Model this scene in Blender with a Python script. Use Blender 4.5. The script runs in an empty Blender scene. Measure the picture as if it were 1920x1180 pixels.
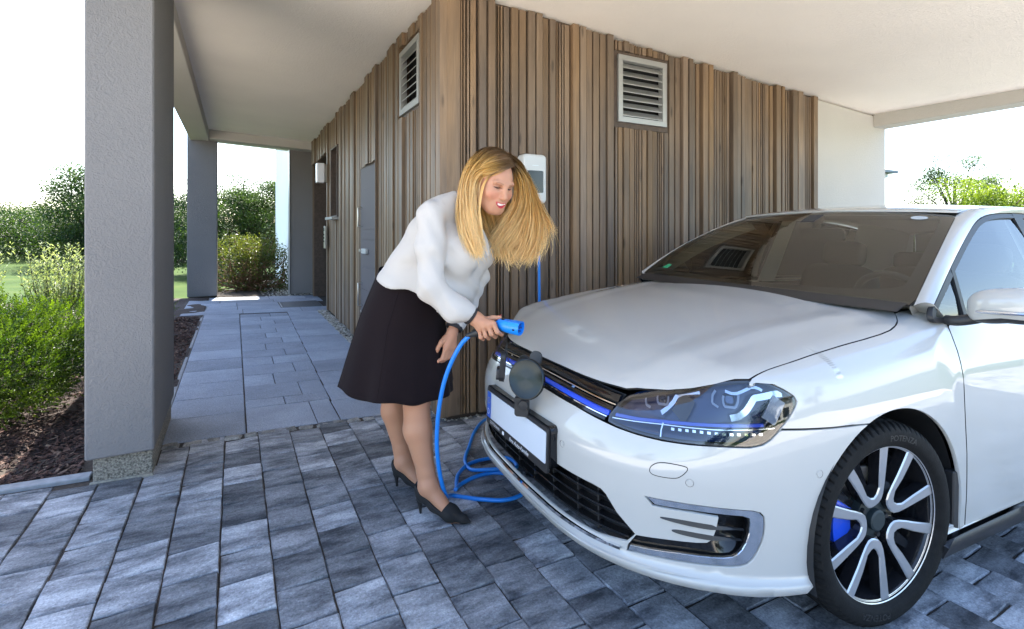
import bpy, bmesh, math, random
import numpy as np
from mathutils import Vector, Matrix, noise
from mathutils.geometry import delaunay_2d_cdt
R = random.Random(7)
SC = bpy.context.scene
COL = SC.collection
rad = math.radians

# ---------------------------------------------------------------- camera, sky, sun, exposure
S = 0.032                                   # fall of the paving towards +X
D2 = np.array([0.87929197, 0.47628315])     # (right, forward) of world +X
D1 = np.array([-0.47628315, 0.87929197])    # (right, forward) of world +Y
CAMP = np.array([-1.1966, -3.1124, 1.24])
cam_d = bpy.data.cameras.new('camera')
cam = bpy.data.objects.new('camera', cam_d)
COL.objects.link(cam)
cam_d.sensor_width = 36.0
cam_d.lens = 36.0 * 960.0 / 1920.0
cam_d.shift_y = -(590.0 - 430.0) / 1920.0
cam_d.clip_start = 0.05
cam_d.clip_end = 2000.0
cam.location = CAMP
cam.rotation_euler = (rad(90), 0, math.atan2(0.87929197, 0.47628315) - rad(90))
SC.camera = cam

SUN_EL, SUN_AZ = 57.0, -8.0                 # elevation; azimuth from +Y towards -X
wd = bpy.data.worlds.new('World'); SC.world = wd; wd.use_nodes = True
wn = wd.node_tree.nodes; wl = wd.node_tree.links
sky = wn.new('ShaderNodeTexSky'); sky.sky_type = 'NISHITA'; sky.sun_disc = False
sky.sun_elevation = rad(SUN_EL); sky.sun_rotation = rad(-SUN_AZ)
sky.air_density = 1.0; sky.dust_density = 1.1; sky.ozone_density = 1.0
wn['Background'].inputs[1].default_value = 0.15
wl.new(sky.outputs[0], wn['Background'].inputs[0])
sun_d = bpy.data.lights.new('sun', 'SUN'); sun_d.energy = 5.0; sun_d.angle = rad(0.53); sun_d.color = (1.0, 0.94, 0.84)
sun = bpy.data.objects.new('sun', sun_d); COL.objects.link(sun)
a_, e_ = rad(SUN_AZ), rad(SUN_EL)
SUNV = Vector((-math.sin(a_) * math.cos(e_), math.cos(a_) * math.cos(e_), math.sin(e_)))
sun.rotation_euler = SUNV.to_track_quat('Z', 'Y').to_euler()
sun.location = (-3, 12, 20)
SC.view_settings.view_transform = 'Standard'
SC.view_settings.look = 'None'
SC.view_settings.exposure = 2.42
SC.view_settings.gamma = 1.0
SC.view_settings.use_curve_mapping = False
SC.render.engine = 'CYCLES'
SC.cycles.max_bounces = 10
SC.cycles.diffuse_bounces = 5
SC.cycles.glossy_bounces = 5
SC.cycles.transparent_max_bounces = 24
SC.cycles.caustics_reflective = False
SC.cycles.caustics_refractive = False
SC.cycles.use_denoising = True

def fz(x): return -S * x                    # height of the paving
def cz(x, y): return 2.805 - 0.0557 * x + 0.007 * y   # height of the carport ceiling

# ---------------------------------------------------------------- helpers
def tag(o, label=None, cat=None, group=None, kind=None):
    if label: o['label'] = label
    if cat: o['category'] = cat
    if group: o['group'] = group
    if kind: o['kind'] = kind
    return o
def empty(name, loc=(0, 0, 0), rz=0.0, label=None, cat=None, group=None):
    o = bpy.data.objects.new(name, None); COL.objects.link(o)
    o.location = loc; o.rotation_euler = (0, 0, rz); o.empty_display_size = 0.1
    return tag(o, label, cat, group)
def link(name, me, parent=None):
    o = bpy.data.objects.new(name, me); COL.objects.link(o)
    if parent is not None: o.parent = parent
    return o
def mesh(name, verts, faces, mat, parent=None, smooth=False, normals=None, mats=None, mi=None, sharp=None):
    me = bpy.data.meshes.new(name)
    me.from_pydata([tuple(map(float, v)) for v in verts], [], [tuple(int(i) for i in f) for f in faces])
    for m in (mats or [mat]): me.materials.append(m)
    if mi is not None: me.polygons.foreach_set('material_index', np.array(mi, dtype=np.int32))
    if smooth: me.polygons.foreach_set('use_smooth', np.ones(len(me.polygons), dtype=bool))
    me.update()
    if normals is not None: me.normals_split_custom_set_from_vertices([tuple(map(float, n)) for n in normals])
    elif smooth and sharp: me.set_sharp_from_angle(angle=rad(sharp))
    return link(name, me, parent)
class MB:
    """collects simple shapes into one mesh"""
    def __init__(s): s.v = []; s.f = []
    def add(s, vs, fs):
        b = len(s.v); s.v += [tuple(v) for v in vs]; s.f += [tuple(i + b for i in f) for f in fs]; return s
    def box(s, x0, x1, y0, y1, z0, z1, tr=None):
        vs = [(x, y, z) for z in (z0, z1) for y in (y0, y1) for x in (x0, x1)]
        if tr: vs = [tr(v) for v in vs]
        return s.add(vs, [(0, 2, 3, 1), (4, 5, 7, 6), (0, 1, 5, 4), (2, 6, 7, 3), (0, 4, 6, 2), (1, 3, 7, 5)])
    def cbox(s, x0, x1, y0, y1, z0, z1, c=0.004, tr=None):
        """box with all edges chamfered by c"""
        bm = bmesh.new(); bmesh.ops.create_cube(bm, size=1.0)
        for v in bm.verts:
            v.co = Vector((x0 + (v.co.x + .5) * (x1 - x0), y0 + (v.co.y + .5) * (y1 - y0), z0 + (v.co.z + .5) * (z1 - z0)))
        bmesh.ops.bevel(bm, geom=bm.edges[:], offset=c, segments=1, affect='EDGES', profile=0.5)
        vs = [v.co.copy() for v in bm.verts]; bm.verts.index_update()
        fs = [[v.index for v in f.verts] for f in bm.faces]; bm.free()
        if tr: vs = [tr(v) for v in vs]
        return s.add(vs, fs)
    def tube(s, pts, r, n=8, caps=True, flat=None):
        pts = [Vector(p) for p in pts]; m = len(pts)
        rs = r if isinstance(r, (list, tuple)) else [r] * m
        up = None; vs = []
        for i, p in enumerate(pts):
            t = (pts[min(i + 1, m - 1)] - pts[max(i - 1, 0)]).normalized()
            if up is None:
                up = Vector((0, 0, 1)) if abs(t.z) < .9 else Vector((1, 0, 0))
            a = t.cross(up).normalized(); up = a.cross(t).normalized()
            for k in range(n):
                q = 2 * math.pi * k / n
                vs.append(p + (a * math.cos(q) + up * math.sin(q)) * rs[i])
        fs = []
        for i in range(m - 1):
            for k in range(n):
                k2 = (k + 1) % n
                fs.append((i * n + k, i * n + k2, (i + 1) * n + k2, (i + 1) * n + k))
        if caps: fs += [tuple(range(n))[::-1], tuple((m - 1) * n + k for k in range(n))]
        return s.add(vs, fs)
    def lathe(s, prof, n=48, tr=None, close=False):
        """profile (r, h) turned about the local z axis"""
        vs = []
        for r, h in prof:
            for k in range(n):
                q = 2 * math.pi * k / n
                vs.append((r * math.cos(q), r * math.sin(q), h))
        fs = []
        for i in range(len(prof) - 1):
            for k in range(n):
                k2 = (k + 1) % n
                fs.append((i * n + k, i * n + k2, (i + 1) * n + k2, (i + 1) * n + k))
        if tr: vs = [tr(v) for v in vs]
        return s.add(vs, fs)
    def prism(s, poly, h0, h1, tr=None):
        n = len(poly)
        vs = [(x, y, h0) for x, y in poly] + [(x, y, h1) for x, y in poly]
        if tr: vs = [tr(v) for v in vs]
        fs = [tuple(range(n))[::-1], tuple(range(n, 2 * n))]
        fs += [(k, (k + 1) % n, (k + 1) % n + n, k + n) for k in range(n)]
        return s.add(vs, fs)
    def obj(s, name, mat, parent=None, smooth=False, sharp=40):
        return mesh(name, s.v, s.f, mat, parent, smooth, sharp=sharp if smooth else None)
def catmull(P, n):
    """n samples per span through the points P"""
    P = np.array(P, float); m = len(P); out = []
    for i in range(m - 1):
        p0, p1, p2, p3 = P[max(i - 1, 0)], P[i], P[i + 1], P[min(i + 2, m - 1)]
        if i == 0: p0 = 2 * p1 - p2
        if i + 2 > m - 1: p3 = 2 * p2 - p1
        for k in range(n):
            t = k / n
            out.append(.5 * ((2 * p1) + (-p0 + p2) * t + (2 * p0 - 5 * p1 + 4 * p2 - p3) * t * t + (-p0 + 3 * p1 - 3 * p2 + p3) * t ** 3))
    out.append(P[-1]); return np.array(out)
def sm(a, b, x):
    t = min(1., max(0., (x - a) / (b - a))); return t * t * (3 - 2 * t)

# ---------------------------------------------------------------- materials
def newmat(name):
    m = bpy.data.materials.new(name); m.use_nodes = True
    nt = m.node_tree; return m, nt.nodes, nt.links, nt.nodes['Principled BSDF']
def setp(b, **k):
    al = dict(color='Base Color', rough='Roughness', metal='Metallic', coat='Coat Weight', coatr='Coat Roughness', spec='Specular IOR Level',
              trans='Transmission Weight', ior='IOR', sss='Subsurface Weight', sheen='Sheen Weight', emit='Emission Strength', emitc='Emission Color', alpha='Alpha')
    for a, v in k.items():
        if a in ('color', 'emitc') and len(v) == 3: v = (*v, 1)
        b.inputs[al[a]].default_value = v
def plain(name, color, rough=.5, var=0.0, scale=20.0, bump=0.0, bscale=80.0, **k):
    m, n, l, b = newmat(name); setp(b, color=color, rough=rough, **k)
    if var or bump:
        tc = n.new('ShaderNodeTexCoord')
    if var:
        t = n.new('ShaderNodeTexNoise'); t.inputs['Scale'].default_value = scale; t.inputs['Detail'].default_value = 5
        l.new(tc.outputs['Object'], t.inputs['Vector'])
        r = n.new('ShaderNodeValToRGB'); l.new(t.outputs[0], r.inputs[0])
        r.color_ramp.elements[0].position = .3; r.color_ramp.elements[1].position = .7
        r.color_ramp.elements[0].color = (*[c * (1 - var) for c in color], 1)
        r.color_ramp.elements[1].color = (*[min(1, c * (1 + var)) for c in color], 1)
        l.new(r.outputs[0], b.inputs['Base Color'])
    if bump:
        t2 = n.new('ShaderNodeTexNoise'); t2.inputs['Scale'].default_value = bscale; t2.inputs['Detail'].default_value = 4
        l.new(tc.outputs['Object'], t2.inputs['Vector'])
        bp = n.new('ShaderNodeBump'); bp.inputs['Strength'].default_value = bump; bp.inputs['Distance'].default_value = .01
        l.new(t2.outputs[0], bp.inputs['Height']); l.new(bp.outputs[0], b.inputs['Normal'])
    return m
def ramp(n, stops):
    r = n.new('ShaderNodeValToRGB'); e = r.color_ramp.elements
    while len(e) < len(stops): e.new(.5)
    for i, (p, c) in enumerate(stops): e[i].position = p; e[i].color = (*c, 1)
    return r
def stucco(name, color, bscale=55., bump=.35, var=.06):
    m, n, l, b = newmat(name); setp(b, rough=.92, spec=.2)
    tc = n.new('ShaderNodeTexCoord')
    t = n.new('ShaderNodeTexNoise'); t.inputs['Scale'].default_value = 1.3; t.inputs['Detail'].default_value = 6; l.new(tc.outputs['Object'], t.inputs['Vector'])
    r = ramp(n, [(.3, [c * (1 - var) for c in color]), (.7, [c * (1 + var) for c in color])]); l.new(t.outputs[0], r.inputs[0]); l.new(r.outputs[0], b.inputs['Base Color'])
    t2 = n.new('ShaderNodeTexNoise'); t2.inputs['Scale'].default_value = bscale; t2.inputs['Detail'].default_value = 3; t2.inputs['Distortion'].default_value = 1.2
    l.new(tc.outputs['Object'], t2.inputs['Vector'])
    t3 = n.new('ShaderNodeTexNoise'); t3.inputs['Scale'].default_value = bscale * 3.2; t3.inputs['Detail'].default_value = 2; l.new(tc.outputs['Object'], t3.inputs['Vector'])
    mx = n.new('ShaderNodeMath'); mx.operation = 'MULTIPLY_ADD'; mx.inputs[1].default_value = .35; l.new(t3.outputs[0], mx.inputs[0]); l.new(t2.outputs[0], mx.inputs[2])
    bp = n.new('ShaderNodeBump'); bp.inputs['Strength'].default_value = bump; bp.inputs['Distance'].default_value = .012
    l.new(mx.outputs[0], bp.inputs['Height']); l.new(bp.outputs[0], b.inputs['Normal'])
    return m
def wood(name):
    m, n, l, b = newmat(name); setp(b, rough=.5, spec=.35)
    tc = n.new('ShaderNodeTexCoord'); oi = n.new('ShaderNodeObjectInfo')
    ad = n.new('ShaderNodeVectorMath'); ad.operation = 'MULTIPLY_ADD'
    cb = n.new('ShaderNodeCombineXYZ')
    for k in range(3): l.new(oi.outputs['Random'], cb.inputs[k])
    ad.inputs[1].default_value = (37, 53, 91); l.new(cb.outputs[0], ad.inputs[0]); l.new(tc.outputs['Object'], ad.inputs[2])
    mp = n.new('ShaderNodeMapping'); mp.inputs['Scale'].default_value = (22, 22, 1.15); l.new(ad.outputs[0], mp.inputs[0])
    t = n.new('ShaderNodeTexNoise'); t.inputs['Scale'].default_value = 1.6; t.inputs['Detail'].default_value = 8; t.inputs['Roughness'].default_value = .62; t.inputs['Distortion'].default_value = .8
    l.new(mp.outputs[0], t.inputs['Vector'])
    mp2 = n.new('ShaderNodeMapping'); mp2.inputs['Scale'].default_value = (5, 5, .9); l.new(ad.outputs[0], mp2.inputs[0])
    t2 = n.new('ShaderNodeTexNoise'); t2.inputs['Scale'].default_value = 1.4; t2.inputs['Detail'].default_value = 3; l.new(mp2.outputs[0], t2.inputs['Vector'])
    r1 = ramp(n, [(.25, (.080, .049, .030)), (.5, (.158, .102, .062)), (.75, (.265, .175, .108))]); l.new(t.outputs[0], r1.inputs[0])
    r2 = ramp(n, [(.35, (.130, .100, .076)), (.62, (.28, .182, .10))]); l.new(t2.outputs[0], r2.inputs[0])
    mx = n.new('ShaderNodeMixRGB'); mx.blend_type = 'MIX'; mx.inputs[0].default_value = .45; l.new(r1.outputs[0], mx.inputs[1]); l.new(r2.outputs[0], mx.inputs[2])
    # knots
    mpk = n.new('ShaderNodeMapping'); mpk.inputs['Scale'].default_value = (9, 9, 2.2); l.new(ad.outputs[0], mpk.inputs[0])
    vo = n.new('ShaderNodeTexVoronoi'); vo.inputs['Scale'].default_value = 1.0; l.new(mpk.outputs[0], vo.inputs['Vector'])
    rk = ramp(n, [(.05, (.35, .35, .35)), (.13, (1, 1, 1))]); l.new(vo.outputs['Distance'], rk.inputs[0])
    mk = n.new('ShaderNodeMixRGB'); mk.blend_type = 'MULTIPLY'; mk.inputs[0].default_value = .8; l.new(mx.outputs[0], mk.inputs[1]); l.new(rk.outputs[0], mk.inputs[2])
    hs = n.new('ShaderNodeHueSaturation'); l.new(mk.outputs[0], hs.inputs['Color'])
    mr = n.new('ShaderNodeMapRange'); mr.inputs[3].default_value = .76; mr.inputs[4].default_value = 1.18; l.new(oi.outputs['Random'], mr.inputs[0]); l.new(mr.outputs[0], hs.inputs['Value'])
    m7 = n.new('ShaderNodeMath'); m7.operation = 'MULTIPLY'; m7.inputs[1].default_value = 7.31; l.new(oi.outputs['Random'], m7.inputs[0])
    fr = n.new('ShaderNodeMath'); fr.operation = 'FRACT'; l.new(m7.outputs[0], fr.inputs[0])
    mr2 = n.new('ShaderNodeMapRange'); mr2.inputs[3].default_value = .80; mr2.inputs[4].default_value = 1.12; l.new(fr.outputs[0], mr2.inputs[0]); l.new(mr2.outputs[0], hs.inputs['Saturation'])
    l.new(hs.outputs[0], b.inputs['Base Color'])
    bp = n.new('ShaderNodeBump'); bp.inputs['Strength'].default_value = .25; bp.inputs['Distance'].default_value = .004; l.new(t.outputs[0], bp.inputs['Height']); l.new(bp.outputs[0], b.inputs['Normal'])
    return m
def paver_mat(name, dark, light, contrast=1.0, streak=(3.2, 16, 16), rnd=(0.62, 1.25), rough=.85, spec=.18, tint=None):
    m, n, l, b = newmat(name); setp(b, rough=rough, spec=spec)
    tc = n.new('ShaderNodeTexCoord'); oi = n.new('ShaderNodeObjectInfo')
    cb = n.new('ShaderNodeCombineXYZ')
    for k in range(3): l.new(oi.outputs['Random'], cb.inputs[k])
    ad = n.new('ShaderNodeVectorMath'); ad.operation = 'MULTIPLY_ADD'; ad.inputs[1].default_value = (71, 37, 13)
    l.new(cb.outputs[0], ad.inputs[0]); l.new(tc.outputs['Object'], ad.inputs[2])
    mp = n.new('ShaderNodeMapping'); mp.inputs['Scale'].default_value = streak; l.new(ad.outputs[0], mp.inputs[0])
    t = n.new('ShaderNodeTexNoise'); t.inputs['Scale'].default_value = 1.0; t.inputs['Detail'].default_value = 6; t.inputs['Roughness'].default_value = .68; t.inputs['Distortion'].default_value = .15
    l.new(mp.outputs[0], t.inputs['Vector'])
    mid = [(a + c) / 2 for a, c in zip(dark, light)]
    w = .17 / contrast
    r = ramp(n, [(.5 - w, dark), (.5, mid), (.5 + w, light)]); l.new(t.outputs[0], r.inputs[0])
    g = n.new('ShaderNodeTexNoise'); g.inputs['Scale'].default_value = 125; g.inputs['Detail'].default_value = 5; g.inputs['Roughness'].default_value = .75; l.new(ad.outputs[0], g.inputs['Vector'])
    rg = ramp(n, [(.30, (.52, .52, .52)), (.48, (.95, .95, .95)), (.58, (1.08, 1.08, 1.08)), (.72, (1.75, 1.75, 1.75))]); l.new(g.outputs[0], rg.inputs[0])
    mu = n.new('ShaderNodeMixRGB'); mu.blend_type = 'MULTIPLY'; mu.inputs[0].default_value = 1; l.new(r.outputs[0], mu.inputs[1]); l.new(rg.outputs[0], mu.inputs[2])
    hs = n.new('ShaderNodeHueSaturation'); l.new(mu.outputs[0], hs.inputs['Color'])
    m7 = n.new('ShaderNodeMath'); m7.operation = 'MULTIPLY'; m7.inputs[1].default_value = 5.77; l.new(oi.outputs['Random'], m7.inputs[0])
    fr = n.new('ShaderNodeMath'); fr.operation = 'FRACT'; l.new(m7.outputs[0], fr.inputs[0])
    mr = n.new('ShaderNodeMapRange'); mr.inputs[3].default_value = rnd[0]; mr.inputs[4].default_value = rnd[1]; l.new(fr.outputs[0], mr.inputs[0]); l.new(mr.outputs[0], hs.inputs['Value'])
    l.new(hs.outputs[0], b.inputs['Base Color'])
    m8 = n.new('ShaderNodeTexNoise'); m8.inputs['Scale'].default_value = 42; m8.inputs['Detail'].default_value = 4; l.new(ad.outputs[0], m8.inputs['Vector'])
    ma = n.new('ShaderNodeMath'); ma.operation = 'MULTIPLY_ADD'; ma.inputs[1].default_value = .6; l.new(g.outputs[0], ma.inputs[0]); l.new(m8.outputs[0], ma.inputs[2])
    bp = n.new('ShaderNodeBump'); bp.inputs['Strength'].default_value = .7; bp.inputs['Distance'].default_value = .006; l.new(ma.outputs[0], bp.inputs['Height']); l.new(bp.outputs[0], b.inputs['Normal'])
    return m
def leafmat(name, c0, c1, trans=.35, rough=.45):
    """leaf: tone per clump, shrub shading painted in, light shines through"""
    m, n, l, b = newmat(name); setp(b, rough=rough, spec=.3)
    at = n.new('ShaderNodeAttribute'); at.attribute_name = 'tone'
    r = ramp(n, [(0, c0), (1, c1)]); l.new(at.outputs['Fac'], r.inputs[0]); l.new(r.outputs[0], b.inputs['Base Color'])
    tr = n.new('ShaderNodeBsdfTranslucent')
    br = n.new('ShaderNodeMixRGB'); br.blend_type = 'MULTIPLY'; br.inputs[0].default_value = 1; br.inputs[2].default_value = (1.25, 1.3, .55, 1); l.new(r.outputs[0], br.inputs[1])
    l.new(br.outputs[0], tr.inputs[0])
    mx = n.new('ShaderNodeMixShader'); mx.inputs[0].default_value = trans
    l.new(b.outputs[0], mx.inputs[1]); l.new(tr.outputs[0], mx.inputs[2]); l.new(mx.outputs[0], n['Material Output'].inputs[0])
    return m
def glass_pane(name, tint, ior=1.5, gmin=0.0):
    m, n, l, b = newmat(name); n.remove(b)
    t = n.new('ShaderNodeBsdfTransparent'); t.inputs[0].default_value = (*tint, 1)
    g = n.new('ShaderNodeBsdfGlossy'); g.inputs['Roughness'].default_value = 0.0
    f = n.new('ShaderNodeFresnel'); f.inputs[0].default_value = ior
    fac = f.outputs[0]
    if gmin:
        ma = n.new('ShaderNodeMath'); ma.operation = 'MULTIPLY_ADD'; ma.inputs[1].default_value = 1 - gmin; ma.inputs[2].default_value = gmin; l.new(fac, ma.inputs[0]); fac = ma.outputs[0]
    mx = n.new('ShaderNodeMixShader'); l.new(fac, mx.inputs[0]); l.new(t.outputs[0], mx.inputs[1]); l.new(g.outputs[0], mx.inputs[2])
    l.new(mx.outputs[0], n['Material Output'].inputs[0]); return m
M = {}
M['wood'] = wood('brown_stained_wood')
M['wood_dark'] = plain('dark_stained_wood', (.075, .05, .036), .6, .25, 30)
M['stucco_grey'] = stucco('grey_render', (.168, .164, .166), 48, .5)
M['stucco_dark'] = stucco('taupe_render', (.20, .185, .175), 70, .3)
M['stucco_white'] = stucco('white_render', (.50, .475, .435), 60, .3, .03)
M['ceiling'] = stucco('pale_ceiling_render', (.91, .84, .755), 52, .42, .03)
M['paver'] = paver_mat('mottled_concrete_paver', (.080, .084, .094), (.345, .355, .375), 1.15, (4.5, 12, 12), (.45, 1.65))  # mottled grey, tone differs at random from stone to stone
M['slab'] = paver_mat('granite_look_slab', (.22, .245, .29), (.33, .365, .43), .8, (2, 2, 2), (.85, 1.12))
M['cobble'] = paver_mat('granite_cobble', (.14, .135, .125), (.34, .33, .31), 1.0, (14, 14, 14), (.7, 1.2))
M['joint'] = plain('joint_sand', (.035, .026, .019), .95, .4, 60, .4, 200)
M['kerb'] = plain('grey_concrete_kerb', (.24, .25, .265), .85, .15, 30, .2, 150)
M['plinth'] = plain('exposed_aggregate', (.22, .20, .165), .85, .75, 130, .9, 160)
M['alu'] = plain('brushed_aluminium', (.40, .40, .39), .40, metal=.55)
M['offwhite'] = plain('off_white_plastic', (.50, .51, .50), .35)
M['black'] = plain('black_plastic', (.018, .018, .019), .5)
M['blackgloss'] = plain('gloss_black', (.008, .008, .009), .08)
M['dark'] = plain('void_black', (.004, .004, .004), .9)
M['doorgrey'] = plain('grey_coated_steel', (.105, .092, .100), .6, spec=.2)
M['steel'] = plain('stainless_steel', (.62, .61, .60), .28, metal=1.0)
# ---------------------------------------------------------------- ground and far terrain
def to_cam(p):
    v = np.asarray(p, float) - CAMP
    r = v[0] * D2[0] + v[1] * D1[0]; f = v[0] * D2[1] + v[1] * D1[1]
    return r, f, v[2]
def pix(p):
    r, f, u = to_cam(p)
    if f < .05: return None
    return 960 + 960 * r / f, 430 - 960 * u / f
def inview(p, m=40):
    q = pix(p); return q is not None and -m < q[0] < 1920 + m and -m < q[1] < 1180 + m

gm, n, l, b = newmat('meadow_grass'); setp(b, rough=.9, spec=.1)
tc = n.new('ShaderNodeTexCoord'); t = n.new('ShaderNodeTexNoise'); t.inputs['Scale'].default_value = .9; t.inputs['Detail'].default_value = 9; l.new(tc.outputs['Object'], t.inputs['Vector'])
r = ramp(n, [(.3, (.018, .036, .006)), (.55, (.030, .056, .009)), (.75, (.050, .070, .015))]); l.new(t.outputs[0], r.inputs[0]); l.new(r.outputs[0], b.inputs['Base Color'])
M['grass'] = gm
vs, fs = [], []
NX = 60
gx = np.sinh(np.linspace(-5.2, 5.2, NX)) / math.sinh(5.2) * 700; gy = np.sinh(np.linspace(-5.2, 5.2, NX)) / math.sinh(5.2) * 700
def terr(x, y):
    d = math.hypot(x, y)
    return -0.24 - 0.004 * x * (1 - sm(5, 30, d)) + 0.35 * sm(9, 26, -x + y * .4) + .012 * max(0, d - 30)
for yy in gy:
    for xx in gx: vs.append((xx, yy, terr(xx, yy)))
for j in range(NX - 1):
    for i in range(NX - 1): fs.append((j * NX + i, j * NX + i + 1, (j + 1) * NX + i + 1, (j + 1) * NX + i))
tag(mesh('ground', vs, fs, gm, smooth=True), kind='structure')

# bed for the joints of the paving: one sloping sheet of dark sand
def sheet(name, x0, x1, y0, y1, dz, mat, parent=None, nx=1):
    xs = np.linspace(x0, x1, nx + 1); v = []; f = []
    for x in xs: v += [(x, y0, fz(x) + dz), (x, y1, fz(x) + dz)]
    for i in range(nx): f.append((2 * i, 2 * i + 2, 2 * i + 3, 2 * i + 1))
    return mesh(name, v, f, mat, parent)
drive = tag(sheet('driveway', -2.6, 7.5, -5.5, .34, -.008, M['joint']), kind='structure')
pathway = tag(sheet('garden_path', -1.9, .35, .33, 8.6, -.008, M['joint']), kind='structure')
fore = plain('pale_bounce_paving', (.66, .60, .51), .9, .12, 6, .2, 60)  # pale warm colour set high to bounce sunlight under the roof
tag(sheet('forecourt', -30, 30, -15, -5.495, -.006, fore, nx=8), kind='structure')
tag(sheet('yard_bounce_paving', -16, -2.61, -5.49, -.04, -.008, fore, nx=4), kind='structure')  # unseen sheet added to bounce light up to the left ceiling
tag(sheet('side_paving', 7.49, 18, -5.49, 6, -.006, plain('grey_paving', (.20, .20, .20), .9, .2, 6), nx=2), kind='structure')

# pavers of the driveway (shared meshes)
def paver_mesh(name, w, d, h, c, mat, seed, seg=3, jit=.0016):
    rr = random.Random(seed); mb = MB()
    def ring(inset, z, j):
        pts = []
        for side in range(4):
            for k in range(seg):
                t = k / seg
                x, y = [(-w / 2 + t * w, -d / 2), (w / 2, -d / 2 + t * d), (w / 2 - t * w, d / 2), (-w / 2, d / 2 - t * d)][side]
                x *= (w / 2 - inset) / (w / 2); y *= (d / 2 - inset) / (d / 2)
                pts.append((x + rr.uniform(-j, j), y + rr.uniform(-j, j), z + rr.uniform(-j, j) * .35))
        return pts
    nn = seg * 4
    a, b_, c_ = ring(0, -h, 0), ring(0, -c * 1.2, jit), ring(c, 0, jit * 1.3)
    vs = a + b_ + c_ + [(0, 0, .0003)]
    fs = []
    for k in range(nn):
        k2 = (k + 1) % nn
        fs += [(k, k2, nn + k2, nn + k), (nn + k, nn + k2, 2 * nn + k2, 2 * nn + k), (2 * nn + k, 2 * nn + k2, 3 * nn)]
    me = bpy.data.meshes.new(name); me.from_pydata(vs, [], fs); me.materials.append(mat); me.update(); return me
PW, PD = .1695, .192
pmeshes = [paver_mesh('paver', PW - .0045, PD - .0068, .06, .0036, M['paver'], i) for i in range(6)]
cand = []; stuff = MB()
for k in range(-4, 56):
    x = -1.923 + PW * (k + .5)
    off = .361 if k % 2 == 0 else .468
    for j in range(-14, 30):
        y = -off - PD * j + PD / 2
        if y > .235 or y < -5.4: continue
        if k <= 1 and y > -.14: continue
        if k == 2 and y > .02: continue
        cand.append((x, y))
cutp = []                                                     # pavers cut to fit along the kerb and the pillar foot
for k in range(-4, 3):
    x0 = -1.923 + PW * k; off = .361 if k % 2 == 0 else .468; lim = -.050 if x0 + PW < -1.79 else (-.098 if k < 2 else .225)
    ys_ = [-off - PD * j for j in range(-14, 30)]
    ymax = max(y + PD / 2 for (x, y) in cand if abs(x - (x0 + PW / 2)) < .01)
    xa, xb = (x0, x0 + PW) if k < 2 else (-1.545, x0 + PW)
    y = ymax
    while y < lim - .02: cutp.append((xa, xb, y, min(y + PD, lim))); y += PD
vis, hid = [], []
for (x, y) in cand:
    p = (x, y, fz(x))
    under_car = (.35 < x < 4.2 and -2.0 < y < -.62)
    if inview(p, 60) and not under_car: vis.append((to_cam(p)[1], x, y))
    else: hid.append((x, y))
vis.sort(); hid += [(x, y) for _, x, y in vis[275:]]
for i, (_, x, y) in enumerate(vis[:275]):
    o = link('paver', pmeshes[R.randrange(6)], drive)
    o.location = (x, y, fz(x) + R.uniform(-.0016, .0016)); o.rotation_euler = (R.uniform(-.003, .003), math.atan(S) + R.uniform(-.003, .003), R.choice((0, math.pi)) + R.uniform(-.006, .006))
for xa, xb, ya, yb in cutp:
    o = link('paver', paver_mesh('paver', xb - xa - .004, yb - ya - .0068, .06, .0036, M['paver'], R.random()), drive); o.location = ((xa + xb) / 2, (ya + yb) / 2, fz((xa + xb) / 2)); o.rotation_euler = (0, math.atan(S), 0)
bm = bmesh.new()
for (x, y) in hid:
    if x > 7.4 or x < -2.6: continue
    b0 = len(bm.verts); tmp = pmeshes[R.randrange(6)]
    bm.from_mesh(tmp); bm.verts.ensure_lookup_table()
    for v in bm.verts[b0:]: v.co += Vector((x, y, fz(x + v.co.x) + R.uniform(-.0003, .0003)))
me = bpy.data.meshes.new('paver_field'); bm.to_mesh(me); bm.free(); me.materials.append(M['paver'])
tag(link('paver_field', me, drive), kind='stuff')
# slabs cut along the path edge and pillar: narrow filler pavers
# path slabs
def slab(x0, x1, y0, y1):
    g = .0028; w, d = x1 - x0 - 2 * g, y1 - y0 - 2 * g
    me = paver_mesh('path_slab', w, d, .05, .0035, M['slab'], R.random(), seg=2, jit=.0008)
    o = link('path_slab', me, pathway); x = (x0 + x1) / 2
    o.location = (x, (y0 + y1) / 2, fz(x) + R.uniform(-.001, .001)); o.rotation_euler = (R.uniform(-.002, .002), math.atan(S), 0)
y = .30
while y < 5.12:
    slab(-1.572, -1.135, y, min(y + .405, 5.165)); y += .405
y = .30
xr = lambda yy: -.598 + .018 * (yy - .3)
i = 0
for d in (.46, .18, .36, .33, .33, .32, .31, .31, .31, .31, .31, .31, .31, .31, .31):
    if y > 5.0: break
    y1 = min(y + d, 5.165); sp = (-1.135 + .40, -1.135 + .25, -1.135 + .38, -1.135 + .22)[i % 4] if i else -1.135 + .40
    slab(-1.133, sp, y, y1); slab(sp, xr(y), y, y1); y = y1; i += 1
y = .30
while y < 5.1:
    d = R.choice((.41, .405)); y1 = min(y + d, 5.165); slab(xr(y) + .003, -.085, y, y1); y = y1
y = 5.17
for row in range(5):
    x = -1.86 - R.uniform(0, .3); d = .40
    while x < .1:
        w = R.choice((.6, .8, .8)); x0, x1 = max(x, -1.86), min(x + w, .16)
        if x1 - x0 > .06 and not (x1 > -.5 and row in (1, 2)) : slab(x0, x1, y, y + d)
        elif x1 > -.5 and row in (1, 2):
            if x0 < -.56: slab(x0, -.56, y, y + d)
        x += w
    y += d
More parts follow.
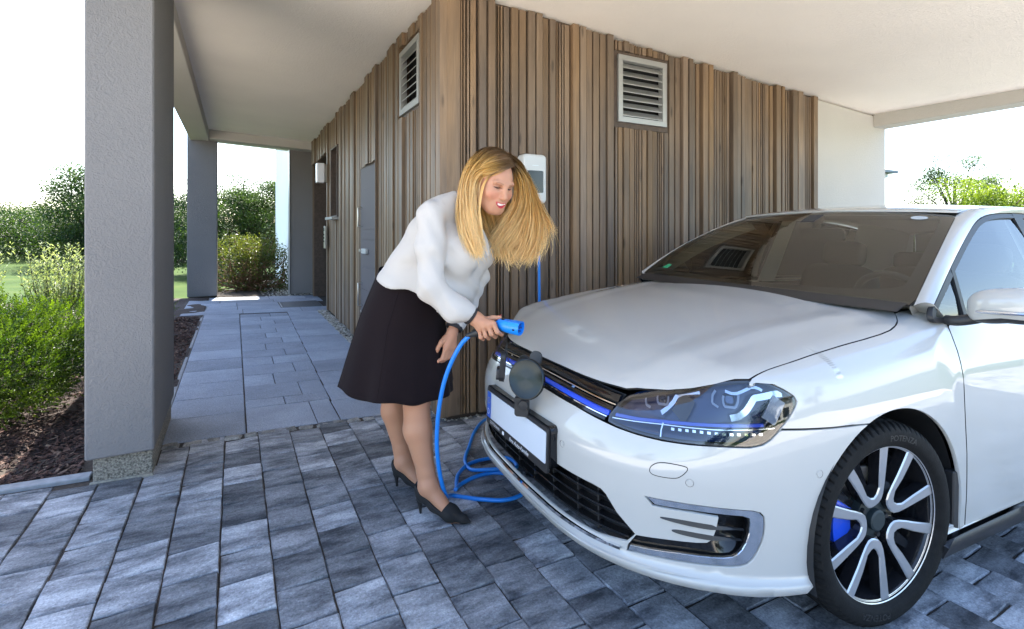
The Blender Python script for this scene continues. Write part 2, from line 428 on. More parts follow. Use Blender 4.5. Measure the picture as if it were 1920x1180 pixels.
# door mat grate set in the path
gr = MB(); x0, x1, y0, y1 = -.55, .06, 5.62, 6.32
for a in (x0, x1 - .015): gr.box(a, a + .015, y0, y1, fz(a) - .03, fz(a) + .002)
for q in np.arange(y0, y1, .047): gr.box(x0 + .016, x1 - .016, q, q + .014, fz(-.25) - .03, fz(-.25) + .004)
tag(gr.obj('door_grate', plain('galvanised_steel', (.22, .23, .25), .45, metal=.8)), 'slotted steel door grate set flush in the path by the recessed doorway', 'grate')
for (xa, ya, xb, yb) in ((-.56, 5.57, .16, 5.62), (-.56, 6.32, .16, 6.37)): slab(xa, xb, ya, yb)
# cobble strip
x = -1.56
k = 0
while x < .02:
    w = R.uniform(.075, .115); me = paver_mesh('cobble', w - .012, .062, .05, .012, M['cobble'], R.random(), seg=2, jit=.005)
    o = link('cobble', me, pathway); o.location = (x + w / 2, .262 + R.uniform(-.006, .006), fz(x) + R.uniform(-.002, .004)); o.rotation_euler = (R.uniform(-.04, .04), R.uniform(-.04, .04) + S, R.uniform(-.1, .1)); x += w
# kerb along the planting bed
tag(sheet('bed_kerb', -2.62, -1.80, -.02, .0, .0, M['kerb']), kind='structure')
kb = MB(); kb.cbox(-9.0, -1.80, -.03, .035, -.25, .0, .004, tr=lambda v: (v[0], v[1], fz(v[0]) + v[2] + .012)); bpy.data.objects.remove(bpy.data.objects['bed_kerb'])
tag(kb.obj('bed_kerb', M['kerb']), kind='structure')
kb = MB(); kb.cbox(-1.60, -1.574, .85, 5.2, -.2, .0, .003, tr=lambda v: (v[0], v[1], fz(v[0]) + v[2] - .002))
tag(kb.obj('path_kerb', M['kerb']), kind='structure')
# mulch bed: ground sheet and bark chips
mm = plain('bark_soil', (.022, .011, .008), .95, .5, 40, .8, 60)
vs, fs = [], []; nx, ny = 60, 60
for j in range(ny + 1):
    for i in range(nx + 1):
        x = -9 + 7.42 * i / nx; y = .03 + 7.1 * j / ny
        vs.append((x, y, fz(x) + .0 + .03 * noise.noise((x * 2.2, y * 2.2, 3)) + .012 * noise.noise((x * 11, y * 11, 7))))
for j in range(ny):
    for i in range(nx): fs.append((j * (nx + 1) + i, j * (nx + 1) + i + 1, (j + 1) * (nx + 1) + i + 1, (j + 1) * (nx + 1) + i))
tag(mesh('planting_bed', vs, fs, mm, smooth=True), kind='structure')
vs, fs, tone = [], [], []
def chip(x, y, z, L, w):
    q = R.uniform(0, math.pi * 2); ti = R.uniform(-.6, .6); ro = R.uniform(-.7, .7)
    m = Matrix.Rotation(q, 3, 'Z') @ Matrix.Rotation(ti, 3, 'Y') @ Matrix.Rotation(ro, 3, 'X')
    b = len(vs); h = w * .22
    for sx, sy, sz in ((-1, -1, -1), (1, -.6, -1), (1, .7, -1), (-1, 1, -1), (-.9, -.8, 1), (.95, -.5, 1), (.9, .6, 1), (-1, .8, 1)):
        v = m @ Vector((sx * L, sy * w, sz * h)); vs.append((x + v.x, y + v.y, z + v.z + h))
    fs.extend([(b, b + 3, b + 2, b + 1), (b + 4, b + 5, b + 6, b + 7), (b, b + 1, b + 5, b + 4), (b + 1, b + 2, b + 6, b + 5), (b + 2, b + 3, b + 7, b + 6), (b + 3, b, b + 4, b + 7)])
    t = R.random(); tone.extend([t] * 6)
for i in range(5200):
    x = R.uniform(-3.6, -1.81) if i % 10 < 7 else R.uniform(-1.87, -1.61)
    y = .05 + abs(R.gauss(0, .75)) if i % 10 < 7 else R.uniform(.95, 5.0)
    if -1.86 < x < -1.60 and y < .86: continue
    chip(x, y, fz(x) + .004 + .02 * noise.noise((x * 2.2, y * 2.2, 3)), R.uniform(.008, .026), R.uniform(.004, .010))
cm, n, l, b = newmat('bark_chip'); setp(b, rough=.85)
at = n.new('ShaderNodeAttribute'); at.attribute_name = 'tone'
r = ramp(n, [(0, (.018, .008, .006)), (.6, (.055, .023, .016)), (.9, (.11, .055, .038)), (1, (.20, .14, .10))]); l.new(at.outputs['Fac'], r.inputs[0]); l.new(r.outputs[0], b.inputs['Base Color'])
def set_tone(o, t):
    a = o.data.attributes.new('tone', 'FLOAT', 'FACE'); a.data.foreach_set('value', np.array(t, dtype=np.float32))
o = mesh('bark_mulch', vs, fs, cm); set_tone(o, tone); tag(o, kind='stuff')
# gravel strip by the shed wall and gravel behind the path
def pebbles(name, spots, mat, r0, r1):
    vs, fs, tone = [], [], []
    ico = [(0, 0, 1)] + [(math.cos(a) * .9, math.sin(a) * .9, .35) for a in np.arange(5) * 1.2566] + [(math.cos(a) * .9, math.sin(a) * .9, -.45) for a in np.arange(5) * 1.2566 + .63]
    tri = [(0, 1 + k, 1 + (k + 1) % 5) for k in range(5)] + [f for k in range(5) for f in ((1 + k, 6 + k, 1 + (k + 1) % 5), (6 + k, 6 + (k + 1) % 5, 1 + (k + 1) % 5))]
    for (x, y, z) in spots:
        s = R.uniform(r0, r1); q = R.uniform(0, 6.28); sx, sy = R.uniform(.7, 1.4), R.uniform(.6, 1.1); b = len(vs)
        ca, sa = math.cos(q), math.sin(q)
        for p in ico:
            px, py, pz = p[0] * s * sx * R.uniform(.8, 1.15), p[1] * s * sy * R.uniform(.8, 1.15), p[2] * s * .7
            vs.append((x + px * ca - py * sa, y + px * sa + py * ca, z + pz))
        fs.extend(tuple(i + b for i in f) for f in tri); t = R.random(); tone.extend([t] * len(tri))
    o = mesh(name, vs, fs, mat); set_tone(o, tone); return tag(o, kind='stuff')
pm, n, l, b = newmat('pale_gravel'); setp(b, rough=.8)
at = n.new('ShaderNodeAttribute'); at.attribute_name = 'tone'
r = ramp(n, [(0, (.14, .125, .105)), (.5, (.36, .33, .28)), (1, (.60, .57, .51))]); l.new(at.outputs['Fac'], r.inputs[0]); l.new(r.outputs[0], b.inputs['Base Color'])
spots = [(R.uniform(-.10, .05), R.uniform(.12, 5.16), 0) for _ in range(3200)]
spots = [(x, y, fz(x) - .012 + R.uniform(0, .018)) for x, y, _ in spots]
spots += [(R.uniform(.0, 3.9), R.uniform(-.02, .06), .0) for _ in range(900)]
spots = [(x, y, z if z else fz(x) - .008 + R.uniform(0, .012)) for x, y, z in spots]
pebbles('gravel_strip', spots, pm, .007, .015)
pebbles('gravel_patch', [(R.uniform(-.75, .3), R.uniform(7.2, 10.5), -.005 + R.uniform(0, .02)) for _ in range(2600)], pm, .010, .022)
tag(sheet('gravel_bed', -.9, .6, 7.17, 10.6, -.006, M['joint']), kind='structure')
# ---------------------------------------------------------------- carport: ceiling slab, beams, pillars, end wall
carport = empty('carport', (0, 0, 0), label='rendered carport with pale textured ceiling, grey pillars and white end wall', cat='carport')
def hex_slab(x0, x1, y0, y1, top, mat, name, parent):
    mb = MB()
    vs = [(x, y, cz(x, y)) for y in (y0, y1) for x in (x0, x1)] + [(x, y, top) for y in (y0, y1) for x in (x0, x1)]
    mb.add(vs, [(0, 1, 3, 2), (4, 6, 7, 5), (0, 4, 5, 1), (2, 3, 7, 6), (0, 2, 6, 4), (1, 5, 7, 3)])
    return mb.obj(name, mat, parent)
hex_slab(-1.87, 5.335, -2.3, 8.6, 3.25, M['ceiling'], 'ceiling', carport)  # overhang behind the far beam added to keep sun off the path
mb = MB(); mb.cbox(-1.872, -1.585, -2.3, 8.60, 2.775, 2.97, .006); o = mb.obj('edge_beam', M['stucco_white'], carport)
mb = MB(); mb.cbox(-1.58, .6, 7.02, 7.34, 2.715, 2.95, .004, tr=lambda v: (v[0], v[1], v[2] - .05 * (v[0] + 1.9) + .09)); mb.obj('edge_beam', M['stucco_white'], carport)
mb = MB(); mb.cbox(5.09, 5.34, -2.28, .0, 2.38, 2.56, .004, tr=lambda v: (v[0], v[1], v[2] - .012 * v[1])); mb.obj('edge_beam', M['stucco_white'], carport)
# pillars
def pillar(x0, x1, y0, y1, z1, mat, foot=True, lab=None):
    zf = fz((x0 + x1) / 2)
    p = MB(); p.cbox(x0, x1, y0, y1, zf + (.125 if foot else .015), z1, .007); o = p.obj('pillar', mat, carport)
    if lab: o['label'] = lab
    if foot:
        f = MB(); f.cbox(x0 + .022, x1 - .012, y0 + .045, y1 - .03, zf - .2, zf + .126, .004); f.obj('plinth', M['plinth'], o)
        mo = MB(); mo.cbox(x0 + .012, x1 - .006, y0 + .030, y0 + .0445, zf - .1, zf + .008, .004, tr=lambda v: (v[0], v[1], v[2] - S * (v[0] - (x0 + x1) / 2))); mo.obj('mortar_bead', plain('mortar', (.24, .225, .19), .9, .25, 60), o)
    return o
pillar(-1.800, -1.537, -.132, .787, 2.90, M['stucco_grey'], True, 'thick grey rendered pillar on an exposed aggregate foot')
pillar(-1.915, -1.468, 7.25, 7.55, 2.90, M['stucco_grey'], False, 'grey rendered pillar at the far end of the path')
p = MB(); p.cbox(-.285, .36, 7.30, 7.62, fz(0) + .02, 2.79, .005); o = p.obj('wall_stub', M['stucco_dark'], carport); o['label'] = 'taupe wall end beside the recessed doorway'
p = MB(); p.cbox(-.30, -.287, 7.28, 7.5, .02, 2.8, .002); p.obj('corner_trim', M['alu'], carport)
p = MB(); p.cbox(3.975, 5.34, .0, .30, -.35, 2.50, .004, tr=lambda v: (v[0], v[1], v[2] if v[2] < 1 else v[2] + (cz(v[0], 0) - 2.515)))
o = p.obj('end_wall', M['stucco_white'], carport); o['label'] = 'white rendered wall beyond the timber cladding'
# ---------------------------------------------------------------- timber clad shed under the carport
shed = empty('timber_shed', (0, 0, 0), label='brown timber clad shed with vertical battens of uneven width and depth', cat='shed')
WX = lambda px: float(CAMP[0] + (lambda v: v[0] / v[1] * (-CAMP[1]))((((px - 960) / 960.) * D2[0] + D2[1], ((px - 960) / 960.) * D1[0] + D1[1])))
WL = lambda y: .0125 * y                                                      # the left wall bends away a little
fr = []                                                                      # (x0, x1, proud)
def from_crop(lst, o, s):
    for a, b_, p in lst: fr.append((WX(o + a * s), WX(o + b_ * s), p))
# battens of the front wall: left edge, right edge, depth class
from_crop([(150, 168, 0), (172, 190, 0), (196, 214, 0), (218, 262, 0), (275, 330, 1), (335, 385, 2), (391, 404, 0), (408, 422, 0), (428, 444, 0), (449, 491, 0), (496, 548, 1), (551, 602, 1),
           (608, 660, 2), (664, 711, 2), (715, 760, 0), (764, 807, 1), (811, 826, 0), (830, 846, 0), (850, 866, 0), (869, 906, 0), (914, 961, 2), (964, 1010, 2), (1013, 1055, 1), (1059, 1102, 1), (1105, 1150, 1), (1153, 1197, 2), (1202, 1213, 0)], 820, .2711)
from_crop([(374, 411, 0), (414, 448, 0), (457, 493, 2), (497, 526, 2), (529, 556, 0), (559, 586, 0), (594, 632, 2), (635, 667, 2), (671, 683, 0), (686, 698, 0), (701, 723, 0), (726, 739, 0), (742, 753, 0), (756, 766, 0), (769, 791, 0),
           (799, 832, 2), (835, 864, 1), (867, 894, 1), (898, 946, 0), (949, 976, 0), (979, 991, 0), (994, 1006, 0), (1009, 1019, 0), (1022, 1033, 0), (1036, 1063, 0), (1067, 1091, 0), (1101, 1134, 2), (1137, 1159, 2), (1162, 1173, 0), (1177, 1189, 0), (1192, 1206, 0),
           (1214, 1248, 2), (1251, 1287, 2), (1291, 1313, 0), (1316, 1326, 0), (1329, 1339, 0), (1342, 1352, 0), (1357, 1387, 2)], 1150, .2712)
OPX = (WX(1150 - 1), WX(1150 + 371 * .2712))
short = [(WX(1150 + a * .2712), WX(1150 + b_ * .2712), p) for a, b_, p in ((0, 18, 0), (22, 53, 0), (57, 96, 1), (99, 136, 0), (139, 150, 0), (153, 164, 0), (167, 184, 0), (187, 218, 0), (221, 256, 1), (260, 295, 0), (298, 308, 0), (311, 321, 0), (324, 337, 0), (341, 371, 0))]
DEP = {0: .020, 1: .030, 2: .044}
def plank_front(x0, x1, p, z0, z1):
    g = .0032; mb = MB(); d = DEP[p] + R.uniform(-.003, .003); xc = (x0 + x1) / 2
    mb.cbox(x0 + g - xc, x1 - g - xc, -d, .012, z0, z1, .0022)
    o = mb.obj('plank', M['wood'], shed); o.location = (xc, 0, 0); return o
def zb(x): return fz(x) + .035
def zt(x, p): return cz(x, 0) - .014 + {0: -.012, 1: -.004, 2: .004}[p] + R.uniform(-.002, .002)
vz0, vz1 = 2.03, 2.625                                                        # opening of the front vent
for x0, x1, p in fr: plank_front(x0, x1, p, zb(x0), zt(x0, p))
for x0, x1, p in short:
    plank_front(x0, x1, p, zb(x0), vz0); plank_front(x0, x1, p, vz1 + .002, zt(x0, p))
# corner boards
cb = MB(); cb.cbox(.0, WX(820 + 147 * .2711), -.030, .01, zb(0) - .0, cz(0, 0) - .004, .003); cb.obj('plank', M['wood'], shed)
def plank_left(y0, y1, p, z0, z1):
    g = .003; d = DEP[p] + R.uniform(-.003, .003); yc = (y0 + y1) / 2; mb = MB()
    mb.cbox(-d, .012, y0 + g - yc, y1 - g - yc, z0, z1, .0022)
    o = mb.obj('plank', M['wood'], shed); o.location = (WL(yc), yc, 0); o.rotation_euler = (0, 0, -.0125); return o
LO = [(.46, .99, 2.13, 2.70), (1.80, 2.615, -.1, 1.90), (3.90, 4.42, 1.405, 2.36), (5.02, 6.98, -.1, 2.41)]
y = -.028; RL = random.Random(5)
lw = []
while y < 7.0:
    kind = RL.random()
    if kind < .45:
        for _ in range(RL.choice((3, 4, 5))): w = RL.uniform(.024, .034); lw.append((y, y + w, 0)); y += w + .005
    else:
        p = RL.choice((0, 1, 2, 2)); 
        for _ in range(RL.choice((1, 2, 2))): w = RL.uniform(.06, .09); lw.append((y, y + w, p)); y += w + .006
        if p == 2: y += .006
lw = [(a, min(b_, 7.0), p) for a, b_, p in lw if min(b_, 7.0) - a > .012]
# split the battens at the edges of the openings
cuts = sorted(v for o_ in LO for v in o_[:2])
nl = []
for a, b_, p in lw:
    pts = [a] + [c for c in cuts if a + .012 < c < b_ - .012] + [b_]
    for k in range(len(pts) - 1): nl.append((pts[k], pts[k + 1], p))
for a, b_, p in nl:
    ym = (a + b_) / 2; zc_ = cz(0, ym) - .014 + {0: -.012, 1: -.004, 2: .004}[p] + R.uniform(-.002, .002); hit = None
    for o_ in LO:
        if o_[0] - .002 < ym < o_[1] + .002: hit = o_
    if hit is None: plank_left(a, b_, p, .03, zc_)
    else:
        if hit[2] > .2: plank_left(a, b_, p, .03, hit[2])
        if hit[3] < zc_ - .03: plank_left(a, b_, p, hit[3] + .002, zc_)
# core walls behind the battens (with the openings left free), floor and inner jambs
core = MB()
xs = [.012, OPX[0], OPX[1], 3.972]
core.box(.012, OPX[0], .0125, .10, -.2, 2.78); core.box(OPX[1], 3.972, .0125, .10, -.2, 2.60); core.box(OPX[0], OPX[1], .0125, .10, -.2, vz0); core.box(OPX[0], OPX[1], .0125, .10, vz1, 2.70)
core.box(3.88, 3.972, .10, 2.0, -.2, 2.57)
ys = [.10]
for (a, b_, z0, z1) in LO:
    core.box(.0125 + WL(a) + .008, .16, ys[-1], a, -.1, 2.79); 
    if z0 > .2: core.box(.0125 + WL(a) + .008, .16, a, b_, -.1, z0)
    core.box(.0125 + WL(a) + .008, .16, a, b_, z1, 2.79); ys.append(b_)
core.box(.10, .40, 6.98, 7.2, -.05, 2.79)
core.obj('core_wall', M['wood_dark'], shed)
# recessed doorway: deep timber jambs and a dark door at the back
rc = MB(); rc.box(.75, .80, 5.0, 7.0, -.05, 2.45); rc.obj('recess_back', M['wood_dark'], shed)
rc = MB(); rc.box(.0, .76, 6.981, 7.02, -.03, 2.44, tr=lambda v: (v[0] + .085, v[1], v[2])); rc.obj('recess_jamb', M['wood'], shed)
rc = MB(); rc.box(.16, .76, 4.96, 5.019, -.03, 2.44); rc.obj('recess_jamb', M['wood'], shed)
rc = MB(); rc.box(.07, .76, 5.02, 6.98, 2.412, 2.46); rc.obj('recess_head', M['wood_dark'], shed)
# louvred vents
def vent(front):
    if front:
        x0, x1, z0, z1 = 1.408, 1.913, 2.073, 2.594; T = lambda u, d, z: (u, d, z)
    else:
        x0, x1, z0, z1 = .475, .985, 2.155, 2.665; T = lambda u, d, z: (d + WL(u), u, z)
    tr = lambda v: T(*v)
    f = MB(); t = .043; d0, d1 = -.034, .02
    f.cbox(x0, x1, d0, d1, z1 - t, z1, .002, tr=tr); f.cbox(x0, x1, d0, d1, z0, z0 + t, .002, tr=tr)
    f.cbox(x0, x0 + t, d0 + .0006, d1, z0 + t, z1 - t, .002, tr=tr); f.cbox(x1 - t, x1, d0 + .0006, d1, z0 + t, z1 - t, .002, tr=tr)
    fo = f.obj('vent_frame', M['alu'], shed)
    fo['label'] = 'square aluminium louvre on the front wall above the car' if front else 'square aluminium louvre on the left wall near the corner'
    nb = 7; hh = (z1 - z0 - 2 * t) / nb
    for k in range(nb):
        zc0 = z0 + t + (k + .12) * hh; b_ = MB()
        b_.add([T(x0 + t, -.024, zc0), T(x1 - t, -.024, zc0), T(x1 - t, .022, zc0 + hh * .80), T(x0 + t, .022, zc0 + hh * .80),
                T(x0 + t, -.024, zc0 + .007), T(x1 - t, -.024, zc0 + .007), T(x1 - t, .022, zc0 + hh * .80 + .004), T(x0 + t, .022, zc0 + hh * .80 + .004)],
               [(0, 1, 2, 3), (4, 7, 6, 5), (0, 4, 5, 1), (1, 5, 6, 2), (2, 6, 7, 3), (3, 7, 4, 0)])
        b_.obj('louvre_slat', M['alu'], fo)
    bk = MB(); bk.box(x0 + .002, x1 - .002, .05, .06, z0 + .002, z1 - .002, tr=tr); bk.obj('vent_back', M['dark'], fo)
    # timber reveal round the vent
    rv = MB(); e = .030 if front else .012
    rv.box(x0 - e, x1 + e, -.012, .0118, z1 + .001, z1 + .03, tr=tr); rv.box(x0 - e, x1 + e, -.012, .0118, z0 - .04, z0 - .001, tr=tr)
    rv.box(x0 - e, x0 - .001, -.012, .0118, z0 - .001, z1 + .001, tr=tr); rv.box(x1 + .001, x1 + e, -.012, .0118, z0 - .001, z1 + .001, tr=tr)
    rv.obj('reveal', M['wood_dark'], fo)
vent(True); vent(False)
# grey service door with letter box panels
dr = MB(); dr.cbox(.018, .055, 1.81, 2.605, .05, 1.89, .003); door = dr.obj('service_door', M['doorgrey'], shed)
def dpan(y0, y1, z0, z1, d=.006): q = MB(); q.cbox(.018 - d, .0178, y0, y1, z0, z1, .002); return q.obj('door_panel', M['doorgrey'], door)
dpan(1.84, 2.50, 1.24, 1.66); dpan(1.84, 2.56, 1.135, 1.20); dpan(1.84, 2.52, .86, 1.12); dpan(1.84, 2.56, .62, .83); dpan(1.84, 2.56, .10, .60)
for z in (1.58, 1.30, 1.05, .78): q = MB(); q.cbox(.004, .0119, 1.845, 1.868, z - .03, z + .03, .001); q.obj('hinge', M['steel'], door)
q = MB(); q.tube([(.012, 2.53, 1.27), (-.028, 2.53, 1.27), (-.028, 2.53, 1.47), (.012, 2.53, 1.47)], .007); q.obj('handle', M['steel'], door, True)
q = MB(); q.tube([(.012, 2.53, .42), (-.028, 2.53, .42), (-.028, 2.53, .66), (.012, 2.53, .66)], .007); q.obj('handle', M['steel'], door, True)
q = MB(); q.cbox(-.02, .0118, 2.22, 2.42, .985, 1.035, .004); q.obj('letter_flap', M['offwhite'], door)
q = MB(); q.lathe([(0, -.03), (.017, -.028), (.019, -.015), (.011, -.008), (.011, .0)], 16, tr=lambda v: (.012 + v[2], 2.53 + v[0], 1.01 + v[1])); q.obj('knob', M['steel'], door, True)
q = MB(); q.lathe([(0, -.022), (.013, -.02), (.013, 0)], 16, tr=lambda v: (.012 + v[2], 2.5 + v[0], .36 + v[1])); q.obj('lock', M['steel'], door, True)
q = MB(); q.box(.017, .06, 1.80, 1.809, .03, 1.90); q.box(.017, .06, 2.606, 2.615, .03, 1.90); q.box(.017, .06, 1.809, 2.606, 1.891, 1.90); q.obj('door_frame', M['wood_dark'], shed)
# slit window: frame, glass, sill
q = MB(); a, b_, z0, z1 = 3.90, 4.42, 1.405, 2.36
for yy in (a, b_ - .025): q.cbox(-.015, .11, yy, yy + .025, z0, z1, .002)
q.cbox(-.015, .11, a + .025, b_ - .025, z1 - .025, z1, .002); q.cbox(-.015, .11, a + .025, b_ - .025, z0, z0 + .02, .002)
wf = q.obj('slit_window', M['wood_dark'], shed)
q = MB(); q.box(.085, .09, a + .025, b_ - .025, z0 + .02, z1 - .025); q.obj('pane', plain('dark_window_glass', (.02, .02, .022), .05), wf)
q = MB(); q.cbox(-.085, .09, a - .03, b_ + .02, z0 - .035, z0 - .002, .002); q.obj('sill', M['alu'], wf)
# wall lamp and intercom (things fixed to the wall)
lamp = empty('wall_lamp', (.03, 5.0, 2.08), label='slim white box lamp on the timber wall beside the doorway', cat='wall lamp')
q = MB(); q.cbox(-.155, -.048, -.075, .075, -.145, .145, .006); q.obj('shade', plain('lamp_glass', (.80, .79, .80), .3), lamp)
q = MB(); q.cbox(-.047, -.006, -.05, .05, -.13, .13, .003); q.obj('back_plate', M['steel'], lamp)
ic = empty('intercom_panel', (.03, 4.88, 1.12), label='narrow steel intercom panel under the slit window', cat='intercom')
q = MB(); q.cbox(-.062, -.043, -.06, .06, -.165, .165, .004); q.obj('plate', M['steel'], ic)
for k in range(3): q = MB(); q.lathe([(0, -.01), (.012, -.01), (.014, 0)], 14, tr=lambda v: (-.062 + v[2], v[0], -.06 + .05 * k + v[1])); q.obj('button', M['black'], ic)
q = MB(); q.box(-.0645, -.0622, -.035, .035, .09, .14); q.obj('speaker_grille', M['black'], ic)
# ---------------------------------------------------------------- wallbox
wb = empty('charging_box', (.600, -.045, 1.583), label='white electric charging box with dark display on the timber wall behind the woman', cat='charging box')
def rrect(w, h, r, n=6):
    out = []
    for cx_, cy_, a0 in ((w / 2 - r, h / 2 - r, 0), (-w / 2 + r, h / 2 - r, 90), (-w / 2 + r, -h / 2 + r, 180), (w / 2 - r, -h / 2 + r, 270)):
        for k in range(n + 1): a = rad(a0 + 90 * k / n); out.append((cx_ + r * math.cos(a), cy_ + r * math.sin(a)))
    return out
def rslab(w, h, r, d0, d1, c, tr):
    """rounded-corner slab with a softened front edge; depth runs towards -y"""
    mb = MB(); rings = [(rrect(w, h, r), -d0), (rrect(w, h, r), -d1 + c), (rrect(w - c * .6, h - c * .6, r - c * .3), -d1 + c * .35), (rrect(w - 2 * c, h - 2 * c, r - c), -d1)]
    n = len(rings[0][0]); vs = [(x, d, z) for ring, d in rings for x, z in ring]
    fs = [(i * n + k, i * n + (k + 1) % n, (i + 1) * n + (k + 1) % n, (i + 1) * n + k) for i in range(3) for k in range(n)]
    fs.append(tuple(3 * n + k for k in range(n))[::-1]); return mb.add([tr(v) for v in vs], fs)
idt = lambda v: v
rslab(.185, .335, .03, 0, .085, .016, idt).obj('body', M['offwhite'], wb, True, 30)
rslab(.125, .150, .010, .0855, .0865, .0003, lambda v: (v[0], v[1], v[2] - .02)).obj('display', M['blackgloss'], wb, False)
rslab(.05, .004, .0018, .0855, .0865, .0002, lambda v: (v[0], v[1], v[2] + .09)).obj('status_bar', plain('pale_mark', (.6, .66, .68), .4), wb, False)
# ---------------------------------------------------------------- neighbouring white house beyond the path (its corner and drain pipe show)
nh = empty('neighbour_house', (0, 0, 0), label='white rendered house corner beyond the path with a small grey socket on it', cat='house')
q = MB(); q.cbox(-.20, 3.0, 8.45, 12.5, -.1, 5.2, .01); q.obj('wall', stucco('house_render', (.80, .80, .79), 40, .2, .02), nh)
q = MB(); q.cbox(-.35, 3.2, 8.25, 12.7, 5.2, 5.35, .01); q.obj('roof', M['kerb'], nh)
q = MB(); q.tube([(-.155, 8.41, 1.55), (-.155, 8.41, 2.35)], .02, 10); q.obj('pipe', M['offwhite'], nh, True)
q = MB(); q.cbox(-.19, -.11, 8.39, 8.45, 1.50, 1.53, .003); q.obj('bracket', M['alu'], nh)
q = MB(); q.cbox(-.185, -.12, 8.40, 8.45, .93, 1.0, .006); q.obj('socket', M['black'], nh)
# far house on the right: only the tip of its eave shows
ne = empty('far_house', (0, 0, 0), label='far white house whose flat grey eave juts out beyond the end wall', cat='house')
q = MB(); q.cbox(11.0, 21.0, 7.75, 20, -2, 3.25, .02); q.obj('wall', stucco('far_house_render', (.8, .8, .79), 20, .1, .02), ne)
q = MB(); q.cbox(10.5, 21.62, 7.29, 20.5, 3.42, 3.53, .01); q.obj('eave', M['kerb'], ne)
q = MB(); q.box(10.8, 21.3, 7.5, 20.3, 3.251, 3.419); q.obj('soffit', M['alu'], ne)
# ---------------------------------------------------------------- car: master surfaces (x back from the front axle, y to the car's left, z up)
def catd(P, n=24):
    P = np.array(P, float); m = len(P); out = []
    for i in range(m - 1):
        p1, p2 = P[i], P[i + 1]
        p0 = P[i - 1] if i > 0 else 2 * p1 - p2
        p3 = P[i + 2] if i + 2 < m else 2 * p2 - p1
        t = (np.arange(n) / n)[:, None]
        out.append(.5 * ((2 * p1) + (-p0 + p2) * t + (2 * p0 - 5 * p1 + 4 * p2 - p3) * t * t + (-p0 + 3 * p1 - 3 * p2 + p3) * t ** 3))
    out.append(P[-1:]); return np.concatenate(out)
OUTP = [(-.885, -.12), (-.886, 0), (-.884, .12), (-.876, .30), (-.846, .45), (-.785, .58), (-.695, .69), (-.585, .775), (-.462, .832), (-.34, .866), (-.20, .886), (0, .898), (.25, .901), (.45, .899), (1.0, .898), (1.6, .898),
        (2.2, .900), (2.63, .897), (2.95, .880), (3.2, .82), (3.335, .68), (3.385, .40), (3.39, 0), (3.385, -.4)]
_od = catd(OUTP, 24); OUTD = _od[24:-24]                    # dense outline, station u = index/24
_tg = np.gradient(OUTD, axis=0); _tg /= np.linalg.norm(_tg, axis=1)[:, None]
OUTN = np.stack([_tg[:, 1], -_tg[:, 0]], 1)                  # points inwards
UD = np.arange(len(OUTD)) / 24.0
def outl(u):
    return (np.array([np.interp(u, UD, OUTD[:, 0]), np.interp(u, UD, OUTD[:, 1])]),
            np.array([np.interp(u, UD, OUTN[:, 0]), np.interp(u, UD, OUTN[:, 1])]))
_zcd = catd([(-.95, .575), (-.80, .700), (-.78, .714), (-.70, .760), (-.55, .822), (-.35, .873), (-.15, .913), (.05, .945), (.2, .966), (.45, .998), (.8, 1.03)], 16)
def zc0(x): return np.interp(x, _zcd[:, 0], _zcd[:, 1])
U_ = [0, 3, 4, 5, 6, 7, 8, 9, 10, 11, 12, 13, 15, 17, 18, 20, 21]
DE_ = [.106, .106, .100, .085, .062, .034, .026, .026, .028, .032, .080, .090, .090, .09, .10, .16, .16]
R_ = [.006, .006, .007, .010, .018, .036, .060, .078, .085, .085, .03, .02, .02, .02, .02, .02, .02]
def de(u): return np.interp(u, U_, DE_)
def Rr(u): return np.interp(u, U_, R_)
def rw(u): return np.interp(u, [0, 4, 6, 8, 10, 22], [.03, .03, .07, .13, .16, .16])
def crown(x): return np.interp(x, [-.8, -.6, -.3, .2], [.012, .02, .04, .058])
def shiftx(x, y):
    xo = np.interp(abs(y), OUTD[:24 * 8, 1], OUTD[:24 * 8, 0])
    return (xo + .886) * np.clip((-.52 - x) / .2, 0, 1)
def ze(u):
    p, n = outl(u); e = p + n * de(u)
    if u >= 12.5: return .942
    z = zc0(e[0] - shiftx(e[0], e[1])) - crown(e[0]) * (e[1] / .9) ** 2 - Rr(u)
    if u > 12: z = z + (.942 - z) * (u - 12) * 2
    return float(z)
_us = np.arange(0, 22.01, .05); _zes = np.array([ze(u) for u in _us])
def zev(u): return np.interp(u, _us, _zes)
def bl(u): t = np.clip((u - 4) / 4.5, 0, 1); return t * t * (3 - 2 * t)
def inset(u, z):
    b = bl(u); zt_ = zev(u)
    lo_f = np.interp(z, [.08, .16, .185, .207, .226, .235, .25, .33, .42, .5], [.10, .05, .020, -.003, -.006, .007, .012, .010, .003, 0])
    lo_s = np.interp(z, [.08, .18, .207, .228, .239, .25, .35, .5], [.06, .012, -.005, -.008, .003, .004, 0, 0])
    lo = lo_f * (1 - b) + lo_s * b
    t = np.clip((z - .5) / (zt_ - .5), 0, 1.15)
    up = de(u) * (t ** 1.9 * (1 - b) + t ** 3.2 * b)
    if u > 11.5: up = de(u) * (0.15 * np.clip((z - .5) / .27, 0, 1) + .85 * np.clip((z - .76) / (zt_ - .76), 0, 1.15) ** 1.25)
    return lo + up
def W(u, z):
    p, n = outl(u); q = p + n * inset(u, z); return np.array([q[0], q[1], z])
def near_u(x, y):
    d = (OUTD[:, 0] - x) ** 2 + (OUTD[:, 1] - abs(y)) ** 2; i = int(np.argmin(d)); return UD[i], math.sqrt(d[i])
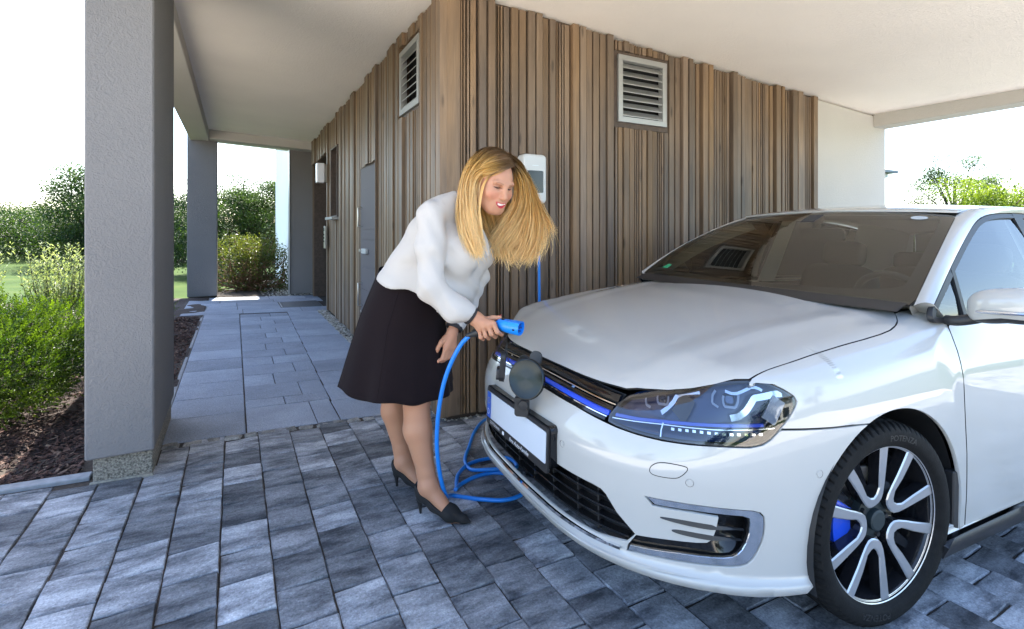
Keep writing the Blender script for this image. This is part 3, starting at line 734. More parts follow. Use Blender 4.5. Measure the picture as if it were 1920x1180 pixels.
def T(x, y):
    u, d = near_u(x, y)
    p, n = outl(u); s = (np.array([x, abs(y)]) - p) @ n
    r, R = rw(u), Rr(u); t = np.clip((r - (s - de(u))) / r, 0, 1)
    return float(zc0(x - shiftx(x, y)) - crown(x) * (y / .9) ** 2 - R * (1 - math.sqrt(max(0, 1 - t * t))))
# windscreen, roof and side glass
def wsP(s, t):
    b = np.array([.338 + .012 * abs(s) ** 2.1, .752 * s, .986 + .004 * s * s])
    e = np.array([.965 + .085 * abs(s) ** 2, .575 * s, 1.388 - .026 * s * s])
    q = b + (e - b) * t; k = 4 * t * (1 - t)
    return q + np.array([-.018, 0, .030]) * k + np.array([0, .018 * s, 0]) * k
def Gy(x, z):
    """half width of the side glass at height z"""
    k = np.clip((z - .94) / .44, 0, 1.1)
    return np.interp(x, [.3, 1.2, 2.4, 3.0], [.806, .806, .79, .74]) - .185 * k ** 1.25
# ---------------------------------------------------------------- car body
CAR_O = Vector((.664, -1.383, -S * .664)); CAR_YAW = -.05
car = empty('parked_car', CAR_O, label='white hatchback with its front charging flap open beside the woman', cat='car')
_at = math.atan(S); _c, _s = math.cos(CAR_YAW), math.sin(CAR_YAW)
_ex = Vector((_c * math.cos(_at), _s * math.cos(_at), -math.sin(_at))); _ey = Vector((-_s, _c, 0)); _ez = _ex.cross(_ey)
car.rotation_euler = Matrix((_ex, _ey, _ez)).transposed().to_euler()
# local x = back, local y = -left, local z = up
def L(q): return (q[0], -q[1], q[2])
pm, n, l, b = newmat('white_car_paint'); setp(b, color=(.435, .430, .405), rough=.40, coat=1.0, coatr=.02, spec=.5)
M['paint'] = pm
M['glass'] = glass_pane('green_tinted_glass', (.84, .90, .84), 1.55, .06)
M['sideglass'] = glass_pane('side_glass', (.80, .86, .82), 1.6, .06)
M['lens'] = glass_pane('clear_lens', (.90, .93, .98), 1.55, .045)
M['chrome'] = plain('chrome_trim', (.80, .80, .80), .06, metal=1.0)
M['blue'] = plain('blue_trim', (.01, .07, .62), .2, coat=1.0)
M['inter'] = plain('dark_interior', (.035, .033, .031), .75)
M['dash'] = plain('dashboard_plastic', (.13, .12, .105), .6, .1, 90)
M['seat'] = plain('dark_seat_cloth', (.055, .05, .047), .9)
M['rubber'] = plain('tyre_rubber', (.0085, .0085, .0085), .78, .3, 45, .15, 200, spec=.2)
M['rimface'] = plain('machined_alloy', (.56, .56, .565), .28, metal=.75)
M['rimdark'] = plain('gloss_black_alloy', (.012, .012, .014), .12)
M['lampchrome'] = plain('lamp_reflector', (.50, .52, .55), .10, metal=1.0)
M['lampframe'] = plain('lamp_frame', (.20, .25, .34), .15, coat=1.0)
M['lampinner'] = plain('painted_sky_lamp_inner', (.006, .022, .085), .12)  # deep blue of the reflected sky painted into the lamp housing
M['ledlens'] = plain('pale_light_guide', (.50, .54, .60), .14, coat=1.0, metal=.85)
ARC = np.concatenate([[0], np.cumsum(np.linalg.norm(np.diff(OUTD, axis=0), axis=1))])
def u2s(u): return math.copysign(float(np.interp(abs(u), UD, ARC)), u)
def s2u(s): return float(np.interp(abs(s), ARC, UD))
def Wm(s, z, off=0.0):
    """point of the car's flank: signed arc length from the nose, height, inset"""
    u = s2u(s); p, nn = outl(u); q = p + nn * (inset(u, z) + off); return np.array([q[0], q[1] if s >= 0 else -q[1], z])
def inpoly(x, y, P):
    c = False; j = len(P) - 1
    for i in range(len(P)):
        if (P[i][1] > y) != (P[j][1] > y) and x < (P[j][0] - P[i][0]) * (y - P[i][1]) / (P[j][1] - P[i][1] + 1e-12) + P[i][0]: c = not c
        j = i
    return c
def resamp(P, h, closed=True):
    out = []; m = len(P)
    for i in range(m if closed else m - 1):
        a, b_ = np.array(P[i]), np.array(P[(i + 1) % m]); k = max(1, int(np.linalg.norm(b_ - a) / h))
        for t in range(k): out.append(tuple(a + (b_ - a) * t / k))
    if not closed: out.append(tuple(P[-1]))
    return out
def chaikin(P, n=2, closed=True):
    for _ in range(n):
        Q = []; m = len(P)
        for i in range(m if closed else m - 1):
            a, b_ = np.array(P[i]), np.array(P[(i + 1) % m]); Q += [tuple(a * .75 + b_ * .25), tuple(a * .25 + b_ * .75)]
        P = Q
    return P
def patch(name, poly, fmap, mat, h=.03, holes=(), parent=None, thick=.012, flip=1, eps=1e-4, hb=None, skirt=None):
    """trimmed piece of a smooth surface: dense triangles inside an outline, exact normals, edges turned inwards"""
    hb = hb or h
    P = resamp(poly, hb); pts = [Vector(p) for p in P]; ed = [(i, (i + 1) % len(P)) for i in range(len(P))]
    HP = []
    for H in holes:
        Hs = resamp(H, hb); b0 = len(pts); pts += [Vector(p) for p in Hs]; ed += [(b0 + i, b0 + (i + 1) % len(Hs)) for i in range(len(Hs))]; HP.append(H)
    x0, x1 = min(p[0] for p in poly), max(p[0] for p in poly); y0, y1 = min(p[1] for p in poly), max(p[1] for p in poly)
    bnd = np.array([tuple(p) for p in pts])
    for j in range(int((y1 - y0) / h) + 1):
        for i in range(int((x1 - x0) / h) + 1):
            x, y = x0 + (i + .5 + .5 * (j % 2)) * h, y0 + (j + .5) * h
            if inpoly(x, y, poly) and not any(inpoly(x, y, H) for H in HP) and ((bnd - (x, y)) ** 2).sum(1).min() > (h * .45) ** 2: pts.append(Vector((x, y)))
    v2, e2, f2, *_ = delaunay_2d_cdt(pts, ed, [], 0, 1e-6)
    keep = []
    for f in f2:
        cx_ = sum(v2[i][0] for i in f) / len(f); cy_ = sum(v2[i][1] for i in f) / len(f)
        if inpoly(cx_, cy_, poly) and not any(inpoly(cx_, cy_, H) for H in HP): keep.append(list(f))
    V = [fmap(p[0], p[1]) for p in v2]; N = []
    for p in v2:
        a = fmap(p[0] + eps, p[1]) - fmap(p[0] - eps, p[1]); c = fmap(p[0], p[1] + eps) - fmap(p[0], p[1] - eps)
        nn = np.cross(a, c); nn = nn / (np.linalg.norm(nn) + 1e-12); N.append(nn)
    ctr = np.array([1.3, 0, .45]); dots = np.mean([(V[i] - ctr) @ N[i] for i in range(len(V))]); sg = (1 if dots > 0 else -1) * flip
    N = [nn * sg for nn in N]
    def orient(f):
        g = np.cross(V[f[1]] - V[f[0]], V[f[2]] - V[f[0]]); return f if g @ N[f[0]] > 0 else f[::-1]
    keep = [orient(f) for f in keep]
    if thick:
        cnt = {}
        for f in keep:
            for k in range(3): e = (f[k], f[(k + 1) % 3]); cnt[e] = 1
        be = [e for e in cnt if (e[1], e[0]) not in cnt]
        nv = {}
        for a, b_ in be:
            ids = []
            ev = V[b_] - V[a]; out = np.cross(ev, N[a]); out /= (np.linalg.norm(out) + 1e-12)
            for q in (a, b_):
                ids.append(len(V)); V.append(V[q]); N.append(out * .8 + N[q] * .6)
                ids.append(len(V)); V.append(V[q] - N[q] * thick); N.append(out)
            keep.append([ids[2], ids[0], ids[1], ids[3]])
    # local y = -left: mirrors the winding
    mi = [0 if len(f) == 3 else 1 for f in keep] if skirt else None
    return mesh(name, [L(v) for v in V], [f[::-1] for f in keep], mat, parent or car, True, [L(x / (np.linalg.norm(x) + 1e-12)) for x in N], mats=[mat, skirt] if skirt else None, mi=mi)
def uz(P): return [(u2s(u), z) for u, z in P]
def mirp(P): return [(-a, b_) for a, b_ in P][::-1]
def grow(P, d):
    """outline moved outwards (d > 0) or inwards"""
    P = [np.array(p) for p in P]; m = len(P); A = sum(P[i][0] * P[(i + 1) % m][1] - P[(i + 1) % m][0] * P[i][1] for i in range(m)); sg = 1 if A > 0 else -1; out = []
    for i in range(m):
        a, b_, c = P[i - 1], P[i], P[(i + 1) % m]; e1 = b_ - a; e2 = c - b_; e1 = e1 / (np.linalg.norm(e1) + 1e-9); e2 = e2 / (np.linalg.norm(e2) + 1e-9)
        nn = np.array([e1[1] + e2[1], -e1[0] - e2[0]]) * sg; nn = nn / (np.linalg.norm(nn) + 1e-9); k = 1 / max(.45, math.sqrt(max(0, (1 + e1 @ e2) / 2))); out.append(tuple(b_ + nn * d * k))
    return out
GAP = .0018
# --- outlines on the flank in (station, height)
HL = [(3.42, .694), (3.95, .714), (4.58, .738), (5.15, .760), (5.71, .780), (6.15, .792), (6.42, .797), (6.70, .797), (6.95, .790), (7.21, .776), (7.42, .760), (7.47, .745), (7.40, .728), (7.22, .700), (6.95, .662), (6.78, .640), (6.60, .625), (6.35, .617), (5.75, .613), (5.1, .607), (4.54, .604), (4.0, .605), (3.5, .609), (3.10, .617)]
ZC, AR = .322, .372
def u_of_x(x): m = (UD > 5) & (UD < 18); return float(np.interp(x, OUTD[m, 0], UD[m]))
def archpts(a0, a1, n, xc=0.0, r=AR): return [(u_of_x(xc + r * math.cos(rad(a))), ZC + r * math.sin(rad(a))) for a in np.linspace(a0, a1, n)]
halfb = [(0, .634), (1.2, .631), (2.17, .626), (3.06, .615)] + [(u, z) for u, z in HL[::-1][1:10]] + [(7.02, .668), (8.0, .667), (8.9, .666)]
a_top = math.degrees(math.asin((.664 - ZC) / AR)); 
halfb += archpts(180 - a_top, 192, 16) + [(7.86, .225), (7.72, .200), (6.62, .192), (5.62, .200), (4.46, .202), (3.0, .203), (1.4, .204)]
bp = uz(halfb); full = bp + [(0, .204)] + mirp(bp)[:-1]
LG = [(0, .418), (1.96, .418), (3.0, .418), (3.22, .414), (3.34, .404), (3.62, .357), (4.04, .311), (3.96, .296), (3.83, .277), (3.12, .262), (2.38, .258), (1.46, .255), (0, .255)]
lg = uz(LG); LGF = lg + mirp(lg)[1:-1]
FO = [(4.21, .437), (4.8, .441), (5.38, .443), (5.96, .443), (6.40, .442), (6.56, .437), (6.66, .424), (6.68, .400), (6.67, .374), (6.62, .345), (6.54, .319), (6.46, .300), (6.34, .284), (6.20, .276), (6.0, .272), (5.42, .267), (4.46, .258), (3.84, .250)]
FW = [(3.86, .268), (4.06, .309), (4.71, .322), (5.30, .331), (5.50, .336), (5.60, .347), (5.67, .378), (5.71, .414), (5.2, .416), (4.40, .411)]
FH = uz(FO + FW)
pv = {}
bumper = patch('front_bumper', grow(full, -GAP), lambda s, z: Wm(s, z), M['paint'], .026, [LGF, FH, mirp(FH)], hb=.02)
# thin dark joint of the front lip, chrome strip above it
def strip(name, pts, off, w, d, mat, parent=None, both=True, ends=True):
    """raised bar that follows the flank through (station, height) points"""
    S_ = catd([(u2s(u), z) for u, z in pts], 10); sets = [S_]
    mb = MB()
    if both == 'join': S_ = np.concatenate([S_[::-1] * np.array([-1, 1]), S_[1:]]); sets = [S_]
    elif both: sets.append(S_ * np.array([-1, 1]))
    for Q in sets:
        m = len(Q); vs = []
        for i in range(m):
            s_, z_ = Q[i]; ww = w[0] + (w[1] - w[0]) * i / (m - 1) if isinstance(w, tuple) else w
            for dz, o in ((-ww / 2, 0), (-ww / 2 * .8, -d), (ww / 2 * .8, -d), (ww / 2, 0)): vs.append(L(Wm(s_, z_ + dz, off + o)))
        fs = [(4 * i + k, 4 * i + k + 1, 4 * i + k + 5, 4 * i + k + 4) for i in range(m - 1) for k in range(3)] + [(0, 1, 2, 3), (4 * m - 1, 4 * m - 2, 4 * m - 3, 4 * m - 4)]
        mb.add(vs, fs)
    return mb.obj(name, mat, parent or car, True, 50)
strip('chrome_strip', [(0, .247), (1.5, .248), (2.38, .2505), (3.12, .2525), (3.72, .2555)], .006, .011, .016, M['chrome'], both='join')
strip('lip_crease', [(0, .2235), (1.5, .224), (3.2, .227), (4.3, .231), (5.17, .235), (6.33, .240), (7.78, .248)], .0, .004, .0022, M['paint'], both='join')
# --- lower grille: dark recess, slats and uprights
rec = patch('lower_grille', grow(LGF, .012), lambda s, z: Wm(s, z, .055), M['black'], .04, thick=.03)
for z in (.286, .318, .350, .384):
    ue = float(np.interp(z, [.277, .311, .357, .404], [3.86, 4.02, 3.64, 3.36])) - .05
    strip('grille_slat', [(0, z - .004), (1.5, z - .003), (ue * .75, z), (ue, z + .001)], .045, .006, .030, M['blackgloss'], rec, both='join')
for u in (.6, 1.5, 2.35, 3.0):
    for sg in (-1, 1):
        q = MB(); s_ = u2s(u) * sg; q.add([L(Wm(s_ + d, z, o)) for z in (.262, .414) for d in (-.003, .003) for o in (.052, .03)], [(0, 1, 3, 2), (4, 6, 7, 5), (0, 4, 5, 1), (2, 3, 7, 6), (0, 2, 6, 4), (1, 5, 7, 3)]); q.obj('grille_upright', M['black'], rec)
# --- fog corner: C shaped light guide, black pocket, fins
for sg in (1, -1):
    fo = FO; fi = [(4.44, .414), (5.2, .419), (5.75, .4195), (6.20, .419), (6.33, .414), (6.345, .400), (6.335, .373), (6.28, .345), (6.21, .326), (6.12, .312), (6.02, .304), (5.85, .299), (5.62, .296), (4.92, .290), (3.90, .272)]
    cl = [(u2s(u) * sg, z) for u, z in fo + fi[::-1]]
    if sg < 0: cl = cl[::-1]
    fg = patch('fog_light_guide', grow(cl, -.004), lambda s, z: Wm(s, z, .0035), M['ledlens'], .02, thick=.02)
    bz = patch('bezel', grow(cl, -.0005), lambda s, z: Wm(s, z, .010), M['blackgloss'], .02, thick=.01, parent=fg)
    dk = [(u2s(u) * sg, z) for u, z in fi[:12] + [(4.92, .290), (3.90, .272), (4.06, .312)] + FW[2:8] + [(5.2, .4165), (4.40, .412)]]
    pk = patch('fog_pocket', [(u2s(u) * sg, z) for u, z in ((3.8, .262), (4.1, .33), (5.45, .35), (5.62, .43), (6.4, .43), (6.4, .36), (6.3, .30), (6.0, .285), (5.0, .28))], lambda s, z: Wm(s, z, .022 + .03 * sm(5.3, 6.2, s2u(s)) * sm(.29, .34, z)), M['blackgloss'], .025, thick=0)
    for zz, ua, ue in ((.384, 4.56, 6.24), (.353, 4.80, 6.20)):
        Q = [(ua, zz + .001), (5.0, zz + .001), (5.5, zz), (5.75, zz), (ue, zz - .001)]
        S_ = catd([(u2s(u) * sg, z) for u, z in Q], 8); m = len(S_); vs = []
        for i in range(m):
            t = i / (m - 1); ww = .0015 + .012 * math.sin(math.pi * min(1, t * 1.1)) ** .6; oo = -.002 + .006 * sm(.55, 1, t)
            for dz, o in ((-ww / 2, .012), (-ww / 2, oo - .002), (ww / 2, oo + .002), (ww / 2, .012)): vs.append(L(Wm(S_[i][0], S_[i][1] + dz, o)))
        mb = MB(); mb.add(vs, [(4 * i + k, 4 * i + k + 1, 4 * i + k + 5, 4 * i + k + 4) for i in range(m - 1) for k in range(3)]); mb.obj('fog_fin', M['black'], pk, True)
# --- upper grille between the headlights
GT = [(0, .7065), (1, .7055), (2.08, .7005), (3.36, .691)]; GB = [(0, .636), (1.2, .633), (2.17, .627), (3.08, .6175)]
def gz(u, f): return float(np.interp(u, [p[0] for p in GB], [p[1] for p in GB]) * (1 - f) + np.interp(u, [p[0] for p in GT], [p[1] for p in GT]) * f)
gp = uz(GB + [(3.36, .6905)] + GT[::-1][1:]); gpf = gp[:-1] + [gp[-1]] + mirp(gp)[1:-1]
ug = patch('upper_grille', gpf, lambda s, z: Wm(s, z, .030), M['black'], .03, thick=.0)
def gbar(name, f, w, off, d, mat, ue0=3.10, ue1=3.34): 
    ue = ue0 + (ue1 - ue0) * f
    return strip(name, [(0, gz(0, f)), (1, gz(1, f)), (2, gz(2, f)), (ue, gz(ue, f))], off, w, d, mat, ug, both='join')
gbar('grille_bar', .86, .020, .022, .020, M['blackgloss']); gbar('grille_bar', .45, .014, .024, .018, M['blackgloss']); gbar('grille_bar', .06, .010, .016, .015, M['blackgloss'])
gbar('chrome_line', .625, .0035, .014, .008, M['chrome']); gbar('blue_line', .27, .0125, .012, .010, M['blue']); gbar('chrome_line', .155, .0035, .010, .009, M['chrome'])
q = MB()
for sg in (-1, 1):
    s_ = u2s(1.72) * sg; q.add([L(Wm(s_ + d + (.012 * sg if z > .66 else 0), z, o)) for z in (gz(1.7, .36), gz(1.7, .6)) for d in (-.008, .008) for o in (.03, .006)], [(0, 1, 3, 2), (4, 6, 7, 5), (0, 4, 5, 1), (2, 3, 7, 6), (0, 2, 6, 4), (1, 5, 7, 3)])
q.obj('trim_badge', M['chrome'], ug)
# --- headlights
for sg in (1, -1):
    hp = chaikin([(u2s(u) * sg, z) for u, z in HL], 1)
    if sg < 0: hp = hp[::-1]
    W_ = lambda u, z, o: L(Wm(u2s(u) * sg, z, o))
    hb = patch('headlight', grow(hp, -GAP), lambda s, z: Wm(s, z, .004 - .0), M['lens'], .022, thick=0)
    patch('seal', grow(hp, -.0008), lambda s, z: Wm(s, z, .0045), M['black'], .02, [grow(hp, -.0065)], parent=hb, thick=.02)
    patch('housing', grow(hp, -.003), lambda s, z: Wm(s, z, .055 - .03 * sm(.64, .61, z)), M['lampinner'], .03, parent=hb, thick=0)
    def band(name, pts, w, o, mat, d=.006):
        Q = np.array(chaikin(resamp([(u2s(u) * sg, z) for u, z in pts], .01, False), 1, False)); m = len(Q); vs = []
        for i in range(m):
            t = Q[min(i + 1, m - 1)] - Q[max(i - 1, 0)]; t = t / (np.linalg.norm(t) + 1e-9); nx = np.array([-t[1], t[0]]) * w / 2
            ox = o[0] + (o[1] - o[0]) * i / (m - 1) if isinstance(o, tuple) else o
            for k, oo in ((-1, d), (-1, 0), (1, 0), (1, d)): vs.append(L(Wm(Q[i][0] + nx[0] * k, Q[i][1] + nx[1] * k, ox + oo)))
        mb = MB(); mb.add(vs, [(4 * i + k, 4 * i + (k + 1), 4 * i + 4 + (k + 1), 4 * i + 4 + k) for i in range(m - 1) for k in range(3)] + [(0, 1, 2, 3), (4 * m - 4, 4 * m - 3, 4 * m - 2, 4 * m - 1)])
        return mb.obj(name, mat, hb, True, 40)
    # light signature: two hooked reflectors, clear frames, low strip with a row of diodes
    LC, LF = M['lampchrome'], M['ledlens']
    band('light_guide', [(4.17, .711), (4.42, .716), (4.75, .731), (4.96, .739), (5.21, .750)], .006, .026, LC)
    band('light_guide', [(5.38, .743), (5.17, .737), (4.96, .730), (4.80, .719), (4.72, .700), (4.58, .681), (4.42, .663)], .013, (.022, .032), LC)
    band('light_guide', [(5.92, .757), (6.08, .752), (6.21, .754), (6.54, .775), (6.67, .774), (6.79, .765)], .008, .022, LF)
    band('light_guide', [(7.22, .763), (7.0, .760), (6.79, .752), (6.57, .745), (6.48, .727), (6.37, .707), (6.21, .690), (6.0, .682)], .018, (.018, .030), LC)
    for pts in ([(4.29, .713), (4.29, .700), (4.34, .688), (4.56, .690), (4.59, .700), (4.58, .717)], [(5.92, .746), (5.88, .730), (5.90, .713), (6.15, .714), (6.21, .728), (6.25, .752)], [(3.96, .706), (3.97, .690), (4.02, .678), (4.17, .674)], [(5.75, .755), (5.66, .738), (5.64, .718), (5.79, .708)]):
        band('lamp_frame', pts, .0065, .027, M['lampframe'], .004)
    band('side_marker', [(6.80, .682), (7.12, .750)], .042, .018, M['lampframe'])
    band('blue_line', [(3.3, .637), (3.9, .641), (4.5, .649), (5.42, .661), (6.12, .670), (6.7, .676)], .008, .012, M['blue'])
    band('chrome_line', [(3.25, .628), (3.83, .634), (4.5, .643), (5.62, .653), (6.33, .662), (6.92, .670)], .0024, .009, M['chrome'], .003)
    band('divider', [(4.54, .651), (4.50, .629), (4.50, .606)], .004, .008, M['chrome'])
    band('shroud', [(5.10, .724), (4.98, .690), (4.83, .660)], .05, .034, M['black'])
    for u0, z0, w in ((4.43, .700, .05), (6.05, .731, .055)):
        mb = MB(); s0 = u2s(u0) * sg
        ring = [(s0 + w * .62 * x, z0 + w * .5 * y) for x, y in rrect(1, 1, .28, 4)]
        k = len(ring); vs = [L(Wm(a, b_, o)) for o, sc in ((.05, 1), (.034, 1), (.030, .86), (.036, .7)) for a, b_ in [(s0 + (x - s0) * sc, z0 + (y - z0) * sc) for x, y in ring]]
        mb.add(vs, [(i * k + j, i * k + (j + 1) % k, (i + 1) * k + (j + 1) % k, (i + 1) * k + j) for i in range(3) for j in range(k)] + [tuple(3 * k + j for j in range(k))])
        mb.obj('projector', plain('lens_block', (.05, .07, .12), .08, metal=.6, coat=1.0), hb, True, 40)
    q = MB()
    for k in range(13):
        u0 = 4.75 + k * .155; z0 = float(np.interp(u0, [4.67, 5.17, 5.75, 6.6], [.634, .639, .642, .650]))
        q.add([L(Wm((u2s(u0) + d) * sg, z0 + e, o)) for e in (-.003, .004) for d in (-.005, .005) for o in (.02, .013)], [(0, 1, 3, 2), (4, 6, 7, 5), (0, 4, 5, 1), (2, 3, 7, 6), (0, 2, 6, 4), (1, 5, 7, 3)])
    q.obj('led_row', M['chrome'], hb)
# --- bonnet
SHUT = [(-.508, .757), (-.43, .765), (-.354, .771), (-.159, .778), (.003, .782), (.10, .782), (.17, .776), (.23, .762), (.28, .742), (.325, .715), (.36, .69)]
lead = []
for u in np.linspace(0, 3.4, 14): p, nn = outl(u); e = p + nn * (de(u) + .003); lead.append((e[0], e[1]))
for u, z in [(3.7, 0), (3.95, 0), (4.58, 0), (5.15, 0), (5.71, 0), (6.15, 0)]: p, nn = outl(u); e = p + nn * (de(u) + .009); lead.append((e[0], e[1]))
rear = [(.352, .655), (.345, .60), (.343, .45), (.340, .25), (.338, 0)]
hh = lead + [(a, b_ - .003) for a, b_ in SHUT] + rear; hoodp = hh + [(x, -y) for x, y in hh[::-1]][1:-1]
patch('bonnet', grow(hoodp, -GAP), lambda x, y: np.array([x, y, T(x, y) + .010 * sm(.10, 0, abs(abs(y) - np.interp(x, [-.74, -.62, -.48, -.25, 0, .3], [.45, .485, .505, .53, .57, .62])) ) * sm(-.76, -.55, x) * .45]), M['paint'], .03, hb=.02, skirt=M['dark'])  # turned-in edges painted black to stand for shade in the gap
# --- front wings: flank below, rounded shoulder above, up to the bonnet gap
SHx, SHy = [p[0] for p in SHUT], [p[1] for p in SHUT]
def Fw(s, v):
    u = s2u(s); sg = 1 if s >= 0 else -1
    if v <= 1: q = Wm(abs(s), .2 + (zev(u) - .2) * v); 
    else:
        p, nn = outl(u); e = p + nn * de(u); ysh = float(np.interp(e[0], SHx, SHy)); k = (e[1] - ysh) / max(.2, -nn[1]) * (v - 1)
        f = e + nn * k; q = np.array([f[0], f[1], T(f[0], f[1])])
    return np.array([q[0], q[1] * sg, q[2]])
def zv(u, z): return (z - .2) / (zev(u) - .2)
wing = [(u, zv(u, z)) for u, z in HL[6:15]] + [(7.03, zv(7.03, .671)), (8.0, zv(8, .670)), (8.9, zv(8.9, .669))]
wing += [(u, zv(u, z)) for u, z in archpts(180 - a_top - .6, -8, 34)] + [(u_of_x(.372), zv(11, .235)), (11.86, zv(11.86, .245)), (11.86, zv(11.86, .42)), (11.84, zv(11.84, .6)), (11.83, zv(11.83, .77)), (11.92, zv(11.92, .84)), (11.99, 1.0), (12.02, 1.2), (12.03, 1.6), (12.03, 2.0)]
wing += [(u, 2.0) for u in np.linspace(11.85, 6.5, 17)]
wing[0] = (6.42, 1.0)
VS = .55
for sg in (1, -1):
    P = [(u2s(u) * sg, v * VS) for u, v in wing]
    if sg < 0: P = P[::-1]
    patch('front_wing', grow(P, -GAP), lambda s, v: Fw(s, v / VS), M['paint'], .022, hb=.018)
# --- doors, rear quarters, tail
def flank(name, pts, mat=None, h=.035, off=0.0, thick=.012, parent=None, only=None):
    out = []
    for sg in (1, -1):
        P = [(u2s(u) * sg, z) for u, z in pts]
        if sg < 0: P = P[::-1]
        out.append(patch(name, grow(P, -GAP), lambda s, z: Wm(s, z, off), mat or M['paint'], h, thick=thick, parent=parent, skirt=M['dark'] if 'door' in name else None))  # door edges painted black, shade of the gap put into the colour
    return out
ux = u_of_x
BELT = .940
dfront = [(11.87, .245), (11.87, .42), (11.85, .6), (11.84, .77), (11.93, .84), (12.0, .92), (12.1, BELT), (ux(1.0), BELT), (ux(1.50), BELT), (ux(1.50), .6), (ux(1.47), .25)]
fd = flank('front_door', dfront)
drear = [(ux(1.475), .25), (ux(1.505), .6), (ux(1.505), BELT), (ux(2.45), BELT), (ux(2.42), .78)] + archpts(60, 196, 20, 2.63)[::1] + [(ux(2.63 - AR), .245)]
drear = [(ux(1.475), .25), (ux(1.505), .6), (ux(1.505), BELT), (ux(2.45), BELT), (ux(2.45), .70)] + archpts(118, 190, 14, 2.63) + [(ux(2.26), .25)]
flank('rear_door', drear)
quart = [(ux(2.455), .70), (ux(2.455), BELT), (17.6, BELT), (19.2, BELT), (19.2, .5), (19.2, .25), (ux(2.99), .25)] + archpts(-8, 117, 22, 2.63)
flank('rear_quarter', quart)
tail = [(19.21, .25), (21, .25), (21, BELT), (19.21, BELT)]
tp = uz(tail); patch('tailgate', [tp[0]] + [(ARC[-1 - 0] if False else u2s(21), .25)] + [(u2s(21), BELT)] + [tp[3]], lambda s, z: Wm(s, z), M['paint'], .05)
tm = [(-a, b_) for a, b_ in tp][::-1]; patch('tailgate', tm, lambda s, z: Wm(s, z), M['paint'], .05)
flank('side_skirt', [(11.0, .215), (11.3, .238), (14, .246), (ux(2.24), .246), (ux(2.2), .17), (11.15, .155)], M['black'], .04, -.012, .03)
flank('sill', [(11.05, .262), (11.05, .236), (ux(2.26), .246), (ux(2.26), .275)], None, .04, .004, .01)
for sg in (1, -1):
    q = MB(); q.tube([L((np.interp(z, [.25, .5], [.905, .898]) * 0 + 1.33, .893 * sg, .80)), L((1.33, .922 * sg, .80)), L((1.42, .925 * sg, .803)), L((1.43, .89 * sg, .803))], .011, 10) if False else None
    q = MB(); q.tube([L((1.22, .885 * sg, .835)), L((1.235, .915 * sg, .836)), L((1.33, .918 * sg, .84)), L((1.42, .912 * sg, .842)), L((1.435, .88 * sg, .842))], .010, 10); q.obj('door_handle', M['paint'], fd[0 if sg > 0 else 1], True)
# wheel arch liners, underbody, inner shell
for xc in (0.0, 2.63):
    for sg in (1, -1):
        q = MB(); n_ = 30; vs = []
        for k in range(n_ + 1):
            a = rad(200 - 220 * k / n_)
            for y, r in ((.875, AR + .006), (.60, AR + .006), (.56, AR - .05)): vs.append(L((xc + r * math.cos(a), y * sg, ZC + r * math.sin(a))))
        q.add(vs, [(3 * k + j, 3 * k + j + 1, 3 * k + j + 4, 3 * k + j + 3) for k in range(n_) for j in range(2)])
        q.add([L((xc + (AR - .04) * math.cos(rad(200 - 220 * k / n_)), .565 * sg, ZC + (AR - .04) * math.sin(rad(200 - 220 * k / n_)))) for k in range(n_ + 1)], [tuple(range(n_ + 1))])
        q.obj('arch_liner', M['black'], car, True, 40)
        # painted lip of the arch
        q = MB(); vs = []
        for k in range(41):
            a = rad(190 - 198 * k / 40) 
            for r, o in ((AR + .0005, .010), (AR + .0008, -.0035), (AR + .014, -.0042), (AR + .034, -.0005)):
                x, z = xc + r * math.cos(a), ZC + r * math.sin(a); vs.append(L(Wm(u2s(ux(x)) * sg, z, o)))
        q.add(vs, [(4 * k + j, 4 * k + j + 1, 4 * k + j + 5, 4 * k + j + 4) for k in range(40) for j in range(3)]); 
        if xc > 1: q.obj('arch_lip', M['paint'], car, True, 60)
for sg in (1, -1):
    q = MB(); q.cbox(.335, .372, -.03, .0, .19, .44, .004, tr=lambda v: L((v[0], (.893 + v[1]) * sg, v[2]))); q.obj('mud_guard', M['black'], car)
q = MB(); q.cbox(-.70, 3.2, -.55, .55, .16, .22, .01); q.cbox(.42, 2.2, -.86, .86, .17, .24, .01); q.obj('underbody', M['black'], car)
q = MB(); q.box(-.66, .25, -.55, .55, .22, .62); q.obj('engine_bay', M['dark'], car)
q = MB(); q.box(.36, .40, -.80, .80, .2, .90); q.obj('bulkhead', M['dark'], car)
# --- windscreen
def wsM(a, b_): return wsP(a, b_)
wsp = [(-.985, .0), (-.5, -.0), (0, 0), (.5, 0), (.985, 0), (1, .05), (1, .95), (.97, 1.0), (-.97, 1), (-1, .95), (-1, .05)]
sc = .75
wo = patch('windscreen', [(a * .66, b_ * .75) for a, b_ in wsp], lambda a, b_: wsP(a / .66, b_ / .75), M['glass'], .035, thick=0)
inner = [(-.90, .115), (-.6, .075), (0, .06), (.6, .075), (.90, .115), (.935, .18), (.93, .92), (.89, .955), (-.89, .955), (-.93, .92), (-.935, .18)]
patch('frit_band', [(a * .66, b_ * .75) for a, b_ in wsp], lambda a, b_: wsP(a / .66, b_ / .75) - np.array([-.002, 0, .004]), M['black'], .03, [chaikin([(a * .66, b_ * .75) for a, b_ in inner], 2)], parent=wo, thick=0)
q = MB(); q.lathe([(0, 0), (1, 0)], 24); q = MB()
st = [(.80 + .055 * math.cos(a), .90 + .032 * math.sin(a)) for a in np.linspace(0, 2 * math.pi, 20, endpoint=False)]
patch('sun_sticker', [(a * .66, b_ * .75) for a, b_ in st], lambda a, b_: wsP(a / .66, b_ / .75) + np.array([-.001, 0, .002]), plain('pale_sticker', (.5, .52, .5), .5), .03, parent=wo, thick=0)
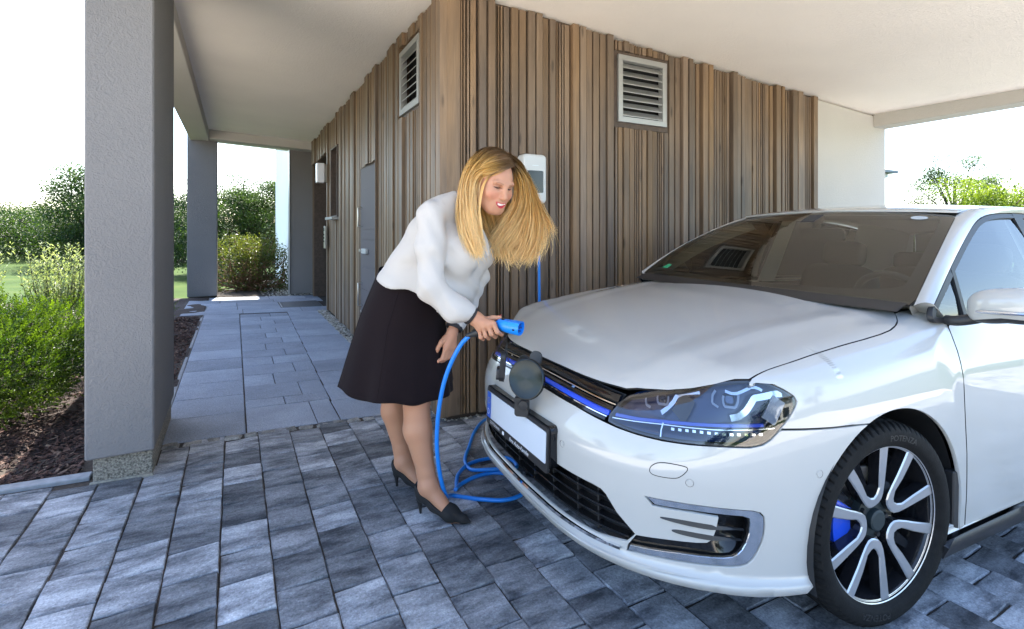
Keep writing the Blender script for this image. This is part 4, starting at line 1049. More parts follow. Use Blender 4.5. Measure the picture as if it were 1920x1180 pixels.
st = [(-.87, .10), (-.80, .095), (-.79, .14), (-.84, .15)]
patch('green_sticker', [(a * .66, b_ * .75) for a, b_ in st], lambda a, b_: wsP(a / .66, b_ / .75) + np.array([-.001, 0, .002]), plain('green_sticker', (.03, .30, .14), .5), .03, parent=wo, thick=0)
# --- roof: from the screen to the tail
def roofz(x): return np.interp(x, _rz[:, 0], _rz[:, 1])
_rz = catd([(.8, 1.34), (.955, 1.3905), (1.15, 1.424), (1.4, 1.446), (1.8, 1.455), (2.2, 1.447), (2.6, 1.420), (2.95, 1.38)], 12)
def roofw(x): return np.interp(x, [.9, 1.05, 1.3, 1.8, 2.4, 2.95], [.572, .578, .600, .605, .585, .545])
def roofP(x, k):
    """k from -1 to 1 across the roof; beyond +-1 the rail turns down towards the side windows"""
    w = roofw(x); a = abs(k); sg = 1 if k >= 0 else -1
    z0 = roofz(x) - .030 * min(a, 1) ** 2.2
    if a <= 1: return np.array([x, k * w, z0])
    t = a - 1; th = t * 1.15
    return np.array([x, sg * (w + .055 * math.sin(th)), z0 - .055 * (1 - math.cos(th)) - .030 * 2.2 * t * .35])
fr_ = [(.965 + .085 * abs(s) ** 2 + .004, s) for s in np.linspace(-1, 1, 17)]
rp = [(x, k * .6) for x, k in fr_] + [(2.95, .6), (2.95, -.6)]
patch('roof', rp, lambda x, k: roofP(x, k / .6), M['paint'], .06, thick=.01)
# roof rail + A pillar: skin between screen / roof edge and the side window line
DLO = [(.395, .930), (.368, .945), (.366, .965), (.39, .992), (.623, 1.130), (.795, 1.218), (.965, 1.297), (1.06, 1.334), (1.16, 1.359), (1.28, 1.374), (1.40, 1.381), (1.6, 1.388), (2.0, 1.376), (2.4, 1.338), (2.62, 1.29)]
for sg in (1, -1):
    inn = [wsP(1, t) + np.array([0, .004, .001]) for t in np.linspace(0, 1, 12)] + [roofP(x, 1.0) for x in (1.15, 1.28, 1.40, 1.6, 2.0, 2.4, 2.9)]
    top = [p for p in DLO[3:]]
    outp = [np.array([x, Gy(x, z) + .006, z + .004]) for x, z in top] + [np.array([2.95, .60, 1.25])]
    I = catd(inn, 8); Oo = catd(outp, 8)
    def res(Pp, m):
        d = np.concatenate([[0], np.cumsum(np.linalg.norm(np.diff(Pp, axis=0), axis=1))]); t = np.linspace(0, d[-1], m); return np.stack([np.interp(t, d, Pp[:, k]) for k in range(3)], 1)
    m = 60
    # match by x so that the ribs of the skin run straight across
    xs_ = np.concatenate([np.linspace(I[0, 0], 1.04, 24), np.linspace(1.06, 2.9, 30)])
    Oi = np.stack([np.interp(xs_ + np.interp(xs_, [.34, 1.05, 1.5], [.045, .05, 0]), Oo[:, 0], Oo[:, k]) for k in range(3)], 1); Ii = np.stack([np.interp(xs_, I[:, 0], I[:, k]) for k in range(3)], 1)
    V, Fc = [], []; K = 7
    for i in range(len(xs_)):
        for k in range(K):
            t = k / (K - 1); p = Ii[i] * (1 - t) + Oi[i] * t; bul = 4 * t * (1 - t)
            nrm = np.cross(Oi[i] - Ii[i], (Ii[min(i + 1, len(xs_) - 1)] - Ii[max(i - 1, 0)])); nrm /= np.linalg.norm(nrm) + 1e-9
            if nrm[1] < 0: nrm = -nrm
            p = p + nrm * .014 * bul; V.append(L((p[0], p[1] * sg, p[2])))
    for i in range(len(xs_) - 1):
        for k in range(K - 1): a = i * K + k; Fc.append((a, a + 1, a + K + 1, a + K))
    mesh('roof_pillar', V, Fc, M['paint'], car, True)
    top7 = [np.array((V[k][0], -V[k][1], V[k][2])) for k in range(K)]; V = []; Fc = []
    low7 = [Fw(u2s(12.02) * sg, 2 - k / (K - 1)) for k in range(K)]
    for j in range(5):
        t = j / 4
        for k in range(K): V.append(L(low7[k] * (1 - t) + top7[k] * t + np.array((-.004, .004 * sg, .004)) * 4 * t * (1 - t)))
    for j in range(4):
        for k in range(K - 1): a = j * K + k; Fc.append((a, a + 1, a + K + 1, a + K))
    mesh('pillar_foot', V, Fc, M['paint'], car, True)
    # lower piece between pillar foot, wing and window corner
    Gm = lambda x, z: np.array([x, (Gy(x, z)) * sg, z])
    side = [(a, b_) for a, b_ in DLO]
    low = [(2.62, .955), (1.5, .945), (.6, .934)]
    dl = side + low
    ins = grow(chaikin(dl, 1), -.020)
    Gs = lambda off: (lambda x, z: np.array([x, (Gy(x, z) + off) * sg, z]))
    P = chaikin(dl, 1)
    fr2 = patch('window_frame', P, Gs(.006), M['black'], .03, [ins], thick=.02)
    win = patch('side_window', grow(P, -.012), Gs(-.004), M['sideglass'], .05, parent=fr2, thick=0)
    for xa, za, xb, zb_ in ((.628, 1.122, .592, .94), (1.50, 1.385, 1.50, .94)):
        w = .012 if xa < 1 else .045
        q = MB(); q.add([L(Gs(o)(x + d, z)) for x, z in ((xa, za), (xb, zb_)) for d in (-w, w) for o in (-.01, .008)], [(0, 1, 3, 2), (4, 6, 7, 5), (0, 4, 5, 1), (2, 3, 7, 6), (0, 2, 6, 4), (1, 5, 7, 3)]); q.obj('window_post', M['black'], fr2)
# --- tail glass and hatch skin (out of sight from the front, but there)
V = []; Fc = []
tt = np.linspace(0, 1, 8); kk = np.linspace(-1, 1, 13)
for t in tt:
    for k in kk:
        a = roofP(2.95, k * .98); b_ = np.array([3.28 - .08 * k * k, .66 * k, .95]); p = a + (b_ - a) * t + np.array([.03, 0, .02]) * 4 * t * (1 - t); V.append(L(p))
for i in range(7):
    for k in range(12): a = i * 13 + k; Fc.append((a, a + 1, a + 14, a + 13))
mesh('rear_window', V, Fc, M['sideglass'], car, True)
for sg in (1, -1):
    V = []; Fc = []
    for i, t in enumerate(tt):
        a = roofP(2.95, .98); b_ = np.array([3.20, .66, .95]); p = a + (b_ - a) * t; g = np.array([2.62 + .35 * t * 0 + .2 * t, Gy(2.7, 1.25 - .3 * t) + .005, 1.29 - .35 * t])
        for k in range(5): s_ = k / 4; r_ = p * (1 - s_) + g * s_ + np.array([.0, .03, 0]) * 4 * s_ * (1 - s_); V.append(L((r_[0], r_[1] * sg, r_[2])))
    for i in range(7):
        for k in range(4): a = i * 5 + k; Fc.append((a, a + 1, a + 6, a + 5))
    mesh('rear_pillar', V, Fc, M['paint'], car, True)
    q = MB(); q.prism(rrect(.30, .15, .04), -.02, .02, tr=lambda v: L((3.30 - abs(v[0] + .6) * .0 - .25 * max(0, v[0] + .08), (.62 + v[0] * .8) * sg, .80 + v[1]))); q.obj('tail_light', plain('red_lens', (.35, .01, .012), .15, coat=1.0), car)
# cowl panel under the screen
q = MB(); V = []
for s in np.linspace(-.98, .98, 25):
    a = wsP(s, .06); b_ = wsP(s, 0) + np.array([-.07, 0, -.022]); V += [L(a - np.array([0, 0, .012])), L(b_)]
q.add(V, [(2 * i, 2 * i + 1, 2 * i + 3, 2 * i + 2) for i in range(24)]); q.obj('cowl', M['black'], car)
# ---------------------------------------------------------------- car: wheels, plate, mirrors, cabin, small parts
def text_mesh(txt, size, font_shear=0.0, extrude=0.0, res=3):
    cu = bpy.data.curves.new('t', 'FONT'); cu.body = txt; cu.size = size; cu.shear = font_shear; cu.extrude = extrude; cu.align_x = 'CENTER'; cu.align_y = 'CENTER'; cu.resolution_u = res
    ob = bpy.data.objects.new('t', cu); COL.objects.link(ob); dg = bpy.context.evaluated_depsgraph_get(); me = ob.evaluated_get(dg).to_mesh()
    vs = [v.co.copy() for v in me.vertices]; fs = [tuple(p.vertices) for p in me.polygons]
    ob.evaluated_get(dg).to_mesh_clear(); bpy.data.objects.remove(ob); bpy.data.curves.remove(cu); return vs, fs
def text(name, txt, size, tr, mat, parent, **k):
    vs, fs = text_mesh(txt, size, **k); mb = MB(); mb.add([tr(v) for v in vs], fs); return mb.obj(name, mat, parent)
TR = .322
def make_wheel(sg, xc, steer=0.0, full=True):
    ca, sa = math.cos(steer), math.sin(steer)
    def tw(v):
        """wheel frame (x back, y up, h outwards) to the car's local frame"""
        x, y, h = v; x, h = x * ca + h * sa, h * ca - x * sa
        return L((xc + x, (.766 + h) * sg, TR + y))
    tp_ = [(.240, .085), (.246, .0985), (.2525, .1025), (.258, .1085), (.266, .1130), (.275, .1145), (.290, .1142), (.300, .1115), (.309, .1055), (.3145, .099), (.3180, .090), (.3200, .078), (.3205, .0735), (.314, .0725), (.314, .0665), (.3210, .0655), (.3217, .036), (.315, .035), (.315, .027), (.3219, .026), (.322, 0)]
    prof = tp_ + [(r, -h) for r, h in tp_[::-1][1:]]
    n = 72 * 4; mb = MB(); vs = []
    for r, h in prof:
        for k in range(n):
            q = 2 * math.pi * k / n; rr = r; ph = (k + (2 if h < 0 else 0)) % 4
            sk = q + (.020 * (abs(h) - .09) / .02)
            if .303 < r and abs(h) > .074 and ph == 0: rr = r - .0075
            if .03 < abs(h) < .07 and r > .3205 and (k % 8) == 3: rr = r - .006
            vs.append(tw((rr * math.cos(sk), rr * math.sin(sk), h)))
    mb.add(vs, [(i * n + k, i * n + (k + 1) % n, (i + 1) * n + (k + 1) % n, (i + 1) * n + k) for i in range(len(prof) - 1) for k in range(n)])
    w = mb.obj('wheel', M['rubber'], car, True, 28)
    # sidewall lettering
    if full:
        for txt, a0, size, r0 in (('POTENZA', 78, .026, .2765), ('POTENZA', 258, .026, .2765)):
            vs, fs = text_mesh(txt, size, .0, .0006); mb = MB(); q = []
            for v in vs:
                a = rad(a0) - v.x / r0 * 1.12 * (1 if sg > 0 else -1) * -1 * -1; r = r0 + v.y
                q.append(tw((r * math.cos(a) * 1.0, r * math.sin(a), np.interp(r, [.262, .275, .290], [.1135, .1150, .1147]) + v.z)))
            mb.add(q, fs); mb.obj('tyre_lettering', plain('raised_rubber', (.018, .018, .018), .55) if 'raised_rubber' not in bpy.data.materials else bpy.data.materials['raised_rubber'], w)
    q = MB(); q.lathe([(.2435, .0965), (.2470, .0990), (.2550, .1022), (.2560, .0990), (.2530, .0950), (.246, .0935), (.2385, .0895)], 96, tr=tw); q.obj('rim', M['rimface'], w, True, 35)
    q = MB(); q.lathe([(.2410, .0915), (.236, .080), (.230, .04), (.224, -.02), (.222, -.095), (.244, -.10)], 64, tr=tw); q.obj('rim_barrel', M['rimdark'], w, True, 35)
    up = [(.082, .0), (.088, .013), (.104, .0270), (.150, .0385), (.190, .0515), (.2335, .0665)]
    op = [(.2190, .0990), (.178, .082), (.140, .0665), (.108, .0545), (.078, .0415), (.062, .030), (.055, .016), (.053, 0)]
    for k in range(5):
        a0 = rad(110 + 72 * k); c_, s_ = math.cos(a0), math.sin(a0)
        half = up + op; poly = half + [(x, -y) for x, y in half[::-1][1:-1]]
        poly = [(x * 1.036, y * 1.036) for x, y in poly]
        def sh(p, dr=0.0): return (p[0] * c_ - p[1] * s_, p[0] * s_ + p[1] * c_)
        def hz(p): r = math.hypot(*p); return float(np.interp(r, [.05, .09, .16, .236], [.080, .084, .0895, .0935]))
        m = len(poly); gi = grow(poly, -.0035)
        vs = [tw((*sh(p), hz(p))) for p in gi] + [tw((*sh(p), hz(p) - .0035)) for p in poly] + [tw((*sh(p), hz(p) - .040)) for p in grow(poly, -.002)]
        # face split in strips between the two sides keeps it clean
        half_n = len(half)
        fs = []; mi = []
        f_top = []
        nu = len(up)
        upi = list(range(nu)); opi = list(range(nu, half_n))[::-1]
        for side in (0, 1):
            idx = lambda j: j if side == 0 else (0 if j == 0 else (half_n - 1 if j == half_n - 1 else 2 * half_n - 2 - j))
            A = [idx(j) for j in upi]; B = [idx(j) for j in opi]
            i = j = 0
            while i < len(A) - 1 or j < len(B) - 1:
                if j >= len(B) - 1 or (i < len(A) - 1 and i / (len(A) - 1) <= j / (len(B) - 1)): f = (A[i], A[i + 1], B[j]); i += 1
                else: f = (A[i], B[j + 1], B[j]); j += 1
                fs.append(f if side == 0 else f[::-1]); mi.append(0)
        for j in range(m):
            j2 = (j + 1) % m; fs.append((j, m + j, m + j2, j2)); mi.append(0); fs.append((m + j, 2 * m + j, 2 * m + j2, m + j2)); mi.append(1)
        mesh('spoke', vs, fs, None, w, False, mats=[M['rimface'], M['rimdark']], mi=mi)
        # inner dark web under each pair
        q = MB(); ps = [(.05, -.016), (.10, -.022), (.232, -.012), (.232, .012), (.10, .022), (.05, .016)]
        q.prism([sh(p) for p in ps], .018, .046, tr=tw)
        q.prism([(lambda a, r: (r * math.cos(a), r * math.sin(a)))(a0 + rad(36) + d, r) for d, r in ((-.10, .06), (-.085, .233), (.085, .233), (.10, .06))], .012, .034, tr=tw); q.obj('spoke_web', M['rimdark'], w)
        q = MB(); b0 = a0 + rad(36); q.lathe([(0, .066), (.0075, .066), (.0085, .060), (.0085, .045)], 10, tr=lambda v: tw((v[0] + .056 * math.cos(b0), v[1] + .056 * math.sin(b0), v[2]))); q.obj('wheel_bolt', M['black'], w, True, 40)
    q = MB(); q.lathe([(0, .080), (.028, .0795), (.0335, .076), (.034, .06), (.070, .055), (.075, .02)], 40, tr=tw); q.obj('hub_cap', plain('hub_dark', (.012, .022, .026), .6) if 'hub_dark' not in bpy.data.materials else bpy.data.materials['hub_dark'], w, True, 30)
    q = MB(); q.lathe([(.06, .022), (.150, .022), (.152, .020), (.152, .0), (.150, -.002), (.06, -.002)], 64, tr=tw); q.obj('brake_disc', M['steel'], w, True, 30)
    q = MB(); a1 = rad(176)
    for h0, h1, r0, r1, aw in ((-.03, .052, .095, .172, .40),):
        arc = [(r1 * math.cos(a1 + t), r1 * math.sin(a1 + t)) for t in np.linspace(-aw, aw, 9)] + [(r0 * math.cos(a1 + t), r0 * math.sin(a1 + t)) for t in np.linspace(aw * .9, -aw * .9, 7)]
        q.prism(arc, h0, h1, tr=tw)
    q.obj('brake_caliper', M['blue'], w, True, 30)
    return w
make_wheel(1, 0.0, rad(-5)); make_wheel(-1, 0.0, rad(5), False); make_wheel(1, 2.63, 0, False); make_wheel(-1, 2.63, 0, False)
# --- number plate and its holder (the plate itself is blank)
PX = -.904
pl_ = MB(); P3 = lambda x: (lambda v: L((PX + x + .055 * 0 + .06 * (v[0] / .30) ** 2 * .12 - v[2], v[0], .468 + v[1])))
pl_.prism(rrect(.542, .158, .012), 0, .010, tr=lambda v: P3(0)((v[0], v[1] - .008, v[2])))
pf = pl_.obj('plate_holder', M['black'], car)
q = MB(); q.prism(rrect(.520, .110, .006), .0102, .0125, tr=P3(0)); np_ = q.obj('number_plate', plain('plate_white', (.55, .60, .66), .35), pf)
q = MB(); q.prism([(-.259, -.054), (-.219, -.054), (-.219, .054), (-.259, .054)], .0127, .0137, tr=P3(0)); bb = q.obj('country_band', plain('plate_blue', (.01, .10, .55), .35), pf)
wtxt = plain('white_print', (.75, .77, .8), .5)
YF = lambda ox, oz, d=.0146: (lambda v: P3(0)((v[0] + ox, v[1] + oz, d + v[2])))
text('band_letter', 'D', .034, YF(-.239, -.030), wtxt, bb)
q = MB()
for k in range(12): a = k * math.pi / 6; q.prism([(-.239 + .012 * math.cos(a) + .0018 * math.cos(t), .018 + .012 * math.sin(a) + .0018 * math.sin(t)) for t in np.linspace(0, 6.28, 5, endpoint=False)], .0138, .0142, tr=P3(0))
tag(q.obj('band_stars', plain('plate_yellow', (.7, .55, .05), .5), bb), kind='stuff')
text('holder_text', 'GOTTSMANN', .017, YF(-.175, -.0705, .0105), wtxt, pf)
text('holder_text', 'Ihre Auto-Familie', .023, YF(.055, -.0705, .0105), wtxt, pf, font_shear=.35)
q = MB(); q.prism(rrect(.018, .014, .004), .0102, .0108, tr=lambda v: P3(0)((v[0] - .085, v[1] - .0705, v[2]))); q.obj('holder_mark', wtxt, pf)
# black bracket behind the holder and its rounded rim
q = MB(); q.prism(rrect(.562, .150, .022), -.03, .004, tr=lambda v: P3(0)((v[0], v[1] + .002, v[2]))); q.obj('plate_bracket', M['blackgloss'], pf)
# --- open charging flap: round brushed cover swung out on its hinge, socket, rubber caps
def frame(o, nrm, up=(0, 0, 1)):
    nz = Vector(nrm).normalized(); xx = Vector(up).cross(nz).normalized(); yy = nz.cross(xx); o = Vector(o)
    return lambda v: tuple(o + xx * v[0] + yy * v[1] + nz * v[2])
dm, n, l, b = newmat('brushed_dark_metal'); setp(b, color=(.030, .035, .038), rough=.24, metal=.95)
b.inputs['Anisotropic'].default_value = .85; b.inputs['Anisotropic Rotation'].default_value = .25
tc = n.new('ShaderNodeTexCoord'); tn = n.new('ShaderNodeTangent'); tn.direction_type = 'RADIAL'; tn.axis = 'Z'
l.new(tn.outputs[0], b.inputs['Tangent'])
wv = n.new('ShaderNodeTexWave'); wv.wave_type = 'RINGS'; wv.rings_direction = 'SPHERICAL'; wv.inputs['Scale'].default_value = 140; l.new(tc.outputs['Object'], wv.inputs['Vector'])
bp = n.new('ShaderNodeBump'); bp.inputs['Strength'].default_value = .10; bp.inputs['Distance'].default_value = .001; l.new(wv.outputs[0], bp.inputs['Height']); l.new(bp.outputs[0], b.inputs['Normal'])
cc = Vector(L((-.935, .150, .682)))
q = MB(); q.lathe([(0, .0075), (.03, .0072), (.066, .0062), (.0685, .0075), (.0715, .0070), (.0735, .004), (.074, -.002), (.072, -.010), (0, -.010)], 72)
disc = q.obj('flap_cover', dm, car, True, 35); disc['label'] = 'round brushed dark flap cover swung open'
nd = Vector(L((-.80, .52, .18))).normalized(); disc.location = cc; disc.rotation_euler = nd.to_track_quat('Z', 'Y').to_euler()
q = MB(); q.tube([L((-.875, .085, .672)), L((-.90, .10, .676)), L((-.925, .135, .680))], .012, 10); q.obj('flap_hinge', M['black'], car, True)
F0 = frame(L((-.868, .005, .668)), L((-1, 0, .22)))
q = MB(); q.lathe([(.060, 0), (.064, .012), (.058, .016), (.050, .012), (.048, -.03), (0, -.03)], 48, tr=F0); q.obj('charging_socket', M['black'], car, True, 35)
q = MB(); q.lathe([(.044, -.0295), (.044, -.006), (.040, -.005), (.038, -.029)], 40, tr=F0); q.lathe([(0, -.008), (.024, -.008), (.026, -.029)], 24, tr=F0); q.obj('socket_inlet', M['blackgloss'], car, True, 35)
F1 = frame(L((-.86, .078, .735)), L((-.75, .5, .2)))
q = MB(); q.prism(rrect(.050, .058, .024, 8), -.005, .005, tr=F1); q.obj('rubber_flap', M['black'], car)
F1 = frame(L((-.925, -.082, .672)), L((-.86, -.50, .06)))
q = MB(); q.prism(rrect(.060, .125, .026, 8), -.010, .010, tr=lambda v: F1((v[0] * 1.0 + .12 * v[1], v[1], v[2]))); q.prism(rrect(.055, .05, .014, 6), .0101, .022, tr=lambda v: F1((v[0], v[1] - .028, v[2]))); q.obj('socket_lid', M['black'], car)
F2 = frame(L((-.925, .098, .560)), L((-.55, .75, -.05)))
q = MB(); q.prism(rrect(.052, .060, .012, 5), -.024, .012, tr=F2); q.lathe([(0, .034), (.017, .033), (.020, .026), (.020, .012)], 24, tr=lambda v: F2((v[0] + .010, v[1] + .020, v[2]))); q.prism(rrect(.03, .018, .006, 4), -.026, .02, tr=lambda v: F2((v[0] - .012, v[1] + .034, v[2]))); q.obj('rubber_cap', M['black'], car)
q = MB(); q.tube(catmull([L((-.925, .098, .592)), L((-.905, .09, .612)), L((-.875, .07, .622)), L((-.86, .05, .625))], 5), .0045, 8); q.obj('cap_strap', M['black'], car, True)
q = MB(); q.tube(catmull([L((-.915, -.085, .728)), L((-.905, -.09, .760)), L((-.900, -.10, .74)), L((-.895, -.09, .69)), L((-.87, -.06, .66))], 6), .0022, 6); q.obj('lid_strap', M['black'], car, True)
# --- parking sensors, washer cover, bonnet gap bits
ring_m = M['dark']
for u, z in ((2.06, .497), (5.13, .503), (7.98, .540)):
    for sg in (1, -1):
        s0 = u2s(u) * sg; mb = MB(); n_ = 24; vs = []
        for r, o in ((.0, -.001), (.0085, -.001), (.0095, .001), (.0105, .001), (.0115, -.0006)):
            for k in range(n_): a = 2 * math.pi * k / n_; vs.append(L(Wm(s0 + r * math.cos(a), z + r * math.sin(a), o)))
        mb.add(vs, [(i * n_ + k, i * n_ + (k + 1) % n_, (i + 1) * n_ + (k + 1) % n_, (i + 1) * n_ + k) for i in range(4) for k in range(n_)])
        o = mb.obj('parking_sensor', M['paint'], car, True); o.data.materials.append(M['dark']); mi = np.zeros(len(o.data.polygons), dtype=np.int32); mi[n_ * 2:] = 1; o.data.polygons.foreach_set('material_index', mi)
for sg in (1, -1):
    wp = chaikin([(u2s(u) * sg, z) for u, z in ((4.32, .512), (4.35, .532), (4.55, .548), (5.05, .548), (5.10, .540), (4.98, .520), (4.85, .508), (4.45, .505))], 2)
    if sg < 0: wp = wp[::-1]
    a = patch('washer_cover', grow(wp, -.001), lambda s, z: Wm(s, z, -.0012), M['paint'], .02, thick=.001)
    patch('cover_gap', grow(wp, .0014), lambda s, z: Wm(s, z, -.0006), M['dark'], .02, parent=a, thick=0)
# --- door mirrors
for sg in (1,):
    mc = np.array([.470, .985, 1.018]); vs = []; nu, nv = 40, 30; mi = []
    for j in range(nv + 1):
        ph = -math.pi / 2 + math.pi * j / nv
        for i in range(nu):
            th = 2 * math.pi * i / nu; p_ = lambda c, e: math.copysign(abs(c) ** e, c)
            x = p_(math.cos(ph), .7) * p_(math.cos(th), .75); y = p_(math.cos(ph), .7) * p_(math.sin(th), .8); z = p_(math.sin(ph), .75)
            q3 = mc + np.array([x * .062 * (1.25 if x < 0 else .75), y * .112, z * .060 + .014 * y - .012 * (z < 0) * abs(y)])
            vs.append(L((q3[0], q3[1] * sg, q3[2])))
    fs = [(j * nu + i, j * nu + (i + 1) % nu, (j + 1) * nu + (i + 1) % nu, (j + 1) * nu + i) for j in range(nv) for i in range(nu)]
    mi = [1 if (k_ // nu) < 9 else 0 for k_ in range(len(fs))]
    mo = mesh('door_mirror', vs, fs, None, car, True, mats=[M['paint'], M['black']], mi=mi)
    q = MB(); S_ = []
    for t in np.linspace(.18, .95, 12): S_.append(L((mc[0] - .081 + .055 * max(0, t - .5) ** 1.5 * 1.2, (mc[1] - .098 + .2 * t) * sg, .990 + .012 * t)))
    q.tube(S_, [.003] + [.0065] * 10 + [.003], 8); q.obj('indicator', M['ledlens'], mo, True)
    q = MB(); q.tube(catmull([L((.445, .812 * sg, .944)), L((.445, .845 * sg, .945)), L((.465, .885 * sg, .958)), L((.475, .92 * sg, .975))], 5), list(np.linspace(.017, .021, 16)), 18); q.obj('mirror_arm', M['black'], mo, True)
    q = MB(); q.prism(rrect(.17, .09, .03), 0, .003, tr=lambda v: L((.522 + v[2], (.985 + v[0]) * sg, 1.012 + v[1]))); q.obj('mirror_glass', M['chrome'], mo)
# --- cabin
q = MB(); D_ = []
for s in np.linspace(-.92, .92, 27):
    w = abs(s); base = wsP(s, .02); hood_ = .030 * math.exp(-((s - .48) / .24) ** 2)
    D_ += [L((base[0] + .02, base[1], base[2] - .03)), L((.62, s * .76, .968 + .004 - .012 * w)), L((.80, s * .77, .975 + hood_ - .015 * w)), L((.865, s * .77, .962 + hood_ - .015 * w)), L((.88, s * .77, .90)), L((.84, s * .77, .62))]
q.add(D_, [(6 * i + k, 6 * i + k + 1, 6 * i + k + 7, 6 * i + k + 6) for i in range(26) for k in range(5)]); q.obj('dashboard', M['dash'], car, True)
q = MB(); tw_ = frame(L((.985, .36, .905)), L((1, 0, .42)))
q.tube([tw_((.182 * math.cos(a), .182 * math.sin(a), 0)) for a in np.linspace(0, 2 * math.pi, 41)], .0155, 10, caps=False); sw = q.obj('steering_wheel', M['inter'], car, True)
q = MB(); q.lathe([(0, -.02), (.07, -.02), (.075, 0), (.05, .04)], 24, tr=tw_)
for a in (0, math.pi, -math.pi / 2): q.tube([tw_((.06 * math.cos(a), .06 * math.sin(a), 0)), tw_((.175 * math.cos(a), .175 * math.sin(a), 0))], .013, 8)
q.obj('hub', M['inter'], sw, True, 40)
def rbox(name, c, s, rx, mat, parent, e=.35):
    """soft cushion: superellipsoid"""
    vs = []; nu, nv = 24, 14; ca, sa = math.cos(rx), math.sin(rx)
    for j in range(nv + 1):
        ph = -math.pi / 2 + math.pi * j / nv
        for i in range(nu):
            th = 2 * math.pi * i / nu; f = lambda c_, k: math.copysign(abs(c_) ** k, c_)
            x, y, z = f(math.cos(ph), e) * f(math.cos(th), e) * s[0], f(math.cos(ph), e) * f(math.sin(th), e) * s[1], f(math.sin(ph), e) * s[2]
            x, z = x * ca + z * sa, z * ca - x * sa; vs.append(L((c[0] + x, c[1] + y, c[2] + z)))
    return mesh(name, vs, [(j * nu + i, j * nu + (i + 1) % nu, (j + 1) * nu + (i + 1) % nu, (j + 1) * nu + i) for j in range(nv) for i in range(nu)], mat, parent, True)
for y in (.37, -.37):
    st_ = rbox('front_seat', (1.40, y, .42), (.27, .25, .10), -.1, M['seat'], car)
    rbox('backrest', (1.66, y, .74), (.085, .24, .34), .27, M['seat'], st_); rbox('headrest', (1.775, y, 1.150), (.055, .135, .085), .18, M['seat'], st_, .5)
    for d in (-.05, .05): q = MB(); q.tube([L((1.755, y + d, 1.0)), L((1.775, y + d, 1.10))], .006, 6); q.obj('headrest_post', M['steel'], st_, True)
rs = rbox('rear_bench', (2.32, 0, .45), (.28, .64, .11), -.1, M['seat'], car, .25); rbox('backrest', (2.62, 0, .74), (.09, .62, .32), .3, M['seat'], rs, .25)
for y in (.42, -.42): rbox('headrest', (2.72, y, 1.10), (.05, .13, .07), .15, M['seat'], rs, .5)
q = MB(); q.box(.86, 3.1, -.78, .78, .26, .30); q.obj('cabin_floor', M['inter'], car)
hl_ = [(x, k * .6) for x, k in fr_] + [(2.9, .6), (2.9, -.6)]
hm = plain('headliner', (.34, .32, .29), .9)
patch('headliner', hl_, lambda x, k: roofP(x, k / .6) - np.array([-.005, 0, .03]), hm, .08, thick=.02)
for sg in (1, -1):
    V = []
    for t in np.linspace(0, 1, 12): p = wsP(1, t) + np.array([.02, -.02, -.012]); V += [L((p[0], p[1] * sg, p[2])), L((p[0] + .05, (p[1] - .005) * sg, p[2] - .055))]
    mesh('pillar_trim', V, [(2 * i, 2 * i + 1, 2 * i + 3, 2 * i + 2) for i in range(11)], hm, car, True)
    q = MB(); q.add([L((x, y * sg, z)) for x, y, z in ((.42, .775, .30), (2.5, .775, .30), (2.5, .765, .93), (.42, .765, .925))], [(0, 1, 2, 3)]); q.obj('door_card', M['inter'], car)
    q = MB(); q.add([L((x, (Gy(x, z) - .03) * sg, z)) for x, z in ((1.42, .93), (1.60, .93), (1.58, 1.38), (1.44, 1.38))], [(0, 1, 2, 3)]); q.obj('pillar_trim', hm, car)
    q = MB(); q.add([L((x, (Gy(x, z) - .03) * sg, z)) for x, z in ((2.40, .93), (3.2, .93), (2.95, 1.36), (2.30, 1.36))], [(0, 1, 2, 3)]); q.obj('pillar_trim', hm, car)
q = MB(); q.prism(rrect(.21, .062, .026, 6), -.012, .012, tr=frame(L((.86, .075, 1.262)), L((-.95, .25, -.1)))); rm = q.obj('rear_view_mirror', M['inter'], car)
q = MB(); q.tube([L((.87, .05, 1.29)), L((.90, .02, 1.345))], .012, 8); q.obj('mirror_stalk', M['inter'], rm, True)
q = MB(); q.cbox(-.05, .05, -.045, .045, -.02, .02, .008, tr=lambda v: L((.875 + v[0], .0 + v[1], 1.332 + v[2] + .45 * v[0]))); q.obj('camera_box', M['inter'], rm)
